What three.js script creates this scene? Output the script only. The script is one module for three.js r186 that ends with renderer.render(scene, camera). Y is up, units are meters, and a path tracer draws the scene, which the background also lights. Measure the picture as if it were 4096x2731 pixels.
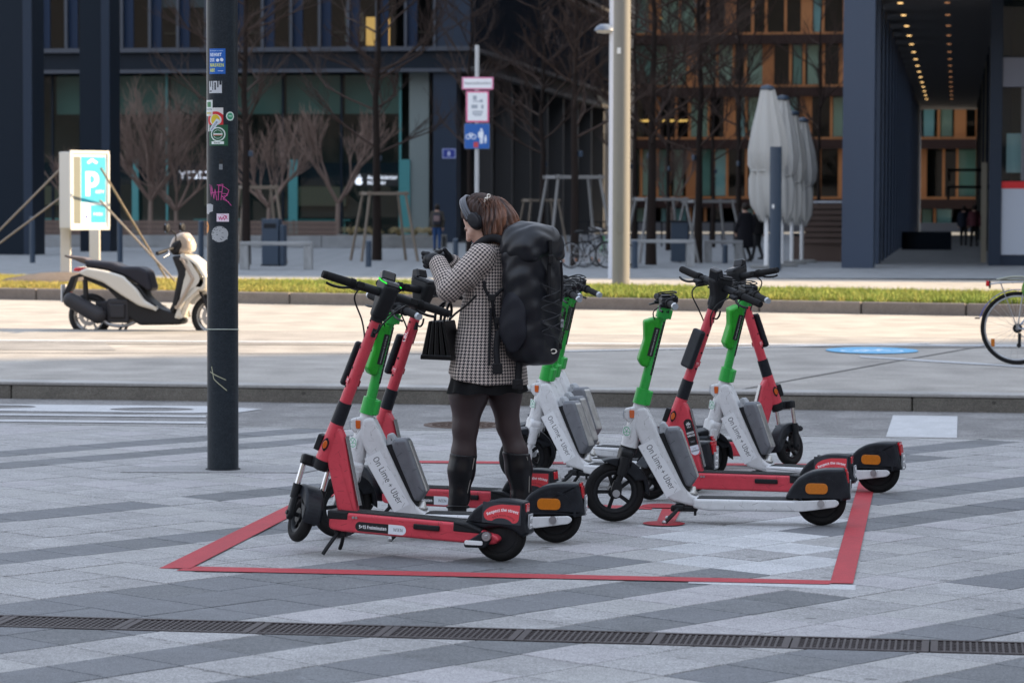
import * as THREE from 'three';
import { mergeGeometries, toCreasedNormals } from 'three/addons/utils/BufferGeometryUtils.js';
import { RoundedBoxGeometry } from 'three/addons/geometries/RoundedBoxGeometry.js';

// ---------------------------------------------------------------- camera, sky, sun, exposure
const scene = new THREE.Scene();
const FPX = 2800, EYE = 1.66, PITCH = Math.atan(135 / FPX), ROLL = 0.003;
const camera = new THREE.PerspectiveCamera(2 * Math.atan(341 / FPX) * 180 / Math.PI, 1024 / 682, 0.5, 900);
camera.rotation.order = 'YXZ';
camera.position.set(0, EYE, 0);
camera.rotation.set(-PITCH, 0, ROLL);
camera.focus = 14.4; camera.userData.fStop = 5.6;
camera.updateMatrixWorld(true);
scene.add(camera);

const SUN_AZ = 6 * Math.PI / 180, SUN_EL = 29 * Math.PI / 180;       // from the right along the street, a little from beyond it
const sunDir = new THREE.Vector3(Math.cos(SUN_EL) * Math.cos(SUN_AZ), Math.sin(SUN_EL), -Math.cos(SUN_EL) * Math.sin(SUN_AZ));
// a bright hazy winter sky: pale blue overhead, whiter towards the horizon, a soft glow round the sun, thin streaks of cloud
{
  const w = 512, h = 256, d = new Float32Array(w * h * 4), k = 0.64;
  const wave = (x, y, z) => Math.sin(3.1 * x + 1.7 * y + 0.4) * Math.sin(2.3 * z - 1.1 * x + 1.2) + 0.5 * Math.sin(7.3 * x - 4.1 * z + 3 * y) * Math.sin(5.7 * z + 6.1 * y + 0.7);
  for (let j = 0; j < h; j++) for (let i = 0; i < w; i++) {
    const el = ((j + 0.5) / h - 0.5) * Math.PI, az = ((i + 0.5) / w - 0.5) * 2 * Math.PI, v = new THREE.Vector3(Math.cos(el) * Math.cos(az), Math.sin(el), Math.cos(el) * Math.sin(az));
    const up = Math.max(0, v.y), f = Math.pow(1 - up, 2.2), c = Math.max(0, Math.min(1, 0.34 + 0.3 * wave(v.x * 2, v.y * 3, v.z * 2))), g = Math.pow(Math.max(0, v.dot(sunDir)), 6) * 0.55;
    const mix = (a, b, t) => a + (b - a) * t;
    let r = mix(0.66, 0.98, f), gg = mix(0.80, 1.0, f), b = mix(1.06, 1.04, f);
    r = mix(r, 1.12, c * 0.5) + g; gg = mix(gg, 1.13, c * 0.5) + g * 0.92; b = mix(b, 1.16, c * 0.5) + g * 0.78;
    d.set([r * k, gg * k, b * k, 1], (j * w + i) * 4);
  }
  const t = new THREE.DataTexture(d, w, h, THREE.RGBAFormat, THREE.FloatType);
  t.mapping = THREE.EquirectangularReflectionMapping; t.magFilter = t.minFilter = THREE.LinearFilter; t.needsUpdate = true;
  scene.background = t; scene.environment = t;
}
const sun = new THREE.DirectionalLight(new THREE.Color(1, 0.77, 0.50), 5);
sun.name = 'sun';
sun.position.copy(sunDir).multiplyScalar(150).add(new THREE.Vector3(0, 0, -45));
sun.target.position.set(0, 0, -45);
sun.castShadow = true; sun.shadow.radius = 1.4;
sun.shadow.mapSize.set(4096, 4096);
Object.assign(sun.shadow.camera, { left: -110, right: 110, top: 80, bottom: -80, near: 1, far: 400 });
scene.add(sun, sun.target);

const renderer = new THREE.WebGLRenderer({ antialias: true });
renderer.setSize(1024, 682);
renderer.toneMapping = THREE.LinearToneMapping;
renderer.toneMappingExposure = 2.45;
renderer.shadowMap.enabled = true;

// ---------------------------------------------------------------- helpers
let seed = 7;
const rnd = () => { seed = (seed + 0x6D2B79F5) | 0; let t = Math.imul(seed ^ (seed >>> 15), 1 | seed); t = (t + Math.imul(t ^ (t >>> 7), 61 | t)) ^ t; return ((t ^ (t >>> 14)) >>> 0) / 4294967296; };
const rr = (a, b) => a + (b - a) * rnd();
const V3 = (x, y, z) => new THREE.Vector3(x, y, z);
const PI = Math.PI, D2R = PI / 180;
const qCam = camera.quaternion.clone();
const ray = (x, y) => V3((x - 512) / FPX, -(y - 341) / FPX, -1).applyQuaternion(qCam);
// a point of the ground (height h) or of a plane at a distance, from the survey of the photograph
const onGround = (x, y, h = 0) => { const d = ray(x, y); return d.multiplyScalar((h - EYE) / d.y).setY(h); };
const atDepth = (x, y, D) => { const d = ray(x, y); return d.multiplyScalar(D / -d.z).add(V3(0, EYE, 0)); };
// the street grid: s runs along the kerbs to the right, t away from the camera
const YAW = 9 * D2R, TH = -YAW;
const e1 = V3(Math.cos(YAW), 0, Math.sin(YAW)), e2 = V3(Math.sin(YAW), 0, -Math.cos(YAW));
const st = (s, t, h = 0) => V3(e1.x * s + e2.x * t, h, e1.z * s + e2.z * t);
const toST = (p) => [p.x * e1.x + p.z * e1.z, p.x * e2.x + p.z * e2.z];

const used = new Map();
const numbered = (n) => { const k = used.get(n) || 0; used.set(n, k + 1); return k ? n + '_' + String(k).padStart(3, '0') : n; };
function tag(o, label, category, group, kind) {
  if (label) o.userData.label = label;
  if (category) o.userData.category = category;
  if (group) o.userData.group = group;
  if (kind) o.userData.kind = kind;
  return o;
}
function thing(name, label, category, pos = [0, 0, 0], turn = 0, group) {
  const o = new THREE.Group(); o.name = numbered(name);
  Array.isArray(pos) ? o.position.set(...pos) : o.position.copy(pos);
  o.rotation.y = turn; scene.add(o);
  return tag(o, label, category, group);
}
function mesh(name, geo, material, parent = scene) {
  if (Array.isArray(geo)) geo = merge(geo);
  const m = new THREE.Mesh(geo, material);
  m.name = parent === scene ? numbered(name) : name;
  m.castShadow = m.receiveShadow = true; parent.add(m);
  return m;
}
const structure = (name, geo, material, label) => tag(mesh(name, geo, material), label, null, null, 'structure');
function merge(list) {
  const a = list.map((g) => { const h = g.index ? g.toNonIndexed() : g; for (const k of Object.keys(h.attributes)) if (!['position', 'normal', 'uv'].includes(k)) h.deleteAttribute(k); if (!h.attributes.uv) h.setAttribute('uv', new THREE.BufferAttribute(new Float32Array(h.attributes.position.count * 2), 2)); return h; });
  return a.length === 1 ? a[0] : mergeGeometries(a);
}
function copy(o, label, pos, turn) {
  const c = o.clone(); c.name = numbered(o.name.replace(/_\d{3}$/, '')); c.userData = { ...o.userData };
  if (label) c.userData.label = label;
  if (pos) c.position.copy(pos);
  if (turn !== undefined) c.rotation.y = turn;
  scene.add(c); return c;
}
// geometry helpers
const bx = (w, h, d, x = 0, y = 0, z = 0) => new THREE.BoxGeometry(w, h, d).translate(x, y, z);
const rb = (w, h, d, x = 0, y = 0, z = 0, r = 0.008, s = 2) => new RoundedBoxGeometry(w, h, d, s, Math.min(r, w / 2.01, h / 2.01, d / 2.01)).translate(x, y, z);
const UPY = V3(0, 1, 0);
function cyl(a, b, r1, r2 = r1, n = 14, open = false) {
  const d = b.clone().sub(a), L = d.length();
  const g = new THREE.CylinderGeometry(r2, r1, L, n, 1, open).translate(0, L / 2, 0);
  return g.applyQuaternion(new THREE.Quaternion().setFromUnitVectors(UPY, d.normalize())).translate(a.x, a.y, a.z);
}
const cy = (x1, y1, z1, x2, y2, z2, r1, r2, n) => cyl(V3(x1, y1, z1), V3(x2, y2, z2), r1, r2, n);
const tube = (pts, r, n = 24, k = 8, closed = false) => new THREE.TubeGeometry(new THREE.CatmullRomCurve3(pts.map((p) => Array.isArray(p) ? V3(...p) : p), closed, 'centripetal'), n, r, k, closed);
const lathe = (pts, n = 24) => new THREE.LatheGeometry(pts.map((p) => new THREE.Vector2(p[0], p[1])), n);
function shapeOf(pts, holes = []) {
  const s = new THREE.Shape(pts.map((p) => new THREE.Vector2(p[0], p[1])));
  for (const h of holes) s.holes.push(new THREE.Path(h.map((p) => new THREE.Vector2(p[0], p[1]))));
  return s;
}
// outline in x, y given a thickness along z, centred, edges rounded
function slab(pts, thick, bevel = 0.004, holes = [], seg = 2) {
  const g = new THREE.ExtrudeGeometry(shapeOf(pts, holes), { depth: Math.max(0.0005, thick - 2 * bevel), bevelEnabled: bevel > 0, bevelThickness: bevel, bevelSize: bevel, bevelOffset: -bevel, bevelSegments: seg, curveSegments: 10 });
  return g.translate(0, 0, -Math.max(0.0005, thick - 2 * bevel) / 2);
}
function roundPoly(pts, r, n = 4) {                                   // rounds the corners of an outline
  const out = [];
  pts.forEach((p, i) => {
    const a = pts[(i + pts.length - 1) % pts.length], b = pts[(i + 1) % pts.length], R = p[2] ?? r;
    const va = [a[0] - p[0], a[1] - p[1]], vb = [b[0] - p[0], b[1] - p[1]], la = Math.hypot(...va), lb = Math.hypot(...vb), k = Math.min(R, la / 2.1, lb / 2.1);
    const A = [p[0] + va[0] / la * k, p[1] + va[1] / la * k], B = [p[0] + vb[0] / lb * k, p[1] + vb[1] / lb * k];
    for (let j = 0; j <= n; j++) { const t = j / n; out.push([A[0] * (1 - t) * (1 - t) + 2 * p[0] * t * (1 - t) + B[0] * t * t, A[1] * (1 - t) * (1 - t) + 2 * p[1] * t * (1 - t) + B[1] * t * t]); }
  });
  return out;
}
// uv in metres from the dominant direction of each face
function metric(g, k = 1, ou = 0, ov = 0) {
  const h = g.index ? g.toNonIndexed() : g, p = h.attributes.position, n = p.count, uv = new Float32Array(n * 2);
  for (let i = 0; i < n; i += 3) {
    const a = V3().fromBufferAttribute(p, i), b = V3().fromBufferAttribute(p, i + 1), c = V3().fromBufferAttribute(p, i + 2);
    const nn = b.clone().sub(a).cross(c.clone().sub(a)), ax = Math.abs(nn.x), ay = Math.abs(nn.y), az = Math.abs(nn.z);
    [a, b, c].forEach((v, j) => { const u = ay >= ax && ay >= az ? [v.x, v.z] : ax >= az ? [v.z, v.y] : [v.x, v.y]; uv[(i + j) * 2] = u[0] * k + ou; uv[(i + j) * 2 + 1] = u[1] * k + ov; });
  }
  h.setAttribute('uv', new THREE.BufferAttribute(uv, 2)); return h;
}
// a flat polygon seen from above, points in world x, z with heights
function sheet(pts, uvScale = 1) {
  const s = pts.map((p) => new THREE.Vector2(p.x, -p.z)), tri = THREE.ShapeUtils.triangulateShape(s, []);
  const g = new THREE.BufferGeometry(), pos = [], uv = [], idx = [];
  pts.forEach((p) => { pos.push(p.x, p.y, p.z); uv.push(p.x * uvScale, -p.z * uvScale); });
  tri.forEach((t) => { const [a, b, c] = t; const cr = (s[b].x - s[a].x) * (s[c].y - s[a].y) - (s[b].y - s[a].y) * (s[c].x - s[a].x); cr > 0 ? idx.push(a, b, c) : idx.push(a, c, b); });
  g.setAttribute('position', new THREE.Float32BufferAttribute(pos, 3)); g.setAttribute('uv', new THREE.Float32BufferAttribute(uv, 2)); g.setIndex(idx); g.computeVertexNormals();
  return g;
}
// materials
const lin = (r, g = r, b = r) => new THREE.Color().setRGB(r, g, b);
const M = (c, rough = 0.6, o = {}) => { const color = c instanceof THREE.Color ? c : typeof c === 'number' ? lin(c) : lin(...c); return Math.max(color.r, color.g, color.b) < 0.06 && !o.metalness ? new THREE.MeshPhysicalMaterial({ color, roughness: rough, specularIntensity: 0.4, ...o }) : new THREE.MeshStandardMaterial({ color, roughness: rough, ...o }); };   // dark cloth, rubber and paint are dull
const MP = (c, rough, o = {}) => new THREE.MeshPhysicalMaterial({ color: c instanceof THREE.Color ? c : lin(...c), roughness: rough, ...o });
function tileNoise(n, per, sd) {                                       // smooth noise that repeats, 0..1
  const lat = []; const s0 = seed; seed = sd; for (let i = 0; i < per * per; i++) lat.push(rnd()); seed = s0;
  const f = new Float32Array(n * n), k = per / n;
  for (let y = 0; y < n; y++) for (let x = 0; x < n; x++) {
    const X = x * k, Y = y * k, i = Math.floor(X), j = Math.floor(Y); let u = X - i, v = Y - j; u = u * u * (3 - 2 * u); v = v * v * (3 - 2 * v);
    const L = (a, b) => lat[((b % per + per) % per) * per + (a % per + per) % per];
    f[y * n + x] = (L(i, j) * (1 - u) + L(i + 1, j) * u) * (1 - v) + (L(i, j + 1) * (1 - u) + L(i + 1, j + 1) * u) * v;
  }
  return f;
}
function tex(n, fn, srgb = true, rep) {
  const d = new Uint8Array(n * n * 4);
  for (let i = 0; i < n * n; i++) { const c = fn(i, i % n, Math.floor(i / n)); const a = Array.isArray(c) ? c : [c, c, c]; d[i * 4] = Math.max(0, Math.min(255, a[0])); d[i * 4 + 1] = Math.max(0, Math.min(255, a[1])); d[i * 4 + 2] = Math.max(0, Math.min(255, a[2])); d[i * 4 + 3] = 255; }
  const t = new THREE.DataTexture(d, n, n); t.magFilter = THREE.LinearFilter; t.minFilter = THREE.LinearMipmapLinearFilter; t.generateMipmaps = true; t.wrapS = t.wrapT = THREE.RepeatWrapping; if (srgb) t.colorSpace = THREE.SRGBColorSpace; if (rep) t.repeat.set(rep, rep); t.needsUpdate = true; return t;
}
function canvasTex(w, h, draw) {
  const c = document.createElement('canvas'); c.width = w; c.height = h; const g = c.getContext('2d'); draw(g, w, h);
  const t = new THREE.CanvasTexture(c); t.colorSpace = THREE.SRGBColorSpace; return t;
}
// a printed patch: a quad w by h (uv 0..1) facing +z
const quad = (w, h) => new THREE.PlaneGeometry(w, h);
// ---------------------------------------------------------------- surfaces
const nA = tileNoise(512, 256, 1), nB = tileNoise(512, 64, 2), nC = tileNoise(512, 16, 3), nD = tileNoise(512, 5, 4), nE = tileNoise(512, 128, 5);
// stone grain: light and dark grit, soft blotches, a few dark specks
const gritMap = tex(512, (i) => { const s = nA[i] > 0.93 ? -42 : nE[i] < 0.06 ? -30 : 0; const v = 212 + (nA[i] - 0.5) * 84 + (nB[i] - 0.5) * 16 + (nC[i] - 0.5) * 9 + (nD[i] - 0.5) * 12 + s; return [v, v, v + 1]; });
const gritBump = tex(512, (i) => 128 + (nA[i] - 0.5) * 160 + (nE[i] - 0.5) * 70, false);
const asphaltMap = tex(512, (i) => { const v = 190 + (nA[i] - 0.5) * 110 + (nE[i] - 0.5) * 40 + (nC[i] - 0.5) * 26 + (nD[i] - 0.5) * 36; return [v, v, v + 2]; });
const streakA = tileNoise(512, 9, 11), streakB = tileNoise(512, 90, 12);
const concreteMap = tex(512, (i, x, y) => { const k = ((y * 7) % 512) * 512 + x; const v = 208 + (nA[i] - 0.5) * 22 + (nC[i] - 0.5) * 20 + (streakA[i] - 0.5) * 34 + (streakB[k] - 0.5) * 14; return [v, v - 1, v - 3]; });
// the same stone with chewing-gum spots, drips and rubbed patches
const stainMap = (() => { const s0 = seed; seed = 91; const spots = Array.from({ length: 9 }, () => [rr(20, 490), rr(20, 490), rr(5, 13), rr(24, 60)]), rubs = Array.from({ length: 26 }, () => [rr(0, 512), rr(0, 512), rr(0, 3.14), rr(12, 60)]); seed = s0;
  return tex(512, (i, x, y) => { let v = 206 + (nA[i] - 0.5) * 84 + (nB[i] - 0.5) * 18 + (nC[i] - 0.5) * 16 + (nD[i] - 0.5) * 22; for (const [a, b, r, d] of spots) if (Math.hypot(x - a, (y - b) * 1.2) < r + 2 * (nB[i] - 0.5)) v -= d; for (const [a, b, t, l] of rubs) { const u = (x - a) * Math.cos(t) + (y - b) * Math.sin(t), w = -(x - a) * Math.sin(t) + (y - b) * Math.cos(t); if (Math.abs(u) < l && Math.abs(w) < 1.6 && nA[i] > 0.4) v += 16; } return [v, v, v - 1]; }); })();
const rep = (t, k) => { const c = t.clone(); c.repeat.set(k, k); c.needsUpdate = true; return c; };
const gritM = rep(gritMap, 1 / 0.9), gritB = rep(gritBump, 1 / 0.9), asphM = rep(asphaltMap, 1 / 1.1), asphB = rep(gritBump, 1 / 1.1), concM = rep(concreteMap, 1 / 3.1);
const stone = (c, o = {}) => M(c, 0.82, { map: gritM, bumpMap: gritB, bumpScale: 0.0016, ...o });
const mat = {};
mat.base = M([0.03, 0.028, 0.027], 0.95);
mat.asphalt = M([0.30, 0.293, 0.283], 0.9, { map: asphM, bumpMap: asphB, bumpScale: 0.003 });
mat.concrete = M([0.44, 0.415, 0.385], 0.85, { map: concM });
mat.carriageway = M([0.52, 0.485, 0.44], 0.85, { map: concM });  // the platform concrete again, colour raised to brighten the sunlit road
mat.plaza = M([0.29, 0.31, 0.33], 0.85, { map: concM });
mat.kerb = M([0.36, 0.34, 0.31], 0.85, { map: gritM, bumpMap: gritB, bumpScale: 0.003 });
mat.lineWhite = M([0.60, 0.61, 0.62], 0.7, { map: rep(gritMap, 1 / 0.6) });
mat.redTape = M([0.50, 0.030, 0.045], 0.75, { map: rep(gritMap, 1 / 0.5), bumpMap: gritB, bumpScale: 0.0008 });

structure('ground', sheet([V3(-420, -0.06, 60), V3(420, -0.06, 60), V3(420, -0.06, -560), V3(-420, -0.06, -560)]), mat.base, 'dark subsoil under the whole street and plaza');

// near pavement: square stone flags laid diagonally, each a piece of its own
const T_GRATE = 10.68, GW = 0.30, T_EDGE = 20.36, T_KERB = 23.08;
const pavement = new THREE.Group(); pavement.name = 'pavement'; scene.add(pavement);
tag(pavement, 'pale and dark grey stone flags laid diagonally in the foreground', null, null, 'structure');
mesh('bedding', sheet([st(-14, -4, -0.012), st(14, -4, -0.012), st(14, T_EDGE, -0.012), st(-14, T_EDGE, -0.012)]), mat.base, pavement);
const FS = 0.348, FA = 47.1 * D2R, fo = onGround(104.2, 590.5);
const fa = V3(Math.cos(FA), 0, -Math.sin(FA)), fb = V3(-Math.sin(FA), 0, -Math.cos(FA));
const corner = (i, j, g = 0.0022) => fo.clone().addScaledVector(fa, i * FS).addScaledVector(fb, j * FS);
function isDark(j, i) {
  switch (j) {
    case -14: return i > 2; case -12: return i > 0; case -10: return i >= 0 && i < 8; case -8: return i >= 8; case -7: return i < 6; case -5: return i < 7;
    case -3: return i < 7 || i >= 11; case -2: return i < 6; case -1: return i < 5 || i >= 15; case 3: return i < 7 || (i >= 18 && i < 23); case 4: return i >= 22 && i < 27;
    case 7: return i < 7 || (i >= 8 && i < 12); case 14: return i < 19; case 16: return i < 21; case 8: return i > 25; case 20: return i > 16; default: return false;
  }
}
const clipHalf = (poly, f) => { const out = []; for (let k = 0; k < poly.length; k++) { const a = poly[k], b = poly[(k + 1) % poly.length], fa_ = f(a), fb_ = f(b); if (fa_ >= 0) out.push(a); if (fa_ * fb_ < 0) out.push(a.clone().lerp(b, fa_ / (fa_ - fb_))); } return out; };
function flagGeo(poly, ou, ov) {                                       // a flag: top face, worn arris, sides; poly counter-clockwise in x, -z
  const n = poly.length, c = poly.reduce((s, p) => s.add(p), V3()).multiplyScalar(1 / n), pos = [], uv = [];
  const ring = (k, y) => poly.map((p) => { const d = p.clone().sub(c), L = d.length(); return c.clone().addScaledVector(d, Math.max(0, 1 - k / L)).setY(y); });
  const a = ring(0.0085, 0), b = ring(0.0055, -0.003), e = ring(0.0055, -0.011);
  const put = (...v) => v.forEach((p) => { pos.push(p.x, p.y, p.z); uv.push(p.x + ou, p.z + ov + p.y); });
  for (let k = 1; k < n - 1; k++) put(a[0], a[k], a[k + 1]);
  for (let k = 0; k < n; k++) { const m = (k + 1) % n; put(a[k], b[k], b[m], a[k], b[m], a[m], b[k], e[k], e[m], b[k], e[m], b[m]); }
  const g = new THREE.BufferGeometry(); g.setAttribute('position', new THREE.Float32BufferAttribute(pos, 3)); g.setAttribute('uv', new THREE.Float32BufferAttribute(uv, 2)); g.computeVertexNormals(); return g;
}
const stainM = rep(stainMap, 1 / 1.1), lightFlag = [0.40, 0.425, 0.44, 0.445, 0.43].map((v, k) => stone([v * (k === 3 ? 1.02 : 1), v * 0.99, v * (k === 1 ? 0.965 : 1)], k % 2 ? {} : { map: stainM }));
const darkFlag = [0.185, 0.2, 0.21, 0.195].map((v, k) => stone([v * 0.96, v, v * 1.06], k % 2 ? {} : { map: stainM }));
const scrubFlag = [0.57, 0.62].map((v) => stone([v * 0.99, v, v * 1.01]));
const flagShare = [];
{ const P = [V3(0, 0, 0), fa.clone().multiplyScalar(FS), fa.clone().add(fb).multiplyScalar(FS), fb.clone().multiplyScalar(FS)]; for (let k = 0; k < 8; k++) flagShare.push(flagGeo(P, rr(0, 9), rr(0, 9))); }
const cand = [];
for (let j = -34; j < 56; j++) for (let i = -44; i < 56; i++) {
  const P = [corner(i, j), corner(i + 1, j), corner(i + 1, j + 1), corner(i, j + 1)], c = P[0].clone().lerp(P[2], 0.5);
  const [s, t] = toST(c); if (t < 6.5 || t > T_EDGE + 0.3) continue;
  const px = 512 + c.x / -c.z * FPX; const half = Math.abs(px - 512);
  if (half > 512 + 480) continue;
  cand.push({ i, j, P, c, t, inView: half < 535 && -c.z > 9.5 });
}
cand.sort((a, b) => -a.c.z + b.c.z);
cand.sort((a, b) => (b.inView - a.inView) || (b.c.z - a.c.z));
const rest = new Map(); let nFlags = 0;
for (const f of cand) {
  const hsh = Math.abs(Math.sin(f.i * 12.9898 + f.j * 78.233) * 43758.5453) % 1, px = 512 + f.c.x / -f.c.z * FPX, py = 206 + EYE * FPX / -f.c.z;
  const scrub = px > 655 && px < 815 && py > 515 && py < 568 && hsh < 0.72;
  const m = scrub ? scrubFlag[hsh < 0.3 ? 0 : 1] : isDark(f.j, f.i) ? darkFlag[Math.floor(hsh * 4)] : lightFlag[Math.floor(hsh * 5)];
  const strip = (p) => toST(p)[1];
  const pieces = [];
  const lo = T_GRATE - GW / 2 - 0.006, hi = T_GRATE + GW / 2 + 0.006;
  const ts = f.P.map(strip);
  if (Math.max(...ts) > hi && Math.max(...ts) > T_EDGE - 0.004 && Math.min(...ts) < T_EDGE) pieces.push(clipHalf(f.P, (p) => T_EDGE - 0.004 - strip(p)));
  else if (Math.min(...ts) < hi && Math.max(...ts) > lo) { pieces.push(clipHalf(f.P, (p) => lo - strip(p)), clipHalf(f.P, (p) => strip(p) - hi)); }
  else if (Math.min(...ts) < T_EDGE) pieces.push(null);
  for (const poly of pieces) {
    if (poly && poly.length < 3) continue;
    const lift = (hsh - 0.5) * 0.0026;
    if (nFlags < 296 && f.inView) {
      let o;
      if (!poly) { o = mesh('paving_stone', flagShare[Math.floor(hsh * 97) % 8], m, pavement); o.position.copy(f.P[0]); } else o = mesh('paving_stone', flagGeo(poly, hsh * 9, hsh * 5), m, pavement);
      o.position.y += lift; nFlags++;
    } else {
      const g = poly ? flagGeo(poly, hsh * 9, hsh * 5) : flagShare[Math.floor(hsh * 97) % 8].clone().translate(f.P[0].x, 0, f.P[0].z); g.translate(0, lift, 0);
      if (!rest.has(m)) rest.set(m, []); rest.get(m).push(g);
    }
  }
}
for (const [m, list] of rest) tag(mesh('far_paving', list, m, pavement), null, null, null, 'stuff');

// drain: a channel with iron gratings, bar by bar
{
  const drain = thing('drain_channel', 'long cast iron drain grating crossing the flagstones', 'drain', st(0, T_GRATE, 0), TH);
  const iron = M([0.075, 0.06, 0.06], 0.62, { metalness: 0.35, map: rep(gritMap, 3) });
  mesh('trough', bx(8.4, 0.004, GW, 0, -0.010, 0), M(0.012, 0.95), drain);
  const L = 0.525, parts = [bx(L - 0.006, 0.02, 0.022, 0, 0, GW / 2 - 0.012), bx(L - 0.006, 0.02, 0.022, 0, 0, -GW / 2 + 0.012), bx(0.028, 0.018, GW - 0.046, L / 2 - 0.017, 0, 0), bx(0.028, 0.018, GW - 0.046, -L / 2 + 0.017, 0, 0)];
  const cols = 19, rows = 7, cw = (L - 0.062) / cols, rw = (GW - 0.046) / rows;
  for (let k = 1; k < cols; k++) parts.push(bx(0.0085, 0.016, GW - 0.046, -L / 2 + 0.031 + k * cw, 0, 0));
  for (let k = 1; k < rows; k++) parts.push(bx(L - 0.062, 0.015, 0.012, 0, -0.0004, -GW / 2 + 0.023 + k * rw));
  const g = metric(merge(parts));
  for (let k = -8; k < 8; k++) { const o = mesh('grating', g, iron, drain); o.position.set(k * L + 0.18, -0.0075 + ((k * 7) % 3) * 0.0006, 0); }
}

// parking bay marked out in red tape, with a worn paint ghost beside it
{
  const bay = new THREE.Group(); bay.name = numbered('parking_bay_marking'); scene.add(bay);
  tag(bay, 'red tape outline of a scooter parking bay on the flagstones', 'marking');
  const h = 0.0042, q = (a, b, c, d, y = h) => sheet([onGround(...a, y), onGround(...b, y), onGround(...c, y), onGround(...d, y)]);
  mesh('front_line', q([176, 569.6], [189.5, 565.4], [835, 579.6], [829, 583.4]), mat.redTape, bay);
  mesh('side_line', q([159, 567.6, 0], [190.5, 567.2], [324, 498.5], [304.5, 496.5], h + 0.002), mat.redTape, bay);
  mesh('side_line', q([324, 498.5], [304.5, 496.5], [402, 459.8], [420, 461.2], h + 0.003), mat.redTape, bay);
  mesh('side_line', q([830, 582.2], [853, 582.6], [874, 488], [857, 488], h + 0.002), mat.redTape, bay);
  mesh('side_line', q([874, 488], [857, 488], [863.5, 463.6], [878.5, 463.6], h + 0.003), mat.redTape, bay);
  mesh('back_line', q([402, 459.8], [400, 462], [880, 466], [880, 463.6], h), mat.redTape, bay);
  mesh('worn_paint', q([690, 577.5], [688, 582.5], [855.5, 589], [855.5, 584], 0.0015), mat.lineWhite, bay);
  mesh('divider_line', q([585, 503.6], [585, 506.4], [652, 508.6], [652, 505.4]), mat.redTape, bay);
  // the symbol: two discs joined by a bar and a bent line
  const disc = (x, y, w) => { const c = onGround(x, y, h); const r = w / 2 / FPX * -c.z; return new THREE.CircleGeometry(r, 40).rotateX(-PI / 2).translate(c.x, h + 0.002, c.z); };
  mesh('symbol', disc(664, 522.8, 42.4), mat.redTape, bay); mesh('symbol', disc(661.5, 505.3, 40), mat.redTape, bay);
  mesh('symbol', q([656.8, 520.8], [674.6, 521.2], [681.8, 508], [662.2, 508], h), mat.redTape, bay);
}
// asphalt lane beyond the flagstones
structure('road', sheet([st(-40, T_EDGE, -0.004), st(40, T_EDGE, -0.004), st(40, T_KERB + 0.05, -0.004), st(-40, T_KERB + 0.05, -0.004)]), mat.asphalt, 'narrow asphalt cycle lane beside the kerb');
// ---------------------------------------------------------------- kerbs, platform, far road, plaza
const flat = (pxs, h) => sheet(pxs.map((p) => onGround(p[0], p[1], h)));
const kerbGeo = (L, H, Wd) => metric(rb(L - 0.008, H, Wd, 0, -H / 2, 0, 0.018, 2));
{
  // joint strip between flagstones and asphalt
  structure('gutter', metric(bx(80, 0.03, 0.07).rotateY(TH).translate(...st(0, T_EDGE + 0.04, -0.0125).toArray())), stone([0.36, 0.355, 0.34]), 'thin stone strip closing the flagstones against the lane');
  const kerb = new THREE.Group(); kerb.name = 'kerb'; scene.add(kerb); tag(kerb, 'granite kerb between the cycle lane and the raised platform', null, null, 'structure');
  const L = 1.92, g = [0, 1, 2].map((k) => metric(rb(L - 0.008, 0.25, 0.3, 0, -0.125, 0, 0.018, 2), 1, k * 0.37, k * 0.21)), km = [0.20, 0.22, 0.245].map((v) => M([v, v * 0.92, v * 0.8], 0.9, { map: rep(stainMap, 1 / 0.8), bumpMap: gritB, bumpScale: 0.006 }));
  structure('platform_coping', metric(rb(90, 0.03, 0.31, 0, 0, 0, 0.01, 2).rotateY(TH).translate(...st(0, T_KERB + 0.147, 0.128).toArray())), M([0.46, 0.45, 0.44], 0.85, { map: concM }), 'pale coping on top of the platform kerb');
  for (let k = -8; k < 8; k++) { const o = mesh('kerb_stone', g[(k + 9) % 3], km[(k * 5 + 40) % 3], kerb); o.position.copy(st(k * L + 0.62, T_KERB + 0.15, 0.114 + ((k * 3) % 4) * 0.0006)); o.rotation.y = TH; }
}
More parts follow.
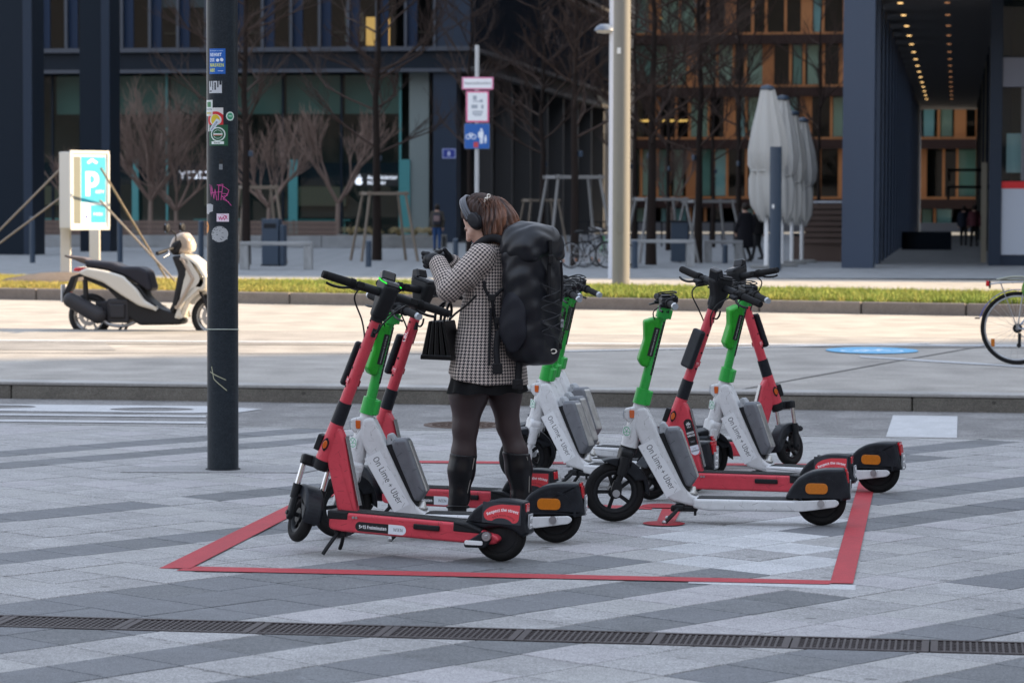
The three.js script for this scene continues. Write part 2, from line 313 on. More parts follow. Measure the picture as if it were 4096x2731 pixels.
// raised platform, rising a little to its far edge
const T_PF = 30.55, platH = (t) => 0.112 + (t - T_KERB - 0.3) / (T_PF - T_KERB - 0.3) * 0.14;
const onPlat = (x, y, up = 0.004) => { let h = 0.18; for (let k = 0; k < 12; k++) h = platH(toST(onGround(x, y, h))[1]); return onGround(x, y, h + up); };
structure('platform', sheet([st(-60, T_KERB + 0.29, 0.112), st(60, T_KERB + 0.29, 0.112), st(60, T_PF, 0.252), st(-60, T_PF, 0.252)]), mat.concrete, 'raised concrete platform in the middle of the street');
structure('platform_edge', metric(bx(120, 0.2, 0.12).rotateY(TH).translate(...st(0, T_PF + 0.055, 0.153).toArray())), mat.concrete, 'low far edge of the raised platform');
const quadP = (a, b, c, d, up) => sheet([a, b, c, d].map((p) => onPlat(p[0], p[1], up)));
{
  const seam = M([0.12, 0.115, 0.11], 0.9);
  const marks = new THREE.Group(); marks.name = numbered('platform_marking'); scene.add(marks); tag(marks, 'faded white lines and dark seams across the concrete platform', 'marking');
  const strip = (a, b, w, m, nm) => mesh(nm, quadP([a[0], a[1] - w / 2], [b[0], b[1] - w / 2], [b[0], b[1] + w / 2], [a[0], a[1] + w / 2]), m, marks);
  strip([-60, 339.4], [1090, 345.5], 1.5, mat.lineWhite, 'white_line');
  strip([860, 356], [1090, 370], 1.6, mat.lineWhite, 'white_line');
  strip([470, 352.6], [930, 342.6], 1.1, mat.lineWhite, 'white_line');
  strip([728, 391], [892, 361.2], 0.7, seam, 'seam'); strip([892, 361.2], [985, 345], 0.6, seam, 'seam');
  strip([-60, 342.4], [1090, 347.5], 0.45, seam, 'seam');
  strip([-60, 352], [560, 353.5], 0.3, seam, 'seam');
  mesh('patch', quadP([-60, 341], [104, 341.4], [116, 349.6], [-60, 349], 0.003), M([0.36, 0.35, 0.34], 0.88, { map: concM }), marks);
  // blue disc with a bicycle printed on it
  const blue = canvasTex(512, 512, (g, w) => {
    g.fillStyle = '#5d9fc6'; g.fillRect(0, 0, w, w); g.strokeStyle = '#c3d2dc'; g.lineWidth = 16;
    for (const x of [150, 350]) { g.beginPath(); g.arc(x, 300, 68, 0, 7); g.stroke(); }
    g.beginPath(); g.moveTo(150, 300); g.lineTo(215, 200); g.lineTo(310, 200); g.lineTo(350, 300); g.moveTo(310, 200); g.lineTo(250, 300); g.lineTo(215, 200); g.moveTo(250, 300); g.lineTo(150, 300); g.moveTo(310, 200); g.lineTo(300, 165); g.lineTo(330, 165); g.stroke();
    g.globalAlpha = 0.35; g.fillStyle = '#9aa6ad'; const s0 = seed; seed = 77; for (let k = 0; k < 260; k++) g.fillRect(rr(0, w), rr(0, w), rr(3, 50), rr(2, 9)); seed = s0;
  });
  const c = onPlat(872, 350), disc = new THREE.CircleGeometry(46 / FPX * -c.z, 48).rotateX(-PI / 2);
  const n = V3(0, 1, 0), sl = Math.atan(0.14 / (T_PF - T_KERB - 0.3));
  disc.rotateX(sl).translate(c.x, c.y + 0.003, c.z);
  tag(mesh('cycle_path_symbol', disc, M([1, 1, 1], 0.75, { map: blue })), 'faded blue disc with a bicycle painted on the concrete', 'marking');
}
// markings on the asphalt lane
{
  const lane = new THREE.Group(); lane.name = numbered('lane_marking'); scene.add(lane); tag(lane, 'stretched white lettering and lines painted on the cycle lane', 'marking');
  const oval = (cx, cy, rx, ry, n = 28) => Array.from({ length: n }, (_, k) => [cx + rx * Math.cos(k / n * 2 * PI), cy + ry * Math.sin(k / n * 2 * PI)]);
  const pg = (pts, holes = [], h = 0.001) => {
    const P = pts.map((p) => onGround(p[0], p[1], h)), Hs = holes.map((q) => q.map((p) => onGround(p[0], p[1], h)));
    const g = new THREE.ShapeGeometry(shapeOf(P.map((p) => [p.x, -p.z]), Hs.map((q) => q.map((p) => [p.x, -p.z])))); g.rotateX(-PI / 2).translate(0, h, 0); return g;
  };
  mesh('letter', pg([[-60, 403], [205, 405.4], [262, 408.4], [240, 411.6], [190, 412.4], [-60, 409.5]], [oval(-10, 406.2, 46, 1.7), oval(152, 408.8, 42, 1.7)]), mat.lineWhite, lane);
  mesh('white_line', pg([[-60, 412.4], [206, 415], [206, 416.6], [-60, 414]]), mat.lineWhite, lane);
  mesh('white_line', pg([[-60, 418.2], [206, 421], [206, 423], [-60, 420.2]]), mat.lineWhite, lane);
  const blk = mesh('crossing_block', pg([[893, 414.6], [957.5, 415.6], [957, 437], [886, 436]]), mat.lineWhite);
  tag(blk, 'white painted block on the cycle lane by the kerb', 'marking');
  // manhole cover
  const mp = onGround(465, 424.3, 0), mh = thing('manhole_cover', 'round rusty iron manhole cover in the cycle lane behind the woman', 'manhole cover', mp, TH);
  const rust = M([0.13, 0.085, 0.065], 0.85, { map: rep(gritMap, 2) });
  mesh('rim', lathe([[0.315, -0.02], [0.315, 0.004], [0.285, 0.004], [0.285, -0.006]], 40), rust, mh);
  mesh('lid', new THREE.CylinderGeometry(0.283, 0.283, 0.02, 40).translate(0, -0.011, 0), rust, mh);
  const bars = []; for (let k = -5; k <= 5; k++) { const z = k * 0.048, w = 2 * Math.sqrt(0.26 * 0.26 - z * z) || 0.01; if (Math.abs(z) < 0.255) for (let q = 0; q < Math.floor(w / 0.06); q++) bars.push(bx(0.038, 0.008, 0.018, -w / 2 + 0.03 + q * 0.06, 0.001, z)); }
  tag(mesh('tread', bars, rust, mh), null, null, null, 'stuff');
}
// far carriageway, falling gently to the plaza
structure('carriageway', sheet([st(-140, T_PF + 0.11, 0.158), st(140, T_PF + 0.11, 0.158), st(140, 47, 0.158), st(140, 64, 0.03), st(-140, 64, 0.03), st(-140, 47, 0.158)]), mat.carriageway, 'far carriageway of concrete lying in the sun, its colour lightened to look sunlit');
const PLZ = 0.035;
structure('plaza', sheet([V3(-160, PLZ, onGround(0, 279.5, PLZ).z - 3), V3(160, PLZ, onGround(1024, 278, PLZ).z), V3(160, PLZ, -420), V3(-160, PLZ, -420)]), mat.plaza, 'broad paved plaza in front of the office buildings');
// grass verge with kerb
{
  const kl = onGround(0, 298, 0.158), kr = onGround(1024, 316, 0.158), dir = kr.clone().sub(kl).normalize(), turn = Math.atan2(-dir.z, dir.x), L = 1.5;
  const kerb = new THREE.Group(); kerb.name = 'verge_kerb'; scene.add(kerb); tag(kerb, 'stone kerb along the front of the grass verge', null, null, 'structure');
  const g = metric(rb(L - 0.02, 0.34, 0.26, 0, 0, 0, 0.02, 2)), km = [M([0.26, 0.22, 0.19], 0.9, { map: gritM }), M([0.3, 0.255, 0.215], 0.9, { map: gritM })];
  for (let k = -6; k < 20; k++) { const o = mesh('kerb_stone', g, km[Math.abs(k * 7 % 5) % 2], kerb); o.position.copy(kl).addScaledVector(dir, k * L).setY(0.158); o.rotation.y = turn; }
  const fl = onGround(-260, 272, 0.3), f0 = onGround(0, 278, 0.3), f1 = onGround(300, 284, 0.3), f2 = onGround(1060, 297, 0.3);
  const nl = kl.clone().addScaledVector(dir, -9).setY(0.3), nr = kr.clone().addScaledVector(dir, 1.2).setY(0.3);
  const soil = [nl, nr, f2, f1, f0, fl];
  structure('verge', sheet(soil), M([0.16, 0.13, 0.07], 0.95, { map: gritM }), 'soil bed of the grass verge');
  structure('verge_back', metric(merge([[fl, f0], [f0, f1], [f1, f2]].map(([a, b]) => { const d = b.clone().sub(a), l = d.length(); return bx(l, 0.3, 0.12).rotateY(Math.atan2(-d.z, d.x)).translate((a.x + b.x) / 2, 0.155, (a.z + b.z) / 2 - 0.06); }))), km[1], 'low stone edging behind the grass verge');
  const blade = []; for (let k = 0; k < 5; k++) { const a = k * 1.26 + 0.3, l = 0.05 + 0.018 * (k % 3), w = 0.007, lx = Math.cos(a) * 0.035, lz = Math.sin(a) * 0.035; blade.push(-w, 0, 0, w, 0, 0, lx, l, lz, -0.004 + lx * 0.3, 0, -w + lz * 0.3, lx * 0.3 + 0.004, 0, w + lz * 0.3, lx * 1.3, l * 0.8, lz * 1.1); }
  const bg = new THREE.BufferGeometry(); bg.setAttribute('position', new THREE.Float32BufferAttribute(blade, 3)); bg.computeVertexNormals();
  const N = 42000, inst = new THREE.InstancedMesh(bg, M([1, 1, 1], 0.9, { side: THREE.DoubleSide }), N), m4 = new THREE.Matrix4(), q = new THREE.Quaternion(), col = new THREE.Color();
  let k = 0, guard = 0;
  const inside = (p) => { let c = false; for (let i = 0, j = soil.length - 1; i < soil.length; j = i++) { const a = soil[i], b = soil[j]; if ((a.z > p.z) !== (b.z > p.z) && p.x < (b.x - a.x) * (p.z - a.z) / (b.z - a.z) + a.x) c = !c; } return c; };
  while (k < N && guard++ < 400000) {
    const p = V3(rr(-13, 9.5), 0.3, rr(-62, -36)); if (!inside(p)) continue;
    const patch = nD[(Math.floor((p.x + 30) * 22) % 512) * 512 + Math.floor((p.z + 80) * 22) % 512];
    q.setFromAxisAngle(UPY, rnd() * 7); const s = rr(0.7, 1.5) * (0.75 + patch * 0.6);
    m4.compose(p, q, V3(s * 1.3, s, s * 1.3)); inst.setMatrixAt(k, m4);
    const dry = Math.min(1, Math.max(0, rnd() * 0.75 + (0.62 - patch) * 1.1)); col.setRGB(0.20 + 0.26 * dry, 0.27 + 0.09 * dry, 0.045 + 0.06 * dry); inst.setColorAt(k, col); k++;
  }
  inst.count = k; inst.name = 'grass'; inst.castShadow = inst.receiveShadow = true; scene.add(inst);
  tag(inst, 'short yellow-green winter grass on the sunny verge', 'grass', null, 'stuff');
}
// ---------------------------------------------------------------- buildings
const bm = {
  dark: M([0.0035, 0.010, 0.020], 0.5), darkSide: M([0.010, 0.015, 0.024], 0.5), steel: M([0.022, 0.034, 0.056], 0.45), ledge: M([0.036, 0.046, 0.066], 0.4, { metalness: 0.001 }), bluePanel: M([0.008, 0.022, 0.055], 0.4),
  inner: M([0.02, 0.02, 0.021], 0.9), innerMid: M([0.05, 0.045, 0.04], 0.9), blind: M([0.075, 0.125, 0.115], 0.85), teal: M([0.05, 0.23, 0.24], 0.4), soffit: M([0.17, 0.155, 0.15], 0.85), grey: M([0.13, 0.14, 0.16], 0.5),
  glass: new THREE.MeshPhysicalMaterial({ color: lin(0.62, 0.8, 0.78), roughness: 0.02, transmission: 1, thickness: 0, ior: 1.5 }),
  glassDark: new THREE.MeshPhysicalMaterial({ color: lin(0.35, 0.45, 0.47), roughness: 0.02, transmission: 1, thickness: 0, ior: 1.6 }),
  wood: M([0.40, 0.17, 0.06], 0.6), woodB: M([0.32, 0.13, 0.045], 0.6), band: M([0.032, 0.018, 0.017], 0.6), curtain: M([0.55, 0.53, 0.45], 0.9), curtainG: M([0.28, 0.38, 0.35], 0.9), curtainB: M([0.5, 0.66, 0.72], 0.8),
};
const lampGlow = (c, k) => new THREE.MeshStandardMaterial({ color: 0x111111, emissive: lin(...c), emissiveIntensity: k, roughness: 0.5 });
const warmGlow = lampGlow([1, 0.55, 0.18], 0.9), yellowGlow = lampGlow([1, 0.5, 0.14], 0.6);

// --- dark office building on the left: front along s, side along t, origin at its front right corner
const HB1 = 7.75, HB2 = 8.6;
{
  const C = atDepth(470, 206, 125), o = thing('office_building', 'dark steel and glass office block with a shop on its ground floor', 'building', [C.x, 0, C.z], TH);
  const W = 34, DP = 50.4, TOP = 27;
  mesh('core', [bx(W - 3.2, TOP - 0.4, DP - 6, -W / 2 - 0.6, TOP / 2, -DP / 2 - 4.2)], bm.inner, o);
  mesh('roof', bx(W + 0.3, 0.5, DP + 0.3, -W / 2, TOP + 0.25, -DP / 2), bm.dark, o);
  mesh('shop_floor', bx(W, 0.1, 6.4, -W / 2, -0.005, -3.6), bm.innerMid, o);
  mesh('spandrel', bx(W, HB2 - HB1, 4.2, -W / 2, (HB1 + HB2) / 2, -2.1), bm.dark, o);
  mesh('ledge', bx(W + 0.1, 0.16, 0.3, -W / 2, HB1 - 0.05, 0.12), bm.ledge, o);
  mesh('ledge', bx(W + 0.1, 0.2, 0.34, -W / 2, HB2 + 0.05, 0.14), bm.ledge, o);
  mesh('upper_spandrel', bx(W, 14.6, 0.8, -W / 2, 12.6 + 7.3, -0.42), bm.dark, o);
  // first floor windows: mullion, blue panel, pane
  const bay = 1.31, h0 = HB2 + 0.16, h1 = 12.5, gm = bx(0.13, h1 - h0, 0.3, 0, (h0 + h1) / 2, 0.02), gp = bx(0.42, h1 - h0, 0.06, 0, (h0 + h1) / 2, -0.1), gg = quad(0.74, h1 - h0).translate(0, (h0 + h1) / 2, -0.12);
  mesh('office_floor', bx(W, 0.2, 4.2, -W / 2, h0 - 0.12, -2.2), bm.innerMid, o);
  mesh('office_ceiling', bx(W, 0.2, 4.0, -W / 2, h1 + 0.1, -2.4), bm.innerMid, o);
  const desk = M([0.28, 0.2, 0.14], 0.7), lit = M([0.55, 0.56, 0.56], 0.8);
  for (let k = 0; k < 25; k++) {
    const x = -1.6 - k * bay;
    mesh('mullion', gm, bm.ledge, o).position.x = x; mesh('panel', gp, bm.bluePanel, o).position.x = x + 0.28; mesh('pane', gg, bm.glassDark, o).position.x = x + 0.87;
    if (k % 3 === 1) mesh('desk', bx(0.9, 0.06, 0.7, x + 0.8, h0 + 0.72, -1.4), desk, o);
    if (k === 4 || k === 17 || k === 20) mesh('wall_panel', bx(0.9, 1.3, 0.05, x + 0.8, h0 + 1.1, -3.6), lit, o);
    if (k === 9 || k === 10) mesh('roller_blind', bx(0.8, 1.9, 0.03, x + 0.86, h1 - 0.95, -0.3), M([0.24, 0.25, 0.29], 0.9), o);
    if (k === 3) mesh('lit_room', bx(1.1, 1.3, 0.06, x + 0.8, h0 + 0.85, -2.6), yellowGlow, o);
  }
  // the corner bay is solid
  mesh('corner_panel', bx(1.5, h1 - h0, 0.3, -0.75, (h0 + h1) / 2, -0.1), bm.steel, o);
  // ground floor shop front
  const paneW = 2.72, y0 = 0.35, y1 = HB1 - 0.1, gl = quad(paneW - 0.1, y1 - y0).translate(0, (y0 + y1) / 2, -1.2), fr = bx(0.1, y1 - y0, 0.14, 0, (y0 + y1) / 2, -1.2), bl = bx(paneW - 0.2, 1.75, 0.04, 0, y1 - 0.95, -1.5);
  for (let k = 0; k < 12; k++) {
    const x = -3.4 - k * paneW - paneW / 2;
    mesh('shop_pane', gl, bm.glass, o).position.x = x; mesh('shop_mullion', fr, k % 4 === 0 ? bm.teal : bm.dark, o).position.x = x + paneW / 2;
    if (k !== 6) mesh('blind', bl, bm.blind, o).position.x = x;
    mesh('fascia', bx(paneW - 0.1, 1.0, 0.05, x, 3.1, -1.42), bm.dark, o);
  }
  mesh('shop_back_wall', bx(W - 3, y1, 0.2, -W / 2 - 1, y1 / 2, -6.2), M([0.045, 0.05, 0.05], 0.9), o);
  mesh('shop_plinth', bx(W - 3.2, 0.35, 0.2, -W / 2 - 1.6, 0.17, -1.2), bm.dark, o);
  for (const [x, w] of [[-7.6, 3.2], [-12.2, 2.4], [-20, 3]]) { mesh('shop_table', [rb(w, 0.08, 0.9, x, 1.0, -2.9), bx(0.1, 0.95, 0.6, x - w / 2 + 0.3, 0.5, -2.9), bx(0.1, 0.95, 0.6, x + w / 2 - 0.3, 0.5, -2.9)], bm.teal, o); mesh('shop_shelf', bx(w * 0.8, 0.9, 0.3, x - 0.6, 2.1, -5.9), M([0.22, 0.17, 0.12], 0.8), o); }
  for (const [x, w] of [[-3.15, 0.5], [-8.3, 0.42], [-15.7, 0.3]]) mesh('teal_screen', bx(w, 3.4, 0.12, x, 2.05, -0.9), bm.teal, o);
  // shop lettering: lit channel letters on the fascia
  const sign = (w, h, draw, x, y) => { const t = canvasTex(1024, Math.round(1024 * h / w), draw); const m = new THREE.MeshStandardMaterial({ map: t, color: 0xffffff, emissive: 0xffffff, emissiveMap: t, emissiveIntensity: 0.42, roughness: 0.6 }); mesh('shop_sign', quad(w, h).translate(x, y, -1.1), m, o); };
  sign(2.35, 0.57, (g, w, h) => {
    g.fillStyle = '#05070a'; g.fillRect(0, 0, w, h); g.fillStyle = '#dfe6f2';
    g.beginPath(); g.ellipse(118, 150, 62, 78, 0.12, 0, 7); g.ellipse(70, 148, 52, 74, -0.12, 0, 7); g.fill(); g.fillStyle = '#05070a'; g.beginPath(); g.arc(186, 132, 36, 0, 7); g.fill(); g.beginPath(); g.ellipse(94, 72, 18, 10, 0, 0, 7); g.fill(); g.beginPath(); g.ellipse(94, 232, 16, 9, 0, 0, 7); g.fill();
    g.fillStyle = '#dfe6f2'; g.beginPath(); g.ellipse(108, 46, 12, 26, 0.6, 0, 7); g.fill();
    g.font = 'bold 96px sans-serif'; g.fillText('Autorisierter', 270, 112); g.fillText('Händler', 270, 216);
  }, -4.35, 2.84);
  sign(2.5, 0.49, (g, w, h) => {
    g.fillStyle = '#05070a'; g.fillRect(0, 0, w, h); g.strokeStyle = '#e3e8f4'; g.lineWidth = 26;
    g.beginPath(); g.moveTo(30, 30); g.lineTo(90, 100); g.lineTo(150, 30); g.moveTo(90, 100); g.lineTo(90, 172); g.stroke(); g.strokeRect(196, 46, 170, 112); g.strokeRect(424, 46, 170, 112);
    g.beginPath(); g.moveTo(660, 172); g.lineTo(660, 46); g.lineTo(800, 46); g.lineTo(800, 172); g.stroke();
  }, -12.5, 3.05);
  // corner columns and front pier with a small blue number plate
  const colG = bx(1.05, HB1, 1.1, 0, HB1 / 2, 0);
  mesh('column', colG, bm.steel, o).position.set(-1.15, 0, -0.56);
  const plate = canvasTex(128, 96, (g, w, h) => { g.fillStyle = '#1b2f86'; g.fillRect(0, 0, w, h); g.strokeStyle = '#c9d2ea'; g.lineWidth = 5; g.strokeRect(6, 6, w - 12, h - 12); g.fillStyle = '#d9e0f2'; g.font = 'bold 54px sans-serif'; g.fillText('8', 48, 68); });
  mesh('number_plate', quad(0.62, 0.45).translate(-0.95, 4.0, 0.03), M([1, 1, 1], 0.5, { map: plate }), o);
  mesh('entrance_panel', bx(0.9, HB1 - 0.1, 0.1, -2.5, HB1 / 2, -1.0), M([0.16, 0.2, 0.2], 0.5), o);
  // side facade: fins above, ledges, columns below
  const fin = bx(0.28, 4.1, 0.07, 0.02, HB2 + 2.2, 0), nf = 66, step = DP / nf;
  for (let k = 0; k < nf; k++) mesh('fin', fin, bm.darkSide, o).position.z = -0.35 - k * step;
  mesh('fin_backing', bx(0.1, 20, DP, -0.3, HB2 + 10, -DP / 2 - 0.2), bm.dark, o);
  const fin2 = bx(0.28, 4.4, 0.07, 0.02, HB2 + 7.2, 0);
  for (let k = 0; k < nf; k++) mesh('fin', fin2, bm.darkSide, o).position.z = -0.35 - k * step;
  const sideLedge = M([0.065, 0.064, 0.066], 0.6);
  for (const y of [HB1, HB2 + 0.02, HB2 + 4.5, HB2 + 5]) mesh('side_ledge', bx(0.5, 0.2, DP + 0.2, 0.05, y, -DP / 2 - 0.1), sideLedge, o);
  mesh('side_spandrel', bx(0.3, HB2 - HB1, DP, -0.1, (HB1 + HB2) / 2, -DP / 2 - 0.1), bm.darkSide, o);
  mesh('side_wall', bx(0.2, HB1, DP - 1.4, -2.4, HB1 / 2, -DP / 2 - 0.7), M([0.014, 0.02, 0.03], 0.35), o);
  for (let k = 1; k < 9; k++) mesh('column', bx(0.8, HB1, 0.5, -0.4, HB1 / 2, -k * 6.0), sideLedge, o);
  for (let k = 0; k < 8; k++) mesh('door', bx(0.06, 2.9, 2.0, -2.26, 1.45, -3 - k * 6), M([0.006, 0.007, 0.009], 0.4), o);
  // two free columns in front of the far left end
  for (const [x, y0c, w] of [[18, 254.4, 1.22], [98, 251.2, 1.1]]) {
    const p = onGround(x, y0c, PLZ), q = thing('free_column', x < 50 ? 'dark square column at the left border of the picture' : 'dark square column behind the parking sign', 'column', [p.x, PLZ - 0.02, p.z - 0.6], TH, 'columns of the left arcade');
    mesh('shaft', bx(w, 14, 1.2, 0, 7, 0), bm.dark, q); mesh('edge_strip', bx(0.3, 14, 0.05, w / 2 - 0.15, 7, 0.63), bm.steel, q);
  }
}
// --- sunlit end wall with pale fins behind the dark block
{
  const p = atDepth(603, 206, 182), o = thing('finned_building', 'building end with pale vertical fins beyond the dark office block', 'building', [p.x, 0, p.z], TH);
  mesh('wall', bx(2.2, 24, 14, 0, 12, -7), M([0.3, 0.28, 0.26], 0.8), o);
  for (let k = 0; k < 6; k++) mesh('fin', bx(0.12, 15, 0.25, -0.9 + k * 0.34, 16, 0.13), M([0.62, 0.6, 0.56], 0.6), o);
}
// --- brown timber office building closing the plaza
{
  const C = atDepth(600, 206, 190), o = thing('timber_office_building', 'office building with timber panels, glass and dark floor bands behind the trees', 'building', [C.x, 0, C.z], TH);
  const ppm = FPX / 190, hh = (y) => EYE + (206 - y) / ppm, W = 36, X0 = -4, bands = [202.5, 144, 92.5, 41, -10].map(hh), bt = 0.62;
  mesh('core', bx(W, 30, 5, X0 + W / 2, 15, -8), bm.inner, o);
  mesh('upper_wall', bx(W, 12, 0.5, X0 + W / 2, bands[4] + 6.4, -0.3), bm.woodB, o);
  mesh('plinth', bx(W, 0.7, 0.6, X0 + W / 2, 0.3, -0.3), bm.grey, o);
  for (let f = 0; f < 5; f++) mesh('floor_band', bx(W + 0.3, bt, 1.0, X0 + W / 2, bands[f], -0.1), bm.band, o);
  for (let f = 0; f < 5; f++) mesh('floor_slab', bx(W, 0.2, 5, X0 + W / 2, bands[f], -3.0), bm.innerMid, o);
  for (let f = 0; f < 5; f++) mesh('sill', bx(W + 0.1, 0.16, 0.7, X0 + W / 2, bands[f] + bt / 2 + 0.08, -0.12), bm.wood, o);
  const mod = 5.1, kinds = [bm.curtain, bm.curtainG, bm.curtainB];
  for (let f = 0; f < 5; f++) {
    const y0 = f ? bands[f - 1] + bt / 2 + 0.16 : 0.6, y1 = bands[f] - bt / 2, y = (y0 + y1) / 2, h = y1 - y0, gp = bx(0.78, h, 0.12, 0, y, -0.16), gt = bx(0.17, h, 0.2, 0, y, -0.14), gg = quad(1, h).translate(0, y, -0.22);
    for (let k = -1; k < 8; k++) {
      const x = X0 + (f % 2 ? 0 : mod / 2) + k * mod; if (x < X0 || x > X0 + W - 0.5) continue;
      if (f) mesh('timber_panel', gp, (k + f) % 3 ? bm.wood : bm.woodB, o).position.x = x;
      let xx = x + 0.39; const ws = [[1.1, 0.9, 1.3, 1.02], [0.7, 1.4, 1.0, 1.22], [1.3, 1.1, 0.8, 1.12]][(k + f + 9) % 3];
      ws.forEach((w, q) => {
        const pn = mesh('pane', gg, bm.glass, o); pn.scale.x = w - 0.04; pn.position.x = xx + w / 2;
        if (q < 3) mesh('mullion', gt, bm.wood, o).position.x = xx + w;
        const r = rnd(); if (r < 0.74) mesh('curtain', bx(w * (0.5 + 0.5 * rnd()), h - 0.1, 0.03, xx + w / 2, y, -0.5), kinds[Math.floor(r * 9) % 3], o);
        xx += w;
      });
    }
  }
  for (const [a, b, y] of [[741, 800, 10], [760, 804, 60], [744, 816, 112], [598, 618, 156]]) { const k = 190 / FPX; mesh('ceiling_lamp', bx((b - a) * k * 1.0, 0.14, 0.3, ((a + b) / 2 - 600) * k - 8.4 * (y < 150 ? 1 : 0), hh(y + 8), -1.6), y > 150 ? warmGlow : yellowGlow, o); }
}
// --- building on the right with a deep arcade
const RB_D = 75;
{
  const C = atDepth(842, 206, RB_D), o = thing('arcade_building', 'tall dark building on the right raised over a deep column arcade', 'building', [C.x, 0, C.z], TH);
  const SOF = 7.6, LEN = 97, colM = M([0.036, 0.056, 0.095], 0.45), colS = bm.darkSide;
  const kinds = bx(0.84, SOF, 1.7, 0.42, SOF / 2, -0.85);
  for (let k = 0; k < 22; k++) mesh('column', kinds, colM, o).position.z = -k * 4.5 - (k ? 1.2 : 0);
  mesh('soffit', bx(6.4, 0.3, LEN, 3.2, SOF + 0.15, -LEN / 2), bm.soffit, o);
  mesh('upper_storeys', bx(100, 22, LEN, 50, SOF + 0.3 + 11, -LEN / 2), bm.dark, o);
  // wall of the arcade and the shop inside it
  const wx = 3.95; mesh('arcade_wall', bx(90, SOF, 88, wx + 45.3, SOF / 2, -50), bm.dark, o);
  for (let k = 0; k < 16; k++) mesh('wall_frame', bx(0.12, SOF - 0.2, 0.25, wx + 0.22, SOF / 2, -6.5 - k * 5.4), k % 3 ? bm.steel : M([0.3, 0.27, 0.2], 0.6), o);
  for (const [z, y] of [[-26, 3.0], [-20, 2.35]]) mesh('hanging_sign', [bx(1.5, 0.1, 0.1, wx - 0.5, y, z), bx(0.1, 0.42, 0.1, wx - 1.2, y - 0.2, z)], M(0.01, 0.5), o);
  mesh('pale_post', bx(0.16, 3.0, 0.16, wx - 0.12, 1.5, -9), M([0.36, 0.33, 0.26], 0.6), o);
  mesh('sofa_box', rb(1.9, 0.7, 0.8, 1.9, 0.38, -34), bm.dark, o);
  // the shop front facing the street
  const fz = -4.6, L = 9;
  mesh('corner_post', bx(0.34, SOF, 0.34, wx + 0.14, SOF / 2, fz + 0.1), bm.steel, o);
  mesh('plinth', bx(L, 0.32, 0.3, wx + 0.3 + L / 2, 0.16, fz), bm.steel, o);
  const red = M([0.62, 0.01, 0.015], 0.5), white = M([0.42, 0.45, 0.5], 0.6);
  const poster = canvasTex(1024, 256, (g, w, h) => { g.fillStyle = '#b4bcc8'; g.fillRect(0, 0, w, h); g.strokeStyle = '#4a515c'; g.lineWidth = 3; g.beginPath(); g.moveTo(92, 116); g.quadraticCurveTo(96, 150, 92, 214); g.quadraticCurveTo(160, 208, 300, 214); g.quadraticCurveTo(296, 160, 300, 116); g.quadraticCurveTo(200, 121, 92, 116); g.stroke(); g.fillStyle = '#3d434c'; g.font = 'bold 74px serif'; g.fillText('ibis', 112, 188); });
  mesh('poster', bx(L, 1.86, 0.04, wx + 0.32 + L / 2, 1.27, fz + 0.1), white, o);
  mesh('poster_print', quad(7.4, 1.85).translate(wx + 0.34 + 3.7, 1.27, fz + 0.125), M([1, 1, 1], 0.6, { map: poster }), o);
  mesh('poster_band', bx(L, 0.2, 0.05, wx + 0.32 + L / 2, 2.3, fz + 0.11), red, o);
  mesh('shop_pane', quad(L, 2.6).translate(wx + 0.32 + L / 2, 3.72, fz), bm.glass, o);
  mesh('grey_panel', bx(L, 0.82, 0.2, wx + 0.32 + L / 2, 5.45, fz + 0.1), M([0.15, 0.16, 0.2], 0.5), o);
  mesh('upper_pane', quad(L, 1.7).translate(wx + 0.32 + L / 2, 6.75, fz), bm.glass, o);
  for (const x of [0.9, 3.2]) mesh('window_bar', bx(0.1, 2.6, 0.1, wx + x, 3.72, fz + 0.04), bm.grey, o);
  for (let k = 0; k < 3; k++) mesh('hanging_paper', bx(0.5, 1.1, 0.02, wx + 0.7 + k * 1.3, 3.2, fz - 0.25), white, o);
  mesh('shop_room', bx(L, SOF, 0.3, wx + 0.6 + L / 2, SOF / 2, fz - 1.2), bm.inner, o);
  // ceiling spots, two rows
  const spot = new THREE.CylinderGeometry(0.075, 0.075, 0.03, 14), spotG = lampGlow([1, 0.62, 0.25], 0.75);
  const spotDim = lampGlow([0.9, 0.42, 0.2], 0.16); for (let k = 0; k < 15; k++) { mesh('ceiling_spot', spot, spotG, o).position.set(1.35, SOF - 0.02, -7 - k * 5.2); mesh('ceiling_spot', spot, spotDim, o).position.set(2.7, SOF - 0.02, -7 - k * 5.2); }
}
// --- the block behind the photographer's right that keeps the foreground in shade
{
  const a = V3(34, 0, -28.5), b = V3(120, 0, -51), d = b.clone().sub(a), L = d.length();
  const o = thing('street_block', 'tall plain block across the street that shades the scooters', 'building', [a.x, 0, a.z], Math.atan2(-d.z, d.x));
  mesh('walls', bx(L, 30, 90, L / 2, 15, 45), M([0.3, 0.29, 0.28], 0.8), o); mesh('cornice', bx(L + 0.6, 0.5, 90.6, L / 2, 30.2, 45), M([0.25, 0.25, 0.25], 0.8), o);
}
// --- the row of houses behind the photographer, mirrored dark in the shop windows
{
  const o = thing('opposite_block', 'long plain block standing behind the photographer', 'building', [0, 0, 80], TH);
  mesh('walls', bx(260, 40, 20, 0, 20, 10), M([0.16, 0.15, 0.145], 0.8), o);
  for (let k = 0; k < 9; k++) mesh('window_band', bx(24, 1.8, 0.1, -112 + k * 28, 6, -0.05), bm.inner, o);
}
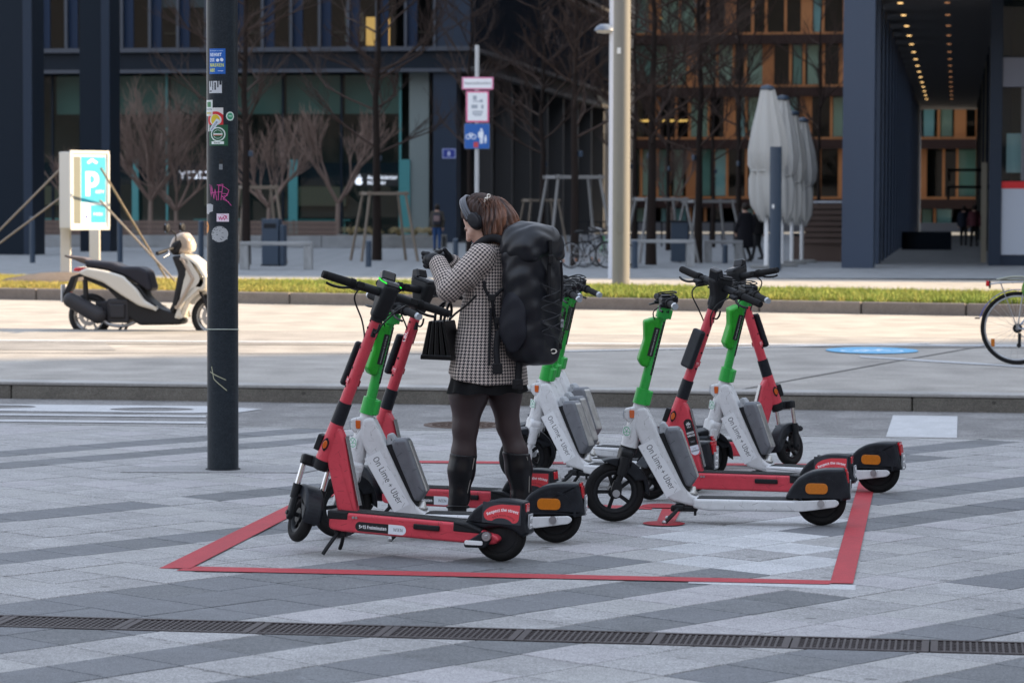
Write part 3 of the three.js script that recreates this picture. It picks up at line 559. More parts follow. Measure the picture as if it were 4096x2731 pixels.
// ---------------------------------------------------------------- masts, signs, street furniture
const fm = {
  mast: M([0.030, 0.040, 0.050], 0.38, { map: rep(gritMap, 1.2) }), lampMast: M([0.19, 0.185, 0.17], 0.5), whitePole: M([0.55, 0.58, 0.64], 0.5), blueSteel: M([0.025, 0.045, 0.075], 0.45), galv: M([0.42, 0.45, 0.48], 0.45, { metalness: 0.3 }), plankA: M([0.16, 0.11, 0.09], 0.75), plankB: M([0.125, 0.085, 0.07], 0.75), conc: M([0.42, 0.44, 0.46], 0.85, { map: concM }), concDark: M([0.3, 0.31, 0.31], 0.85, { map: concM }), stake: M([0.17, 0.14, 0.11], 0.85), stakeGrey: M([0.2, 0.2, 0.2], 0.85), bark: M([0.042, 0.03, 0.026], 0.9, { map: rep(gritMap, 2), bumpMap: rep(gritBump, 3), bumpScale: 0.02 }), twig: M([0.055, 0.038, 0.032], 0.9), barkPale: M([0.2, 0.15, 0.125], 0.9), twigPale: M([0.2, 0.14, 0.115], 0.9), cloth: M([0.40, 0.40, 0.385], 0.85), dark: M([0.012, 0.014, 0.018], 0.6), white: M([0.72, 0.73, 0.74], 0.5), cable: M([0.24, 0.2, 0.16], 0.5),
};
// --- the dark mast in front, with its stickers
{
  const b = onGround(223, 469.3), D = -b.z, ppm = FPX / D, r = 15.6 / ppm, mastT = thing('street_mast', 'thick dark steel mast covered with stickers at the edge of the flagstones', 'mast', b, 0);
  const yOf = (sy) => atDepth(223, sy / 4, D).y;
  mesh('foundation', metric(slab([[-0.62, -0.2], [0.52, -0.2], [0.7, 0.25], [-0.4, 0.25]], 0.004, 0.0005).rotateX(-PI / 2).translate(0, 0.003, 0)), stone([0.36, 0.36, 0.36]), mastT);
  mesh('collar', lathe([[r + 0.012, 0], [r + 0.012, 0.009], [r, 0.012], [r, 0]], 40), fm.dark, mastT);
  mesh('shaft', metric(new THREE.CylinderGeometry(r * 0.985, r, 9, 56, 1).translate(0, 4.5, 0)), fm.mast, mastT);
  const C = 894, R4 = 62.4;
  const st_ = (x0, x1, y0, y1, W2, H2, draw, lift = 1) => {
    const t0 = Math.asin(Math.max(-0.999, (x0 - C) / R4)), t1 = Math.asin(Math.min(0.999, (x1 - C) / R4)), ya = yOf(y1), yb = yOf(y0);
    const g = new THREE.CylinderGeometry(r + 0.0004 * lift, r + 0.0004 * lift, yb - ya, 16, 1, true, t0, t1 - t0).translate(0, (ya + yb) / 2, 0);
    const c = canvasTex(W2, H2, draw); mesh('sticker', g, M([1, 1, 1], 0.45, { map: c, transparent: true, alphaTest: 0.5 }), mastT);
  };
  const POLE = 'rgba(0,0,0,0)';
  st_(848, 913, 197, 298, 260, 400, (g, w, h) => { g.fillStyle = '#1c62b8'; g.fillRect(0, 0, w, h); g.fillStyle = '#e8eef6'; g.font = '18px sans-serif'; g.fillText('DIE PANDEMIE IST VORBEI', 14, 42, 230); g.font = 'bold 74px sans-serif'; g.fillText('NEHMT', 14, 122, 190); g.fillText('DIE', 14, 204, 84); g.fillStyle = '#e3e34a'; g.fillText('MASKEN', 14, 286, 226); g.fillText('AB!', 14, 366, 90); g.fillStyle = '#e8eef6'; g.beginPath(); g.ellipse(146, 184, 24, 26, 0.3, 0, 7); g.ellipse(206, 176, 24, 28, -0.3, 0, 7); g.fill(); g.fillRect(150, 348, 76, 8); });
  st_(847, 899, 326, 374, 200, 190, (g, w, h) => { g.clearRect(0, 0, w, h); g.fillStyle = '#c7cace'; g.fillRect(0, 0, w, h); for (const [x, y, a, b] of [[20, 0, 16, 90], [60, 0, 14, 140], [94, 20, 22, 120], [136, 0, 18, 100], [166, 0, 30, 60], [10, 150, 40, 18]]) g.clearRect(x, y, a, b); });
  st_(833, 861, 401, 465, 110, 250, (g, w, h) => { g.fillStyle = '#d6dbd6'; g.fillRect(0, 0, w, h); g.fillStyle = '#3b7d4f'; g.fillRect(30, 30, 60, 80); g.fillStyle = '#44526a'; g.font = 'bold 40px sans-serif'; g.fillText('TION', 10, 160, 96); g.fillStyle = '#c3b53e'; g.fillRect(20, 190, 70, 26); });
  st_(842, 904, 432, 526, 240, 370, (g, w, h) => { g.fillStyle = '#d9d6d2'; g.fillRect(0, 0, w, h); g.strokeStyle = '#cc2a30'; g.lineWidth = 44; g.beginPath(); g.arc(130, 190, 110, 0, 7); g.stroke(); g.fillStyle = '#d8bf2e'; g.beginPath(); g.ellipse(130, 190, 66, 84, 0, 0, 7); g.fill(); });
  st_(847, 922, 500, 583, 300, 330, (g, w, h) => { g.fillStyle = '#1d5a3c'; g.fillRect(0, 0, w, h); g.strokeStyle = '#d9e2dc'; g.lineWidth = 18; g.beginPath(); g.arc(150, 150, 104, 0, 7); g.stroke(); g.lineWidth = 6; g.beginPath(); g.arc(150, 150, 66, 0, 7); g.stroke(); g.fillStyle = '#d9e2dc'; g.fillRect(80, 136, 140, 22); g.fillStyle = '#c0392f'; g.fillRect(80, 158, 140, 12); g.fillStyle = '#e6ebe7'; g.fillRect(50, 262, 190, 44); g.fillStyle = '#1d3a2c'; g.font = 'bold 34px sans-serif'; g.fillText('RAPID', 84, 297, 130); }, 2);
  st_(850, 890, 474, 530, 160, 230, (g, w, h) => { g.clearRect(0, 0, w, h); g.save(); g.translate(80, 115); g.rotate(-0.95); g.fillStyle = '#cfd8e0'; g.fillRect(-112, -34, 224, 68); g.fillStyle = '#35465e'; g.font = 'bold 42px sans-serif'; g.fillText('SEKTION', -100, 16, 200); g.restore(); }, 3);
  st_(914, 944, 447, 484, 128, 150, (g, w, h) => { g.clearRect(0, 0, w, h); g.fillStyle = '#cfe0d6'; g.beginPath(); g.ellipse(64, 75, 62, 73, 0, 0, 7); g.fill(); g.fillStyle = '#3c9c72'; g.beginPath(); g.ellipse(64, 75, 44, 54, 0, 0, 7); g.fill(); g.fillStyle = '#cfe0d6'; g.fillRect(40, 66, 48, 14); });
  st_(845, 936, 732, 823, 380, 400, (g, w, h) => { g.clearRect(0, 0, w, h); g.strokeStyle = '#d3509a'; g.lineWidth = 9; const P = [[[20, 20], [50, 210], [60, 60], [100, 260], [120, 120], [150, 300]], [[60, 170], [230, 150]], [[170, 300], [180, 30], [240, 20], [210, 300]], [[150, 30], [260, 60]], [[230, 180], [310, 190], [240, 280], [330, 330]], [[250, 60], [330, 120], [300, 220], [230, 230], [370, 390]]]; for (const l of P) { g.beginPath(); l.forEach((p, k) => k ? g.lineTo(...p) : g.moveTo(...p)); g.stroke(); } });
  st_(833, 864, 814, 856, 120, 170, (g, w, h) => { g.clearRect(0, 0, w, h); g.fillStyle = '#aeb0b2'; g.beginPath(); [[4, 10], [80, 0], [116, 20], [112, 120], [70, 140], [60, 168], [10, 160]].forEach((p, k) => k ? g.lineTo(...p) : g.moveTo(...p)); g.fill(); });
  st_(877, 925, 853, 885, 240, 150, (g, w, h) => { g.fillStyle = '#e6d6e2'; g.fillRect(0, 0, w, h); g.strokeStyle = '#c22a6c'; g.lineWidth = 14; g.beginPath(); [[40, 60], [60, 110], [80, 60], [100, 115], [130, 60], [150, 115], [200, 50], [150, 40], [210, 100]].forEach((p, k) => k ? g.lineTo(...p) : g.moveTo(...p)); g.stroke(); g.fillStyle = '#c22a6c'; g.font = '30px sans-serif'; g.fillText('Car', 90, 34); });
  st_(832.5, 844, 883, 932, 70, 200, (g, w, h) => { g.clearRect(0, 0, w, h); g.fillStyle = '#d98524'; g.beginPath(); g.ellipse(20, 100, 50, 98, 0, 0, 7); g.fill(); g.fillStyle = '#2a2622'; g.fillRect(10, 60, 26, 40); });
  st_(854, 924, 901, 968, 280, 270, (g, w, h) => { g.clearRect(0, 0, w, h); g.fillStyle = '#a9abad'; g.beginPath(); g.ellipse(140, 135, 132, 128, 0, 0, 7); g.fill(); g.fillRect(20, 170, 240, 50); const s0 = seed; seed = 12; for (let k = 0; k < 40; k++) g.clearRect(rr(0, w), rr(0, h), rr(3, 30), rr(3, 14)); seed = s0; });
  st_(888, 902, 638, 656, 40, 50, (g, w, h) => { g.fillStyle = '#15181b'; g.fillRect(0, 0, w, h); }); st_(887, 901, 656, 678, 40, 50, (g, w, h) => { g.fillStyle = '#7b8084'; g.fillRect(0, 0, w, h); });
  st_(846, 930, 1440, 1560, 240, 340, (g, w, h) => { g.clearRect(0, 0, w, h); g.strokeStyle = '#a7a78c'; g.lineWidth = 9; for (const [a, b, c, d] of [[10, 120, 190, 210], [60, 200, 200, 330], [30, 60, 60, 200]]) { g.beginPath(); g.moveTo(a, b); g.lineTo(c, d); g.stroke(); } });
  mesh('tape_band', new THREE.TorusGeometry(r + 0.001, 0.0035, 6, 48).rotateX(PI / 2 - 0.05).translate(0, yOf(1316), 0), M([0.4, 0.44, 0.38], 0.6), mastT);
}
// --- light masts by the verge
{
  let b = onGround(620.8, 288.5, 0.3); const m = thing('lamp_mast', 'thick grey lamp mast standing in the grass verge', 'lamp mast', b, 0); mesh('shaft', new THREE.CylinderGeometry(0.135, 0.145, 11, 32).translate(0, 5.5, 0), fm.lampMast, m); mesh('door', bx(0.1, 0.34, 0.02, -0.02, 1.1, 0.138), fm.lampMast, m); mesh('sticker', bx(0.08, 0.1, 0.006, -0.045, 3.92, 0.136), fm.white, m); mesh('base_plate', new THREE.CylinderGeometry(0.22, 0.24, 0.03, 24).translate(0, 0.012, 0), fm.lampMast, m);
  b = onGround(611.5, 278, PLZ); const w = thing('street_lamp', 'slim white street lamp with a dome head behind the thick mast', 'street lamp', b, 0); mesh('pole', new THREE.CylinderGeometry(0.07, 0.075, 9, 20).translate(0, 4.5, 0), fm.whitePole, w); const hy = atDepth(605, 32, -b.z).y, hx = atDepth(604.5, 32, -b.z).x - b.x; mesh('arm', cyl(V3(0, hy + 0.1, 0), V3(hx, hy + 0.06, 0), 0.035, 0.03, 10), fm.whitePole, w); mesh('dome', lathe([[0, 0.15], [0.09, 0.14], [0.17, 0.085], [0.215, 0], [0.2, -0.005], [0, 0.03]], 28).scale(1.1, 1, 1.1).translate(hx, hy, 0), M([0.12, 0.15, 0.2], 0.35), w); mesh('diffuser', lathe([[0.19, 0], [0.17, -0.05], [0, -0.07]], 24).translate(hx, hy, 0), M([0.5, 0.5, 0.46], 0.4), w);
}
// --- parking sign with guy wires
{
  const b = onGround(62.7, 284, 0.3), D = -b.z, k = D / FPX, s = thing('parking_sign', 'tall blue and white parking sign on two steel posts', 'sign', b, 0), P = (x, y, dz = 0) => { const p = atDepth(x, y, D + dz); return V3(p.x - b.x, p.y - b.y, p.z - b.z); };
  const steel = M([0.6, 0.58, 0.54], 0.4), face = 0.76;
  const post = (x, dz, top) => { const p = P(x, 284, dz), t = P(x, top, dz); mesh('post', rb(0.17, t.y, 0.12, p.x, t.y / 2 - 0.02, p.z, 0.01), steel, s); };
  post(66, 0, 165); post(95, -1.1, 228);
  const c = P(89.5, 190, -0.2), box = new THREE.Group(); box.name = 'sign_box'; s.add(box); box.position.copy(c); box.rotation.y = face;
  const Hh = P(86, 153).y - P(86, 229).y;
  mesh('housing', rb(0.78, Hh, 0.34, 0, 0, -0.17, 0.015), M([0.5, 0.5, 0.48], 0.45), box);
  const pr = canvasTex(400, 900, (g, w, h) => { g.fillStyle = '#eceeed'; g.fillRect(0, 0, w, h); g.fillStyle = '#7d8078'; g.fillRect(20, 40, 80, 820); g.fillStyle = '#3aa9c4'; g.fillRect(104, 40, 276, 560); g.fillRect(210, 630, 170, 220); g.strokeStyle = '#f4f6f6'; g.lineWidth = 30; g.beginPath(); g.moveTo(180, 116); g.lineTo(230, 76); g.lineTo(284, 116); g.stroke(); g.fillStyle = '#f6f8f8'; g.font = 'bold 420px sans-serif'; g.fillText('P', 128, 520, 190); g.font = 'bold 52px sans-serif'; g.fillText('CITY', 264, 486, 100); g.fillStyle = '#e6f2f4'; g.font = 'bold 50px sans-serif'; g.fillText('FREI', 238, 760, 120); g.fillStyle = '#3d56a8'; g.beginPath(); g.moveTo(140, 760); g.lineTo(186, 760); g.lineTo(163, 800); g.fill(); });
  mesh('front_panel', quad(0.74, Hh - 0.05).translate(0, 0, 0.004), M([1, 1, 1], 0.5, { map: pr }), box);
  mesh('frame', [bx(0.8, 0.05, 0.03, 0, Hh / 2, 0.01), bx(0.8, 0.05, 0.03, 0, -Hh / 2, 0.01), bx(0.04, Hh - 0.05, 0.03, -0.385, 0, 0.01), bx(0.04, Hh - 0.05, 0.03, 0.385, 0, 0.01)], M([0.7, 0.69, 0.66], 0.45), box);
  const wire = (a, c2) => mesh('guy_wire', cyl(P(...a), P(...c2), 0.018, 0.018, 8), fm.cable, s);
  wire([62, 167], [-70, 300]); wire([61, 197], [-90, 310]); wire([101, 168, -0.6], [170, 284, 2]); wire([100, 200, -0.6], [181, 287, -1]);
  mesh('footing', lathe([[0.9, -0.02], [0.75, 0.1], [0.3, 0.2], [0, 0.22]], 20).scale(1.3, 1, 0.8), M([0.2, 0.16, 0.13], 0.95, { map: gritM }), s);
}
// --- post with three traffic signs
{
  const b = onGround(476.7, 270.5, PLZ), D = -b.z, s = thing('sign_post', 'steel post carrying a blue cycle and footpath sign and two red-edged signs', 'sign post', b, 0), P = (x, y) => { const p = atDepth(x, y, D); return [p.x - b.x, p.y - b.y]; };
  mesh('post', new THREE.CylinderGeometry(0.055, 0.055, P(476, 45)[1], 16).translate(0, P(476, 45)[1] / 2, 0), fm.galv, s);
  const plate = (nm, x0, y0, x1, y1, W2, H2, draw) => { const [a, bb] = P(x0, y0), [c, d] = P(x1, y1), w = c - a, h = bb - d, o = mesh(nm, rb(w, h, 0.02, (a + c) / 2, (bb + d) / 2, 0.07, 0.01), fm.galv, s); const q = mesh('face', quad(w * 0.985, h * 0.985), M([1, 1, 1], 0.45, { map: canvasTex(W2, H2, draw) }), o); q.position.set((a + c) / 2, (bb + d) / 2, 0.0815); };
  plate('name_sign', 462, 77, 493.5, 89.5, 400, 160, (g, w, h) => { g.fillStyle = '#cf6c9c'; g.fillRect(0, 0, w, h); g.fillStyle = '#dfe4ec'; g.fillRect(16, 16, w - 32, h - 32); g.fillStyle = '#6b7280'; g.font = 'bold 48px sans-serif'; g.fillText('Feuerwehrzufahrt', 30, 96, 340); });
  plate('notice_sign', 466, 90.8, 489, 122.4, 300, 412, (g, w, h) => { g.fillStyle = '#d2588c'; g.fillRect(0, 0, w, h); g.fillStyle = '#dbe2ea'; g.fillRect(20, 20, w - 40, h - 40); g.fillStyle = '#98a3b2'; for (const [x, y, a, c] of [[90, 60, 50, 60], [90, 130, 130, 14], [180, 110, 40, 40], [70, 180, 80, 50], [200, 180, 30, 54], [84, 262, 140, 20], [84, 292, 130, 20], [110, 318, 90, 12]]) g.fillRect(x, y, a, c); });
  plate('path_sign', 464.5, 123.4, 489.6, 148.6, 400, 400, (g, w, h) => {
    g.fillStyle = '#1558a8'; g.fillRect(0, 0, w, h); g.strokeStyle = '#dce6f2'; g.fillStyle = '#dce6f2'; g.lineWidth = 12; for (const x of [56, 144]) { g.beginPath(); g.arc(x, 210, 36, 0, 7); g.stroke(); } g.lineWidth = 9; g.beginPath(); g.moveTo(56, 210); g.lineTo(86, 160); g.lineTo(124, 160); g.lineTo(144, 210); g.moveTo(124, 160); g.lineTo(100, 210); g.lineTo(86, 160); g.moveTo(74, 150); g.lineTo(98, 150); g.moveTo(124, 160); g.lineTo(120, 142); g.stroke();
    g.beginPath(); g.arc(270, 96, 20, 0, 7); g.fill(); g.fillRect(240, 120, 62, 110); g.fillRect(246, 226, 22, 92); g.fillRect(274, 226, 22, 92); g.fillRect(218, 130, 20, 90); g.beginPath(); g.arc(336, 196, 14, 0, 7); g.fill(); g.fillRect(318, 214, 36, 60); g.fillRect(322, 270, 12, 44); g.fillRect(338, 270, 12, 44); g.fillStyle = '#b3404a'; g.fillRect(146, 296, 76, 86);
  });
}
// --- bollards
const bollard = (x, y0, y1, label) => { const b = onGround(x, y1, PLZ), h = atDepth(x, y0, -b.z).y - b.y, t = thing('bollard', label, 'bollard', b, TH, 'blue steel bollards on the plaza'); mesh('post', new THREE.CylinderGeometry(0.075, 0.08, h, 18).translate(0, h / 2, 0), fm.blueSteel, t); mesh('cap', lathe([[0.08, 0], [0.08, 0.03], [0.05, 0.05], [0, 0.055]], 18).translate(0, h, 0), fm.blueSteel, t); };
bollard(120, 221, 262, 'blue bollard just right of the parking sign'); bollard(32.5, 218, 262.5, 'blue bollard left of the parking sign'); bollard(201, 222, 262, 'blue bollard beside the sticker-covered mast'); bollard(368.5, 242, 266.5, 'blue bollard in front of the staked tree by the computer shop'); bollard(634.6, 242, 268, 'blue bollard just right of the thick lamp mast'); bollard(725, 246, 263, 'blue bollard beside the walker in the long coat'); bollard(455.5, 240, 264, 'blue bollard close to the woman\'s gloved hands');
// --- bins, benches, planter wall
{
  let b = onGround(272, 265.5, PLZ); const bin = thing('litter_bin', 'tall dark steel litter bin beside a low bench', 'bin', b, TH); mesh('body', rb(0.46, 1.26, 0.46, 0, 0.64, 0, 0.02), fm.blueSteel, bin); mesh('side_box', rb(0.13, 1.1, 0.36, 0.31, 0.56, 0, 0.02), fm.blueSteel, bin); mesh('slot', bx(0.34, 0.12, 0.02, 0, 1.08, 0.232), fm.dark, bin); mesh('foot', bx(0.5, 0.04, 0.5, 0, 0.02, 0), fm.dark, bin);
  const bench = (x0, x1, y1, label, h = 0.46) => { const a = onGround(x0, y1, PLZ), c = onGround(x1, y1, PLZ), w = c.x - a.x, t = thing('bench', label, 'bench', [(a.x + c.x) / 2, PLZ, (a.z + c.z) / 2], 0, 'low stone benches on the plaza'); mesh('seat', rb(w, 0.09, 0.5, 0, h, 0, 0.012), fm.conc, t); for (const s of [-1, 1]) mesh('leg', rb(0.22, h - 0.05, 0.48, s * (w / 2 - 0.11), (h - 0.05) / 2, 0, 0.012), fm.conc, t); };
  bench(240, 313, 269, 'low pale bench behind the dark litter bin', 0.66); bench(626, 694, 267, 'low pale bench between the two staked trees right of the lamp mast', 0.7); bench(704, 742, 262, 'low pale bench by the walker in the long coat', 0.6);
  b = onGround(680, 262, PLZ); const b2 = thing('litter_bin', 'dark litter bin behind the bench right of the lamp mast', 'bin', b, TH); mesh('body', rb(0.5, 1.15, 0.45, 0, 0.6, 0, 0.02), fm.blueSteel, b2); mesh('lid', rb(0.54, 0.06, 0.49, 0, 1.2, 0, 0.015), fm.dark, b2);
  // planter wall with slatted bench back
  const wl = onGround(22, 246.5, PLZ), wr_ = onGround(442, 248, PLZ), D = -wl.z, d = wr_.clone().sub(wl), L = d.length(), turn = Math.atan2(-d.z, d.x);
  const pl = thing('planter_wall', 'long pale concrete planter wall in front of the shop', 'planter', wl, turn);
  for (let k = 0; k < 7; k++) mesh('wall_block', metric(rb(L / 7 - 0.02, 0.46, 0.6, (k + 0.5) * L / 7, 0.23, -0.3, 0.015)), k === 6 ? fm.concDark : fm.conc, pl);
  mesh('soil', bx(L - 0.1, 0.1, 2.4, L / 2, 0.42, -1.7), M([0.1, 0.085, 0.06], 0.95), pl); mesh('back_wall', bx(L, 0.5, 0.2, L / 2, 0.25, -3.0), fm.concDark, pl);
  const back = thing('slatted_bench_back', 'long wooden bench back of horizontal slats on the planter wall', 'bench', wl, turn);
  const x0 = (x) => (x - 22) / (442 - 22) * L;
  for (let k = 0; k < 6; k++) mesh('slat', rb(x0(337) - 0.2, 0.078, 0.035, (x0(337) + 0.2) / 2, 0.52 + k * 0.093, -0.12 - k * 0.012, 0.008), k % 2 ? fm.plankA : fm.plankB, back);
  for (let k = 0; k <= 8; k++) mesh('bracket', bx(0.05, 0.62, 0.06, 0.2 + k * (x0(337) - 0.4) / 8, 0.76, -0.2), fm.dark, back);
  // dry grasses in the planter: tufts of blades
  for (const [x, n] of [[350, 0], [372, 1], [398, 2], [414, 3], [430, 4]]) { const px = x0(x), t = thing('ornamental_grass', ['dry tuft of grass by the slatted bench back', 'second dry grass tuft along the planter wall', 'middle dry grass tuft on the planter wall', 'dry grass tuft near the planter corner', 'dry grass tuft at the planter corner'][n], 'plant', wl.clone().addScaledVector(d.clone().normalize(), px).add(V3(0, 0.46, -0.9)), turn, 'dry grasses in the planter'); const list = []; for (let k = 0; k < 70; k++) { const a = rr(0, 6.3), r = rr(0.2, 0.5), hh = rr(0.15, 0.38); list.push(tube([[0, 0, 0], [Math.cos(a) * r * 0.5, hh, Math.sin(a) * r * 0.5], [Math.cos(a) * r, hh * 0.7, Math.sin(a) * r]], 0.008, 5, 3)); } mesh('blades', list, M([0.3, 0.24, 0.12], 0.9), t); }
}
// --- bare trees
function branches(out, p, dir, len, r, depth, o) {
  const n = 2; let q = p.clone(), d = dir.clone();
  for (let k = 0; k < n; k++) { const nx = q.clone().addScaledVector(d, len / n); const rb2 = r * (1 - 0.3 * (k + 1) / n), g = new THREE.CylinderGeometry(rb2, r * (1 - 0.3 * k / n), len / n, r > 0.02 ? 6 : 3, 1, true).translate(0, len / n / 2, 0).applyQuaternion(new THREE.Quaternion().setFromUnitVectors(UPY, d)).translate(q.x, q.y, q.z); out.push(g); q = nx; d.add(V3(rr(-0.18, 0.18), rr(-0.05, 0.16) * o.up, rr(-0.18, 0.18))).normalize(); }
  if (depth <= 0) return;
  const kids = o.kids[depth] || 2;
  for (let k = 0; k < kids; k++) { const a = rr(0, 2 * PI), s = rr(o.spread * 0.6, o.spread), side = V3(Math.cos(a), 0, Math.sin(a)), nd = d.clone().addScaledVector(side, s).add(V3(0, o.lift, 0)).normalize(), t = k === 0 ? 1 : rr(0.35, 0.95); branches(out, p.clone().lerp(q, t), nd, len * rr(0.58, 0.82), r * (k === 0 ? 0.68 : 0.52), depth - 1, o); }
}
function tallTree(seedK, H) {
  const s0 = seed; seed = seedK; const root = new THREE.Group(), trunk = [], crown = []; let p = V3(0, -0.05, 0), r = 0.115;
  const pts = []; for (let k = 0; k <= 9; k++) { pts.push(V3(rr(-0.05, 0.05) * k * 0.35, -0.05 + H * k / 9, rr(-0.05, 0.05) * k * 0.35)); }
  for (let k = 0; k < 9; k++) trunk.push(cyl(pts[k], pts[k + 1], 0.125 * (1 - k / 10.5) * (k ? 1 : 1.12), 0.125 * (1 - (k + 1) / 10.5), 9, true));
  for (let k = 0; k < 30; k++) { const t = rr(0.28, 1), i = Math.min(8, Math.floor(t * 9)), b = pts[i].clone().lerp(pts[i + 1], t * 9 - i), a = k * 2.4 + rr(-0.4, 0.4), up = rr(0.25, 0.8); branches(crown, b, V3(Math.cos(a), up, Math.sin(a)).normalize(), rr(0.9, 1.7) * (1.15 - 0.5 * t), 0.036 * (1.2 - t * 0.5), 3, { up: 1, kids: { 3: 3, 2: 4, 1: 3 }, spread: 0.62, lift: 0.12 }); }
  seed = s0; return { trunk: metric(merge(trunk), 1), crown: merge(crown) };
}
const tallA = tallTree(101, 10.5), tallB = tallTree(202, 11), tallC = tallTree(303, 10);
function plantTall(x, y, k, turn, label, w = 1) {
  const b = onGround(x, y, PLZ), t = thing('plaza_tree', label, 'tree', b, turn, 'young bare trees on the plaza'), G = [tallA, tallB, tallC][k]; t.scale.set(w, 1, w);
  mesh('trunk', G.trunk, fm.bark, t); mesh('crown', G.crown, fm.twig, t); mesh('spotlight_clamp', [rb(0.12, 0.16, 0.1, 0.1, 3.05, 0.1, 0.02)], fm.blueSteel, t);
  return t;
}
function stakes(x, y, label, wide, h, m) {                             // square of leaning poles tied with rails
  const b = onGround(x, y, PLZ), t = thing('tree_stakes', label, 'tree support', b, 0.25, 'timber supports round the young trees');
  for (const sx of [-1, 1]) for (const sz of [-1, 1]) mesh('stake', cyl(V3(sx * wide, -0.05, sz * wide), V3(sx * wide * 0.62, h, sz * wide * 0.62), 0.045, 0.04, 8), m, t);
  for (const s of [-1, 1]) { mesh('rail', rb(wide * 1.5, 0.09, 0.04, 0, h - 0.06, s * wide * 0.66, 0.006), m, t); mesh('rail', rb(0.04, 0.09, wide * 1.5, s * wide * 0.66, h - 0.06, 0, 0.006), m, t); }
}
plantTall(246, 264, 0, 0.3, 'bare tree just right of the sticker-covered mast', 1.05); plantTall(377, 260, 1, 1.9, 'bare tree with wooden supports in front of the computer shop', 1.15); plantTall(574.6, 266, 2, 0.8, 'bare tree to the right of the rucksack', 1.0); plantTall(651, 264.4, 0, 2.6, 'thick bare tree right of the lamp mast', 1.2); plantTall(698, 262.5, 1, 4.1, 'bare tree left of the walker in the long coat', 1.0); plantTall(738.5, 256, 2, 5.2, 'slim bare tree behind the walker in the long coat', 0.9); plantTall(634, 252, 1, 3.3, 'slim bare tree in the second row behind the lamp mast', 0.9); plantTall(542, 254, 0, 1.1, 'bare tree behind the rucksack by the dark side facade', 0.9); plantTall(469, 252, 2, 2.2, 'bare tree behind the sign post', 0.85); plantTall(668, 250, 0, 5.6, 'thin bare tree in the second row before the timber building', 0.75); plantTall(713, 247, 2, 0.4, 'thin bare tree in the back row near the parasols', 0.75); plantTall(818, 250, 1, 2.9, 'thin bare tree right of the parasols', 0.7);
stakes(384, 260.5, 'wooden support frame round the tree by the computer shop', 0.85, 2.05, fm.stake); stakes(258, 262.5, 'timber poles round the tree by the sticker-covered mast', 0.7, 2.2, fm.stake); stakes(573, 264.5, 'tall grey support frame round the tree right of the rucksack', 0.95, 2.5, fm.stakeGrey); stakes(660, 262.5, 'grey support frame round the thick tree', 0.9, 1.9, fm.stakeGrey); stakes(708, 260.5, 'grey support frame round the tree left of the walker', 0.9, 1.85, fm.stakeGrey); stakes(541, 251, 'pale support frame behind the rucksack', 0.8, 1.9, fm.stake);
function bushTree(seedK, H, kids) { const s0 = seed; seed = seedK; const tr = [], cr = []; tr.push(cyl(V3(0, -0.05, 0), V3(0.04, H * 0.3, 0.02), 0.10, 0.085, 9, true)); for (let k = 0; k < kids; k++) { const a = k / kids * 6.28 + rr(-0.3, 0.3), up = rr(0.8, 1.6); branches(cr, V3(0.04, H * 0.3, 0.02), V3(Math.cos(a), up, Math.sin(a)).normalize(), H * rr(0.26, 0.34), 0.065, 4, { up: 1.2, kids: { 4: 3, 3: 4, 2: 4, 1: 4 }, spread: 0.55, lift: 0.2 }); } seed = s0; return { trunk: merge(tr), crown: merge(cr) }; }
const bushA = bushTree(11, 5.4, 7), bushB = bushTree(12, 4.9, 6), bushC = bushTree(13, 4.8, 4);
const bush = (x, y, G, sc_, turn, label) => { const b = onGround(x, y, PLZ), t = thing('pruned_tree', label, 'tree', b, turn, 'pruned bare trees in front of the shop'); t.scale.setScalar(sc_); mesh('trunk', G.trunk, fm.barkPale, t); mesh('crown', G.crown, fm.twigPale, t); };
bush(150, 243, bushA, 1.12, 0, 'dense pruned bare tree between the arcade column and the sticker-covered mast'); bush(176, 243, bushB, 0.95, 2, 'second dense pruned tree close to the sticker-covered mast'); bush(268, 244, bushB, 1.05, 1, 'pruned bare tree behind the litter bin'); bush(337, 243.5, bushC, 1.2, 0.6, 'open pruned bare tree in front of the computer shop sign'); bush(80, 244, bushC, 0.85, 3, 'small pruned bare tree behind the parking sign'); bush(671.5, 240, bushC, 0.95, 2, 'small pale bare tree in front of the timber building');
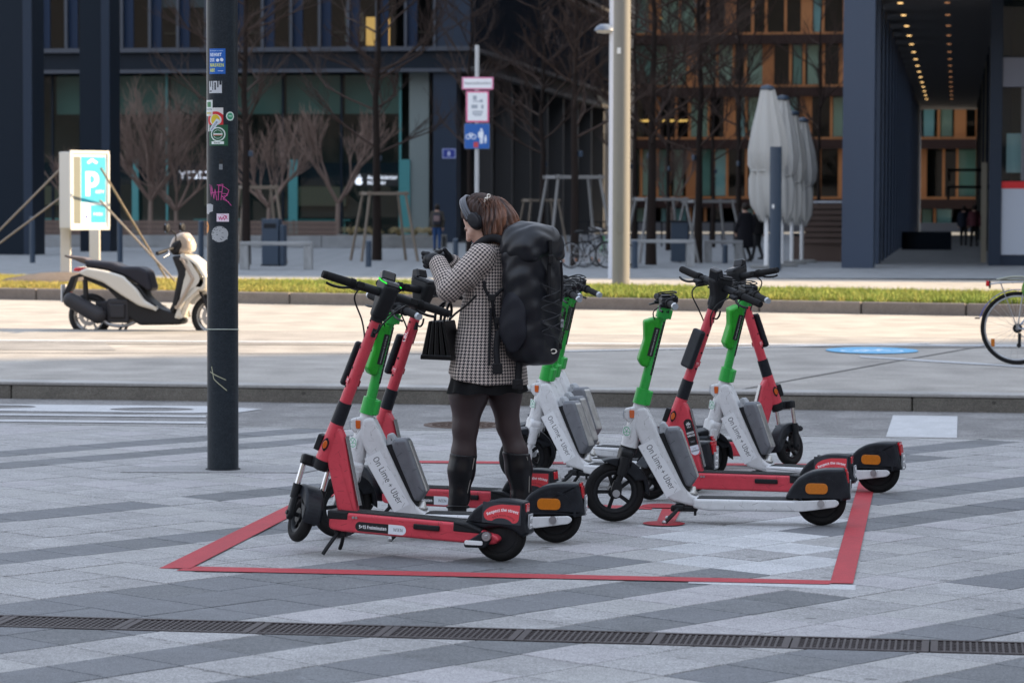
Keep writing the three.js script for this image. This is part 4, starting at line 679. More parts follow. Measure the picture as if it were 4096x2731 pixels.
// --- closed parasols, dark post, planter boxes
function parasol(x, y, topY, w, label) {
  const b = onGround(x, y, PLZ), D = -b.z, H = atDepth(x, topY, D).y - b.y, t = thing('parasol', label, 'parasol', b, 0, 'closed beige parasols');
  mesh('pole', new THREE.CylinderGeometry(0.05, 0.055, H, 14).translate(0, H / 2, 0), fm.white, t); mesh('cap', lathe([[0, 0.12], [0.16, 0.08], [0.2, 0], [0.17, -0.02], [0, -0.02]], 20).translate(0, H, 0), fm.blueSteel, t);
  const prof = [[H - 0.02, 0.13], [H * 0.9, 0.2], [H * 0.78, 0.3], [H * 0.66, 0.36], [H * 0.58, 0.34], [H * 0.545, 0.27], [H * 0.5, 0.3], [H * 0.42, 0.29], [H * 0.34, 0.26], [H * 0.28, 0.14]], n = 48, pos = [], idx = [];
  prof.forEach(([y2, r], j) => { for (let i = 0; i <= n; i++) { const a = i / n * 2 * PI, k = 1 + (0.13 + 0.1 * Math.min(1, j / 4)) * Math.sin(8 * a + j * 0.35) * (0.6 + 0.4 * Math.sin(3 * a)) + 0.08 * Math.sin(3 * a + j * 0.7), rr2 = r * w * k; pos.push(Math.cos(a) * rr2, y2 + (j > 7 ? 0.1 * Math.sin(5 * a) : 0.02 * Math.sin(4 * a)), Math.sin(a) * rr2); } });
  for (let j = 0; j < prof.length - 1; j++) for (let i = 0; i < n; i++) { const a = j * (n + 1) + i; idx.push(a, a + 1, a + n + 1, a + 1, a + n + 2, a + n + 1); }
  const g = new THREE.BufferGeometry(); g.setAttribute('position', new THREE.Float32BufferAttribute(pos, 3)); g.setIndex(idx); g.computeVertexNormals(); const m = fm.cloth.clone(); m.side = THREE.DoubleSide; mesh('canopy', g, m, t);
  mesh('tie', new THREE.TorusGeometry(0.275 * w, 0.03, 8, 28).rotateX(PI / 2).translate(0, H * 0.545, 0), m, t); mesh('base', rb(0.8, 0.08, 0.8, 0, 0.04, 0, 0.02), fm.concDark, t);
}
parasol(766, 268, 89, 1.35, 'largest closed beige parasol standing foremost in the row'); parasol(781.5, 266, 99, 1.1, 'second closed parasol, half hidden by the foremost one'); parasol(791.5, 263.5, 114, 1.0, 'third closed parasol of the row'); parasol(801.5, 262, 121, 1.05, 'last and smallest closed parasol of the row');
{
  const b = onGround(775, 270.5, PLZ), t = thing('steel_post', 'dark blue steel post in front of the closed parasols', 'post', b, TH), h = atDepth(775, 146.5, -b.z).y - b.y; mesh('post', new THREE.CylinderGeometry(0.15, 0.15, h, 24).translate(0, h / 2, 0), fm.blueSteel, t); mesh('sticker', bx(0.05, 0.1, 0.01, -0.05, h * 0.52, 0.146), fm.white, t);
  const c = onGround(829, 261, PLZ), g = thing('slatted_planter', 'brown slatted planter box beside the first arcade column', 'planter', c, TH); for (let k = 0; k < 7; k++) mesh('slat', rb(1.5, 0.14, 0.06, 0, 0.62 + k * 0.17, 0.35, 0.01), fm.plankB, g); mesh('box', bx(1.44, 0.6, 0.6, 0, 0.3, 0), fm.plankB, g); mesh('inner', bx(1.4, 1.2, 0.5, 0, 1.1, 0), fm.dark, g); mesh('rim', rb(1.56, 0.07, 0.76, 0, 1.78, 0, 0.01), fm.whitePole, g);
  const e = onGround(806, 259.5, PLZ), f = thing('planter_box', 'dark planter box behind the parasol poles', 'planter', e, TH); mesh('box', rb(0.9, 0.75, 0.6, 0, 0.38, 0, 0.02), fm.plankB, f); mesh('rim', rb(0.96, 0.07, 0.66, 0, 0.78, 0, 0.02), fm.dark, f);
}
// --- railing in the background
{
  const a = onGround(576, 246, PLZ), b = onGround(770, 246, PLZ), d = b.clone().sub(a), L = d.length(), t = thing('railing', 'thin dark railing across the back of the plaza', 'railing', a, Math.atan2(-d.z, d.x)); mesh('top_rail', rb(L, 0.05, 0.05, L / 2, 1.0, 0, 0.01), fm.dark, t); mesh('lower_rail', rb(L, 0.04, 0.04, L / 2, 0.5, 0, 0.01), fm.dark, t); for (let k = 0; k <= 16; k++) mesh('post', bx(0.05, 1.0, 0.05, k * L / 16, 0.5, 0), fm.dark, t);
}
// ---------------------------------------------------------------- rental kick scooters
// scuffed paint: faint cloudiness and short scratches
const scuffTex = (s, base, amt, scr) => { const t = canvasTex(512, 512, (g, w, h) => {
  const im = g.createImageData(w, h); for (let i = 0; i < w * h; i++) { const v = base + (nC[i] - 0.5) * amt + (nB[i] - 0.5) * amt * 0.5; im.data.set([v, v, v, 255], i * 4); } g.putImageData(im, 0, 0);
  const s0 = seed; seed = s; for (let k = 0; k < scr; k++) { g.strokeStyle = `rgba(${rnd() < 0.7 ? '60,55,50' : '250,250,250'},${rr(0.12, 0.6)})`; g.lineWidth = rr(0.5, 2.2); const x = rr(0, w), y = rr(0, h), a = rr(0, 6.3), l = rr(4, 40); g.beginPath(); g.moveTo(x, y); g.quadraticCurveTo(x + Math.cos(a) * l * 0.5 + rr(-4, 4), y + Math.sin(a) * l * 0.5, x + Math.cos(a) * l, y + Math.sin(a) * l); g.stroke(); } seed = s0;
}); t.wrapS = t.wrapT = THREE.RepeatWrapping; t.repeat.set(1 / 0.5, 1 / 0.5); return t; };
const scuffA = scuffTex(41, 240, 13, 210), scuffB = scuffTex(42, 225, 40, 300);
const sc = {
  white: M([0.66, 0.67, 0.68], 0.38, { map: scuffA }), green: M([0.022, 0.40, 0.055], 0.4, { map: scuffA }), greenDeep: M([0.012, 0.36, 0.012], 0.42, { map: scuffA }), black: M([0.014, 0.015, 0.017], 0.5), fender: M([0.02, 0.023, 0.029], 0.42, { map: scuffB }), rubber: M([0.016, 0.016, 0.017], 0.8, { map: scuffB }),
  mat: M([0.055, 0.058, 0.06], 0.85, { map: rep(gritMap, 9), bumpMap: rep(gritBump, 14), bumpScale: 0.004 }), silver: M([0.16, 0.17, 0.19], 0.45, { metalness: 0.3, map: scuffA }), silverEdge: M([0.62, 0.62, 0.6], 0.3, { metalness: 0.6, map: scuffB }), greyPlastic: M([0.33, 0.35, 0.37], 0.5), chrome: M([0.7, 0.7, 0.72], 0.14, { metalness: 1 }), steel: M([0.42, 0.42, 0.43], 0.35, { metalness: 0.8 }),
  orange: M([0.75, 0.22, 0.008], 0.35, { map: rep(gritMap, 30) }), amber: MP([0.55, 0.10, 0.01], 0.2, { clearcoat: 1 }), redLens: MP([0.55, 0.012, 0.02], 0.2, { clearcoat: 1 }), red: M([0.62, 0.052, 0.078], 0.42, { map: scuffA }), lens: MP([0.3, 0.33, 0.36], 0.08, { clearcoat: 1 }), plate: M([0.72, 0.73, 0.74], 0.5), glassBlack: MP([0.006, 0.007, 0.010], 0.2, { specularIntensity: 0.7 }),
  led: new THREE.MeshStandardMaterial({ color: 0x0a220a, emissive: lin(0.04, 1, 0.06), emissiveIntensity: 0.42 }), stripe: M([0.02, 0.02, 0.022], 0.35), tapeWorn: M([0.5, 0.5, 0.5], 0.25, { metalness: 0.5, map: scuffB }),
};
const print = (w, h, W2, H2, draw, rough = 0.5) => ({ geo: quad(w, h), mat: M([1, 1, 1], rough, { map: canvasTex(W2, H2, draw) }) });
const FW = '#d2d4d6';
const prLime = print(0.31, 0.092, 640, 190, (g, w, h) => { g.fillStyle = '#d6d8da'; g.fillRect(0, 0, w, h); g.strokeStyle = '#b3b6ba'; g.lineWidth = 3; g.strokeRect(4, 4, w - 8, h - 8); g.fillStyle = '#101418'; g.font = '88px sans-serif'; g.fillText('On Lime + Uber', 42, 114, 540); g.strokeStyle = 'rgba(40,40,40,.65)'; g.lineWidth = 3; for (const [a, b, c, d] of [[300, 130, 330, 150], [70, 150, 78, 164], [520, 30, 560, 20], [600, 40, 628, 90], [180, 16, 240, 12]]) { g.beginPath(); g.moveTo(a, b); g.lineTo(c, d); g.stroke(); } });
const prRespect = print(0.19, 0.098, 640, 330, (g, w, h) => {
  g.fillStyle = '#30343a'; g.fillRect(0, 0, w, h); g.fillStyle = '#d4434b'; g.beginPath(); g.moveTo(22, 190); g.quadraticCurveTo(60, 60, 330, 22); g.lineTo(600, 18); g.quadraticCurveTo(618, 18, 618, 40); g.lineTo(606, 230); g.quadraticCurveTo(590, 312, 500, 306); g.quadraticCurveTo(440, 240, 330, 238); g.quadraticCurveTo(210, 240, 170, 290); g.quadraticCurveTo(30, 310, 22, 190); g.fill();
  const arc = (txt, font, col, cx, cy, R, a0, a1) => { g.font = font; g.fillStyle = col; const wd = [...txt].map((c) => g.measureText(c).width), tot = wd.reduce((p, c) => p + c, 0); let u = 0; [...txt].forEach((c, i) => { const a = a0 + (a1 - a0) * (u + wd[i] / 2) / tot; g.save(); g.translate(cx + R * Math.sin(a), cy - R * Math.cos(a)); g.rotate(a); g.fillText(c, -wd[i] / 2, 0); g.restore(); u += wd[i]; }); };
  arc('Respect the street', 'bold 66px sans-serif', '#f2eef0', 400, 730, 600, -0.55, 0.32); arc('Park mich richtig', '46px sans-serif', '#2a1216', 350, 500, 292, -0.62, 0.66);
});
const prFree = print(0.255, 0.05, 640, 126, (g, w, h) => { g.fillStyle = '#c8454f'; g.fillRect(0, 0, w, h); g.fillStyle = '#0c0e12'; g.beginPath(); g.roundRect(0, 6, 600, 114, 56); g.fill(); g.fillStyle = '#d8dde4'; g.beginPath(); g.roundRect(418, 6, 222, 114, 56); g.fill(); g.fillRect(418, 6, 60, 114); g.fillStyle = '#f0f1f3'; g.font = 'bold 58px sans-serif'; g.fillText('5×15 Freiminuten', 46, 84, 350); g.fillStyle = '#12151a'; g.font = '52px sans-serif'; g.fillText('WIEN', 480, 82, 120); });
const prVoi = print(0.03, 0.085, 96, 272, (g, w, h) => { g.fillStyle = '#c03c4a'; g.fillRect(0, 0, w, h); g.save(); g.translate(74, 262); g.rotate(-PI / 2); g.fillStyle = '#f3e6e6'; g.font = 'bold 108px sans-serif'; g.fillText('voi.', 0, 0, 250); g.restore(); });
const prGps = print(0.036, 0.03, 128, 108, (g, w, h) => { g.fillStyle = '#c03c4a'; g.fillRect(0, 0, w, h); g.fillStyle = '#f0d8d8'; g.font = 'bold 44px sans-serif'; g.fillText('GPS', 16, 62, 96); g.font = '20px sans-serif'; g.fillText('TRACKED', 18, 88, 90); });
const prGift = print(0.052, 0.21, 160, 640, (g, w, h) => { g.fillStyle = '#c8454f'; g.fillRect(0, 0, w, h); g.fillStyle = '#0d0f12'; g.beginPath(); g.roundRect(4, 4, w - 8, h - 8, 72); g.fill(); g.fillStyle = '#cfd6e0'; g.beginPath(); g.roundRect(4, 470, w - 8, 166, 72); g.fill(); g.fillRect(4, 470, w - 8, 80); g.strokeStyle = '#eceef0'; g.lineWidth = 6; g.strokeRect(54, 96, 52, 56); g.strokeRect(46, 80, 68, 22); g.beginPath(); g.moveTo(80, 80); g.lineTo(80, 152); g.moveTo(80, 80); g.lineTo(58, 58); g.moveTo(80, 80); g.lineTo(102, 58); g.stroke(); g.fillStyle = '#f2f3f5'; g.font = 'bold 44px sans-serif'; g.textAlign = 'center'; g.fillText('60MIN', 80, 262, 136); g.fillText('GRATIS', 80, 312, 136); g.fillStyle = '#8b9098'; g.fillRect(36, 390, 88, 6); g.fillRect(44, 406, 72, 6); g.fillStyle = '#1a1d22'; g.font = '24px sans-serif'; g.fillText('CODE', 80, 530); g.font = 'bold 40px sans-serif'; g.fillText('GEMMA', 80, 576, 136); });
const prPlate = print(0.048, 0.088, 96, 176, (g, w, h) => { g.fillStyle = '#e4e6e8'; g.fillRect(0, 0, w, h); g.strokeStyle = '#70757a'; g.lineWidth = 5; g.strokeRect(4, 4, w - 8, h - 8); g.fillStyle = '#17191c'; g.font = 'bold 62px sans-serif'; g.textAlign = 'center'; g.fillText('4V', 48, 80, 76); g.fillText('G5', 48, 146, 76); });
const prCitrus = print(0.052, 0.052, 128, 128, (g, w) => { g.fillStyle = '#d4d6d8'; g.fillRect(0, 0, w, w); g.strokeStyle = '#2aa36a'; g.lineWidth = 8; g.beginPath(); g.arc(64, 64, 54, 0, 7); g.stroke(); g.lineWidth = 7; for (let k = 0; k < 5; k++) { g.beginPath(); g.moveTo(64, 64); g.lineTo(64 + 50 * Math.cos(k * 1.2566), 64 + 50 * Math.sin(k * 1.2566)); g.stroke(); } });
const prRider = print(0.030, 0.155, 64, 330, (g, w, h) => { g.fillStyle = '#0d0f0f'; g.fillRect(0, 0, w, h); g.save(); g.translate(44, 318); g.rotate(-PI / 2); g.fillStyle = '#c9d0cc'; g.font = '21px sans-serif'; g.fillText('Lime kontaktieren +43 72 07 78 509', 0, 0, 300); g.restore(); });
const prRibs = print(0.017, 0.29, 32, 520, (g, w, h) => { g.fillStyle = '#141617'; g.fillRect(0, 0, w, h); g.fillStyle = '#8f9694'; const s0 = seed; seed = 5; for (let y = 14; y < h - 20; y += 40) { g.fillRect(8, y, rr(4, 18), 4); g.fillRect(6, y + 12, rr(4, 20), 3); } seed = s0; });

const arcPts = (cx, cy, R, a0, a1, n = 14) => Array.from({ length: n + 1 }, (_, k) => { const a = (a0 + (a1 - a0) * k / n) * D2R; return [cx + R * Math.cos(a), cy + R * Math.sin(a)]; });
function tyreGeo(R, w, tread) {                                       // rounded tyre with grooves worn into it
  const prof = [], r = w / 2, Rc = R - r;
  for (let k = 0; k <= 18; k++) { const a = k / 18 * 2 * PI; prof.push([Rc + r * Math.cos(a) * (Math.cos(a) > 0 ? 1 : 0.75), r * Math.sin(a)]); }
  const list = [lathe(prof, 56).rotateX(PI / 2)];
  if (tread) for (let k = 0; k < 30; k++) for (const s of [-1, 1]) list.push(bx(0.004, 0.016, w * 0.42, 0, 0, 0).rotateY(s * 0.7).translate(0, R - 0.0065, s * w * 0.22).rotateZ(k / 30 * 2 * PI + s * 0.1));
  return merge(list);
}
const ringGeo = (r0, r1, w, n = 48) => lathe([[r0, -w / 2], [r1, -w / 2], [r1, w / 2], [r0, w / 2], [r0, -w / 2]], n).rotateX(PI / 2);
function spokedRim(R0, R1, w, n, sw) { const l = [ringGeo(R0, R1, w), new THREE.CylinderGeometry(0.036, 0.036, w * 1.1, 24).rotateX(PI / 2)]; for (let k = 0; k < n; k++) l.push(rb(sw, R0 + 0.004, w * 0.45, 0, (R0 + 0.004) / 2, 0, 0.004, 1).rotateZ(k / n * 2 * PI + 0.3)); return merge(l); }
function discRim(R, w) { return merge([lathe([[0, w * 0.46], [0.03, w * 0.46], [0.034, w * 0.36], [R * 0.55, w * 0.34], [R * 0.8, w * 0.42], [R, w * 0.4], [R, -w * 0.4], [R * 0.8, -w * 0.42], [R * 0.55, -w * 0.34], [0.034, -w * 0.36], [0.03, -w * 0.46], [0, -w * 0.46]], 48).rotateX(PI / 2)]); }
const steerMatrix = (px, py, slope, th) => { const ax = V3(slope, 1, 0).normalize(); return new THREE.Matrix4().makeTranslation(px, py, 0).multiply(new THREE.Matrix4().makeRotationAxis(ax, th)).multiply(new THREE.Matrix4().makeTranslation(-px, -py, 0)); };
const onAxis = (g, px, py, slope) => g.rotateZ(-Math.atan(slope)).translate(px, py, 0);   // a piece modelled upright, set along the steering axis
const decal = (p, parent, x, y, z, rz = 0, name = 'sticker', both = true) => { const m = mesh(name, p.geo, p.mat, parent); m.position.set(x, y, z); m.rotation.z = rz; if (both) { const k = mesh(name, p.geo, p.mat, parent); k.position.set(x, y, -z); k.rotation.set(0, PI, -rz); } return m; };

// ---- white and green scooter, origin where its front wheel meets the ground, +x to the rear
const LG = {};
{
  const S = 0.248, ax = (h) => 0.078 + (h - 0.407) * S;
  LG.ax = ax; LG.S = S;
  LG.frame = metric(merge([slab(roundPoly([[0.102, 0.50], [0.275, 0.142], [0.30, 0.118], [0.46, 0.082], [0.46, 0.136], [0.41, 0.15], [0.368, 0.20], [0.30, 0.335], [0.20, 0.55], [0.168, 0.612], [0.118, 0.602]], 0.02), 0.086, 0.016, [], 3), cyl(V3(ax(0.395), 0.395, 0), V3(ax(0.52), 0.52, 0), 0.045, 0.04, 22), cyl(V3(ax(0.52), 0.52, 0), V3(ax(0.635), 0.635, 0), 0.04, 0.031, 22)]));
  LG.deck = metric(merge([slab(roundPoly([[0.42, 0.088], [0.50, 0.074], [0.97, 0.076], [0.97, 0.134], [0.42, 0.136]], 0.012), 0.17, 0.014, [], 3)]));
  LG.mat = metric(merge([slab(roundPoly([[0.452, -0.062], [0.92, -0.062], [0.92, 0.062], [0.452, 0.062], [0.425, 0]], 0.02), 0.005, 0.0015).rotateX(PI / 2).translate(0, 0.1375, 0), bx(0.5, 0.001, 0.14, 0.69, 0.1365, 0)]));
  const arm = roundPoly([[0.945, 0.078], [1.0, 0.08], [1.165, 0.105], [1.182, 0.125], [1.165, 0.143], [0.98, 0.134], [0.945, 0.134]], 0.012);
  LG.arm = metric(slab(arm, 0.018, 0.004));
  LG.bolt = merge([new THREE.CylinderGeometry(0.019, 0.019, 0.012, 20).rotateX(PI / 2), new THREE.CylinderGeometry(0.011, 0.011, 0.02, 6).rotateX(PI / 2)]);
  const fen = roundPoly([[0.898, 0.143, 0.01], [0.925, 0.195], [0.965, 0.248], [1.03, 0.286], [1.10, 0.299], [1.205, 0.301, 0.01], [1.216, 0.26], [1.232, 0.19], [1.24, 0.145, 0.008], [1.19, 0.133], [1.12, 0.14], [1.0, 0.14]], 0.03);
  LG.fender = metric(merge([slab(fen, 0.128, 0.018, [], 4), ringGeo(0.10, 0.112, 0.132, 40).translate(1.085, 0.15, 0)]));
  { const p = LG.fender.attributes.position; for (let i = 0; i < p.count; i++) if (p.getY(i) < 0.136) p.setY(i, 0.136); LG.fender.computeVertexNormals(); }
  LG.pill = slab(roundPoly([[-0.058, -0.028], [0.058, -0.028], [0.058, 0.028], [-0.058, 0.028]], 0.028, 6), 0.006, 0.002);
  LG.battery = metric(slab(roundPoly([[0.268, 0.462], [0.272, 0.505, 0.03], [0.338, 0.508, 0.02], [0.352, 0.49], [0.442, 0.245, 0.02], [0.408, 0.195, 0.012], [0.382, 0.198]], 0.012), 0.112, 0.02, [], 4));
  LG.batEdge = metric(slab(roundPoly([[0.338, 0.50], [0.352, 0.488], [0.443, 0.245], [0.432, 0.24]], 0.006), 0.072, 0.006, [], 2).translate(0.003, 0.001, 0));
  LG.handle = slab(roundPoly([[0.238, 0.47], [0.238, 0.525, 0.012], [0.262, 0.532, 0.014], [0.286, 0.50], [0.294, 0.44, 0.016], [0.268, 0.416]], 0.012), 0.058, 0.006, [roundPoly([[0.252, 0.49], [0.254, 0.516], [0.268, 0.506], [0.272, 0.488]], 0.006)]);
  LG.rail = metric(slab([[0.235, 0.47], [0.262, 0.478], [0.402, 0.175], [0.378, 0.165]], 0.07, 0.004));
  LG.latch = lathe([[0, 0.03], [0.014, 0.03], [0.022, 0.004], [0.03, 0], [0.03, -0.012], [0, -0.012]], 20).scale(1.15, 1, 0.9).rotateZ(-0.2).translate(0.408, 0.165, 0);
  LG.lampHouse = slab(roundPoly([[0.052, 0.60], [0.11, 0.612], [0.128, 0.575], [0.118, 0.545], [0.078, 0.525], [0.052, 0.548]], 0.012), 0.066, 0.01, [], 3);
  LG.lampLens = slab(roundPoly([[0.046, 0.595], [0.054, 0.597], [0.054, 0.55], [0.046, 0.552]], 0.003), 0.05, 0.003);
  LG.sideAmber = slab(roundPoly([[-0.012, -0.021], [0.011, -0.021], [0.013, 0.02], [-0.014, 0.021]], 0.006), 0.008, 0.002);
  LG.cuff = merge([new THREE.CylinderGeometry(0.0375, 0.0395, 0.082, 24), rb(0.034, 0.078, 0.05, 0.036, 0, 0, 0.008)]); onAxis(LG.cuff, ax(0.665), 0.665, S);
  LG.stem = metric(cyl(V3(ax(0.62), 0.62, 0), V3(ax(1.13), 1.13, 0), 0.0262, 0.0255, 24));
  LG.clamp = onAxis(merge([new THREE.CylinderGeometry(0.034, 0.034, 0.056, 24), rb(0.03, 0.05, 0.042, 0.032, 0, 0, 0.006)]), ax(1.105), 1.105, S);
  LG.beacon = metric(slab(roundPoly([[0.147, 1.066], [0.205, 1.084, 0.01], [0.236, 1.072], [0.232, 1.0], [0.168, 0.824], [0.137, 0.824], [0.116, 0.862], [0.15, 0.968]], 0.012), 0.078, 0.016, [], 3));
  // handlebar: straight bar with grips, clamps, levers and a small console
  const hb = V3(ax(1.165), 1.165, 0), B = (list) => merge(list.map((g) => g.translate(hb.x, hb.y, 0)));
  LG.bar = B([cy(0, 0, -0.27, 0, 0, 0.27, 0.0155, 0.0155, 16), rb(0.062, 0.052, 0.11, 0, -0.004, 0, 0.014), cyl(V3(-0.012, -0.055, 0), V3(0.004, 0.01, 0), 0.034, 0.03, 18)]);
  const grip = (s) => B([cy(0, 0, s * 0.15, 0, 0, s * 0.285, 0.0192, 0.0185, 18), cy(0, 0, s * 0.128, 0, 0, s * 0.146, 0.0255, 0.0255, 18), ...[0, 1, 2, 3, 4, 5].map((k) => cy(0, 0, s * (0.112 + k * 0.0026), 0, 0, s * (0.1135 + k * 0.0026), 0.0235, 0.0235, 12)), rb(0.05, 0.026, 0.03, -0.012, -0.004, s * 0.098, 0.008)]);
  LG.grips = [grip(1), grip(-1)];
  const lever = (s) => B([tube([[-0.02, -0.01, s * 0.09], [-0.048, -0.022, s * 0.115], [-0.058, -0.03, s * 0.17], [-0.052, -0.034, s * 0.215]], 0.0058, 14, 7), rb(0.04, 0.02, 0.036, -0.028, -0.012, s * 0.095, 0.007)]);
  LG.levers = [lever(1), lever(-1)];
  LG.ends = [1, -1].map((s) => B([cy(0, 0, s * 0.282, 0, 0, s * 0.302, 0.0188, 0.0165, 18)]));
  LG.clip = B([tube([[-0.03, 0.03, -0.06], [0.03, 0.035, -0.05], [0.05, 0.03, 0.02], [0.03, 0.036, 0.075], [-0.03, 0.032, 0.06]], 0.004, 20, 6), tube([[-0.035, 0.04, -0.04], [0.04, 0.05, -0.03], [0.045, 0.048, 0.05], [-0.03, 0.044, 0.04]], 0.0035, 18, 6), rb(0.05, 0.012, 0.06, 0, 0.028, 0, 0.004), bx(0.09, 0.004, 0.006, 0.01, 0.05, 0.01)]);
  LG.phone = B([rb(0.05, 0.035, 0.075, 0.036, 0.01, 0, 0.01)]);
  LG.cables = B([tube([[-0.03, -0.01, 0.09], [-0.075, -0.05, 0.06], [-0.05, -0.12, 0.02], [-0.03, -0.15, 0]], 0.0034, 18, 6)]);
  // fork and wheels
  const crown = V3(ax(0.385), 0.385, 0);
  LG.crownGeo = (list) => merge(list);
  LG.forkUpper = metric(merge([cyl(V3(ax(0.37), 0.37, 0), V3(ax(0.40), 0.40, 0), 0.044, 0.046, 22), slab(roundPoly([[-0.05, -0.05], [0.05, -0.05], [0.062, 0.02], [0.03, 0.04], [-0.03, 0.04], [-0.062, 0.02]], 0.02), 0.07, 0.014, [roundPoly([[-0.035, -0.06], [0.035, -0.06], [0.03, -0.022], [-0.03, -0.022]], 0.01)]).rotateY(PI / 2).rotateZ(-0.24).translate(ax(0.36) - 0.008, 0.36, 0)]));
  const leg = (s) => [cy(ax(0.35) - 0.012, 0.35, s * 0.048, ax(0.255) - 0.012, 0.255, s * 0.048, 0.027, 0.026, 16), cy(ax(0.255) - 0.012, 0.255, s * 0.048, 0.004, 0.205, s * 0.048, 0.0165, 0.0165, 14), slab(roundPoly([[-0.022, -0.03], [0.02, -0.035], [0.03, 0.01], [0.028, 0.055], [-0.012, 0.062], [-0.03, 0.0]], 0.012), 0.03, 0.006).translate(0.002, 0.168, s * 0.048)];
  LG.legs = [metric(merge(leg(1))), metric(merge(leg(-1)))];
  LG.axle = merge([cy(0, 0.16, -0.072, 0, 0.16, 0.072, 0.012, 0.012, 6), cy(0, 0.16, 0.062, 0, 0.16, 0.068, 0.02, 0.02, 18), cy(0, 0.16, -0.068, 0, 0.16, -0.062, 0.02, 0.02, 18)]);
  LG.fTyre = tyreGeo(0.16, 0.056); LG.fRim = spokedRim(0.092, 0.126, 0.036, 5, 0.02);
  const cres = [...arcPts(0, 0.16, 0.183, 112, -6, 18), ...arcPts(0.0, 0.166, 0.158, -2, 20, 4), ...arcPts(0.0, 0.16, 0.118, 30, 76, 8), ...arcPts(0, 0.162, 0.165, 88, 110, 4)];
  LG.fFender = metric(slab(cres, 0.078, 0.01, [], 3));
  LG.rTyre = tyreGeo(0.131, 0.056); LG.rRim = discRim(0.098, 0.05);
  LG.tail = slab(roundPoly([[-0.006, -0.03], [0.006, -0.03], [0.006, 0.03], [-0.006, 0.03]], 0.004), 0.05, 0.002);
  LG.stand = (s) => merge([tube([[0.345, 0.088, s * 0.045], [0.325, 0.06, s * 0.07], [0.272, 0.006, s * 0.105]], 0.0095, 10, 8), rb(0.05, 0.03, 0.04, 0.345, 0.086, s * 0.04, 0.008)]);
  LG.foot = new THREE.SphereGeometry(0.0125, 10, 8);
  LG.bracket = merge([rb(0.14, 0.03, 0.075, 0.37, 0.078, 0, 0.008), cy(0.43, 0.085, 0.05, 0.43, 0.046, 0.05, 0.008, 0.007, 8)]);
}
function whiteScooter(label, front, rear, th, o = {}) {
  const f = onGround(...front), r = onGround(...rear), d = r.sub(f);
  const t = thing('electric_scooter', label, 'scooter', f, Math.atan2(-d.z, d.x), 'rental scooters parked in the taped bay');
  if (o.lean) t.rotateX(o.lean);
  const R = steerMatrix(0.078, 0.407, LG.S, th), put = (n, g, m, p = t) => mesh(n, g, m, p), st_ = (n, g, m) => { const k = put(n, g, m); k.applyMatrix4(R); return k; };
  const fr = put('frame', LG.frame, sc.white); put('deck', LG.deck, sc.white); put('deck_mat', LG.mat, sc.mat);
  for (const s of [1, -1]) { const a = put('rear_arm', LG.arm, sc.white); a.position.z = s * 0.077; const b = put('axle_bolt', LG.bolt, sc.steel); b.position.set(1.085, 0.122, s * 0.088); const p = put('side_reflector', LG.pill, sc.orange); p.position.set(1.062, 0.198, s * 0.067); const q = put('side_lamp', LG.sideAmber, sc.amber); q.position.set(0.094, 0.573, s * 0.036); put('kickstand', LG.stand(s), sc.black); const ft = put('kickstand_foot', LG.foot, sc.steel); ft.position.set(0.272, 0.012, s * 0.105); }
  put('rear_fender', LG.fender, sc.fender); put('kickstand_bracket', LG.bracket, sc.black);
  const bt = put('battery', LG.battery, sc.silver); put('edge_plate', LG.batEdge, sc.silverEdge, bt); put('handle', LG.handle, sc.greyPlastic, bt); put('battery_rail', LG.rail, sc.black); put('battery_latch', LG.latch, sc.silverEdge);
  put('lamp_housing', LG.lampHouse, sc.white); put('headlight', LG.lampLens, sc.lens); put('lower_cuff', LG.cuff, sc.green);
  decal(prLime, t, 0.243, 0.292, 0.0438, -60.4 * D2R); for (const s of [1, -1]) { const e = mesh('emblem', prCitrus.geo, prCitrus.mat, t); e.position.set(0.0665, 0.482, s * 0.0375); e.rotation.set(0, s > 0 ? -0.55 : PI + 0.55, s * -0.24); }
  const rw = put('rear_wheel', LG.rTyre, sc.rubber); rw.position.set(1.085, 0.131, 0); put('rim', LG.rRim, sc.black, rw);
  const tl = put('tail_lamp', LG.tail, sc.redLens); tl.position.set(1.222, 0.255, 0); tl.rotation.z = 0.1; const tl2 = put('tail_reflector', LG.tail, sc.redLens); tl2.position.set(1.214, 0.292, 0); tl2.scale.set(1, 0.3, 1);
  const pl = put('number_plate', prPlate.geo, prPlate.mat); pl.position.set(1.241, 0.19, 0); pl.rotation.set(0, PI / 2, 0); const pb = put('plate_holder', rb(0.006, 0.1, 0.058, 1.236, 0.19, 0, 0.002), sc.greyPlastic);
  // everything that turns with the handlebar
  st_('stem', LG.stem, sc.green); st_('upper_clamp', LG.clamp, sc.green); const bc = st_('beacon', LG.beacon, sc.greenDeep);
  decal(prRider, bc, 0.196, 0.955, 0.0402, -0.26);
  const rbs = decal(prRibs, t, LG.ax(0.92) + 0.012, 0.92, 0.0238, -Math.atan(LG.S), 'grip_tape', false); rbs.applyMatrix4(R); const rb2 = decal(prRibs, t, LG.ax(0.92) + 0.012, 0.92, -0.0238, -Math.atan(LG.S), 'grip_tape', false); rb2.rotation.set(0, PI, Math.atan(LG.S)); rb2.updateMatrix(); rb2.applyMatrix4(R);
  st_('handlebar', LG.bar, sc.black); LG.grips.forEach((g) => st_('grip', g, sc.rubber)); LG.levers.forEach((g) => st_('brake_lever', g, sc.black)); LG.ends.forEach((g) => st_('bar_end_lamp', g, sc.lens)); st_('phone_clip', LG.clip, sc.black); st_('console', LG.phone, sc.glassBlack); st_('cable', LG.cables, sc.black);
  st_('fork_crown', LG.forkUpper, o.fork || sc.black); LG.legs.forEach((g) => st_('fork_leg', g, o.fork || sc.black)); st_('front_axle', LG.axle, sc.steel); st_('front_fender', LG.fFender, sc.fender);
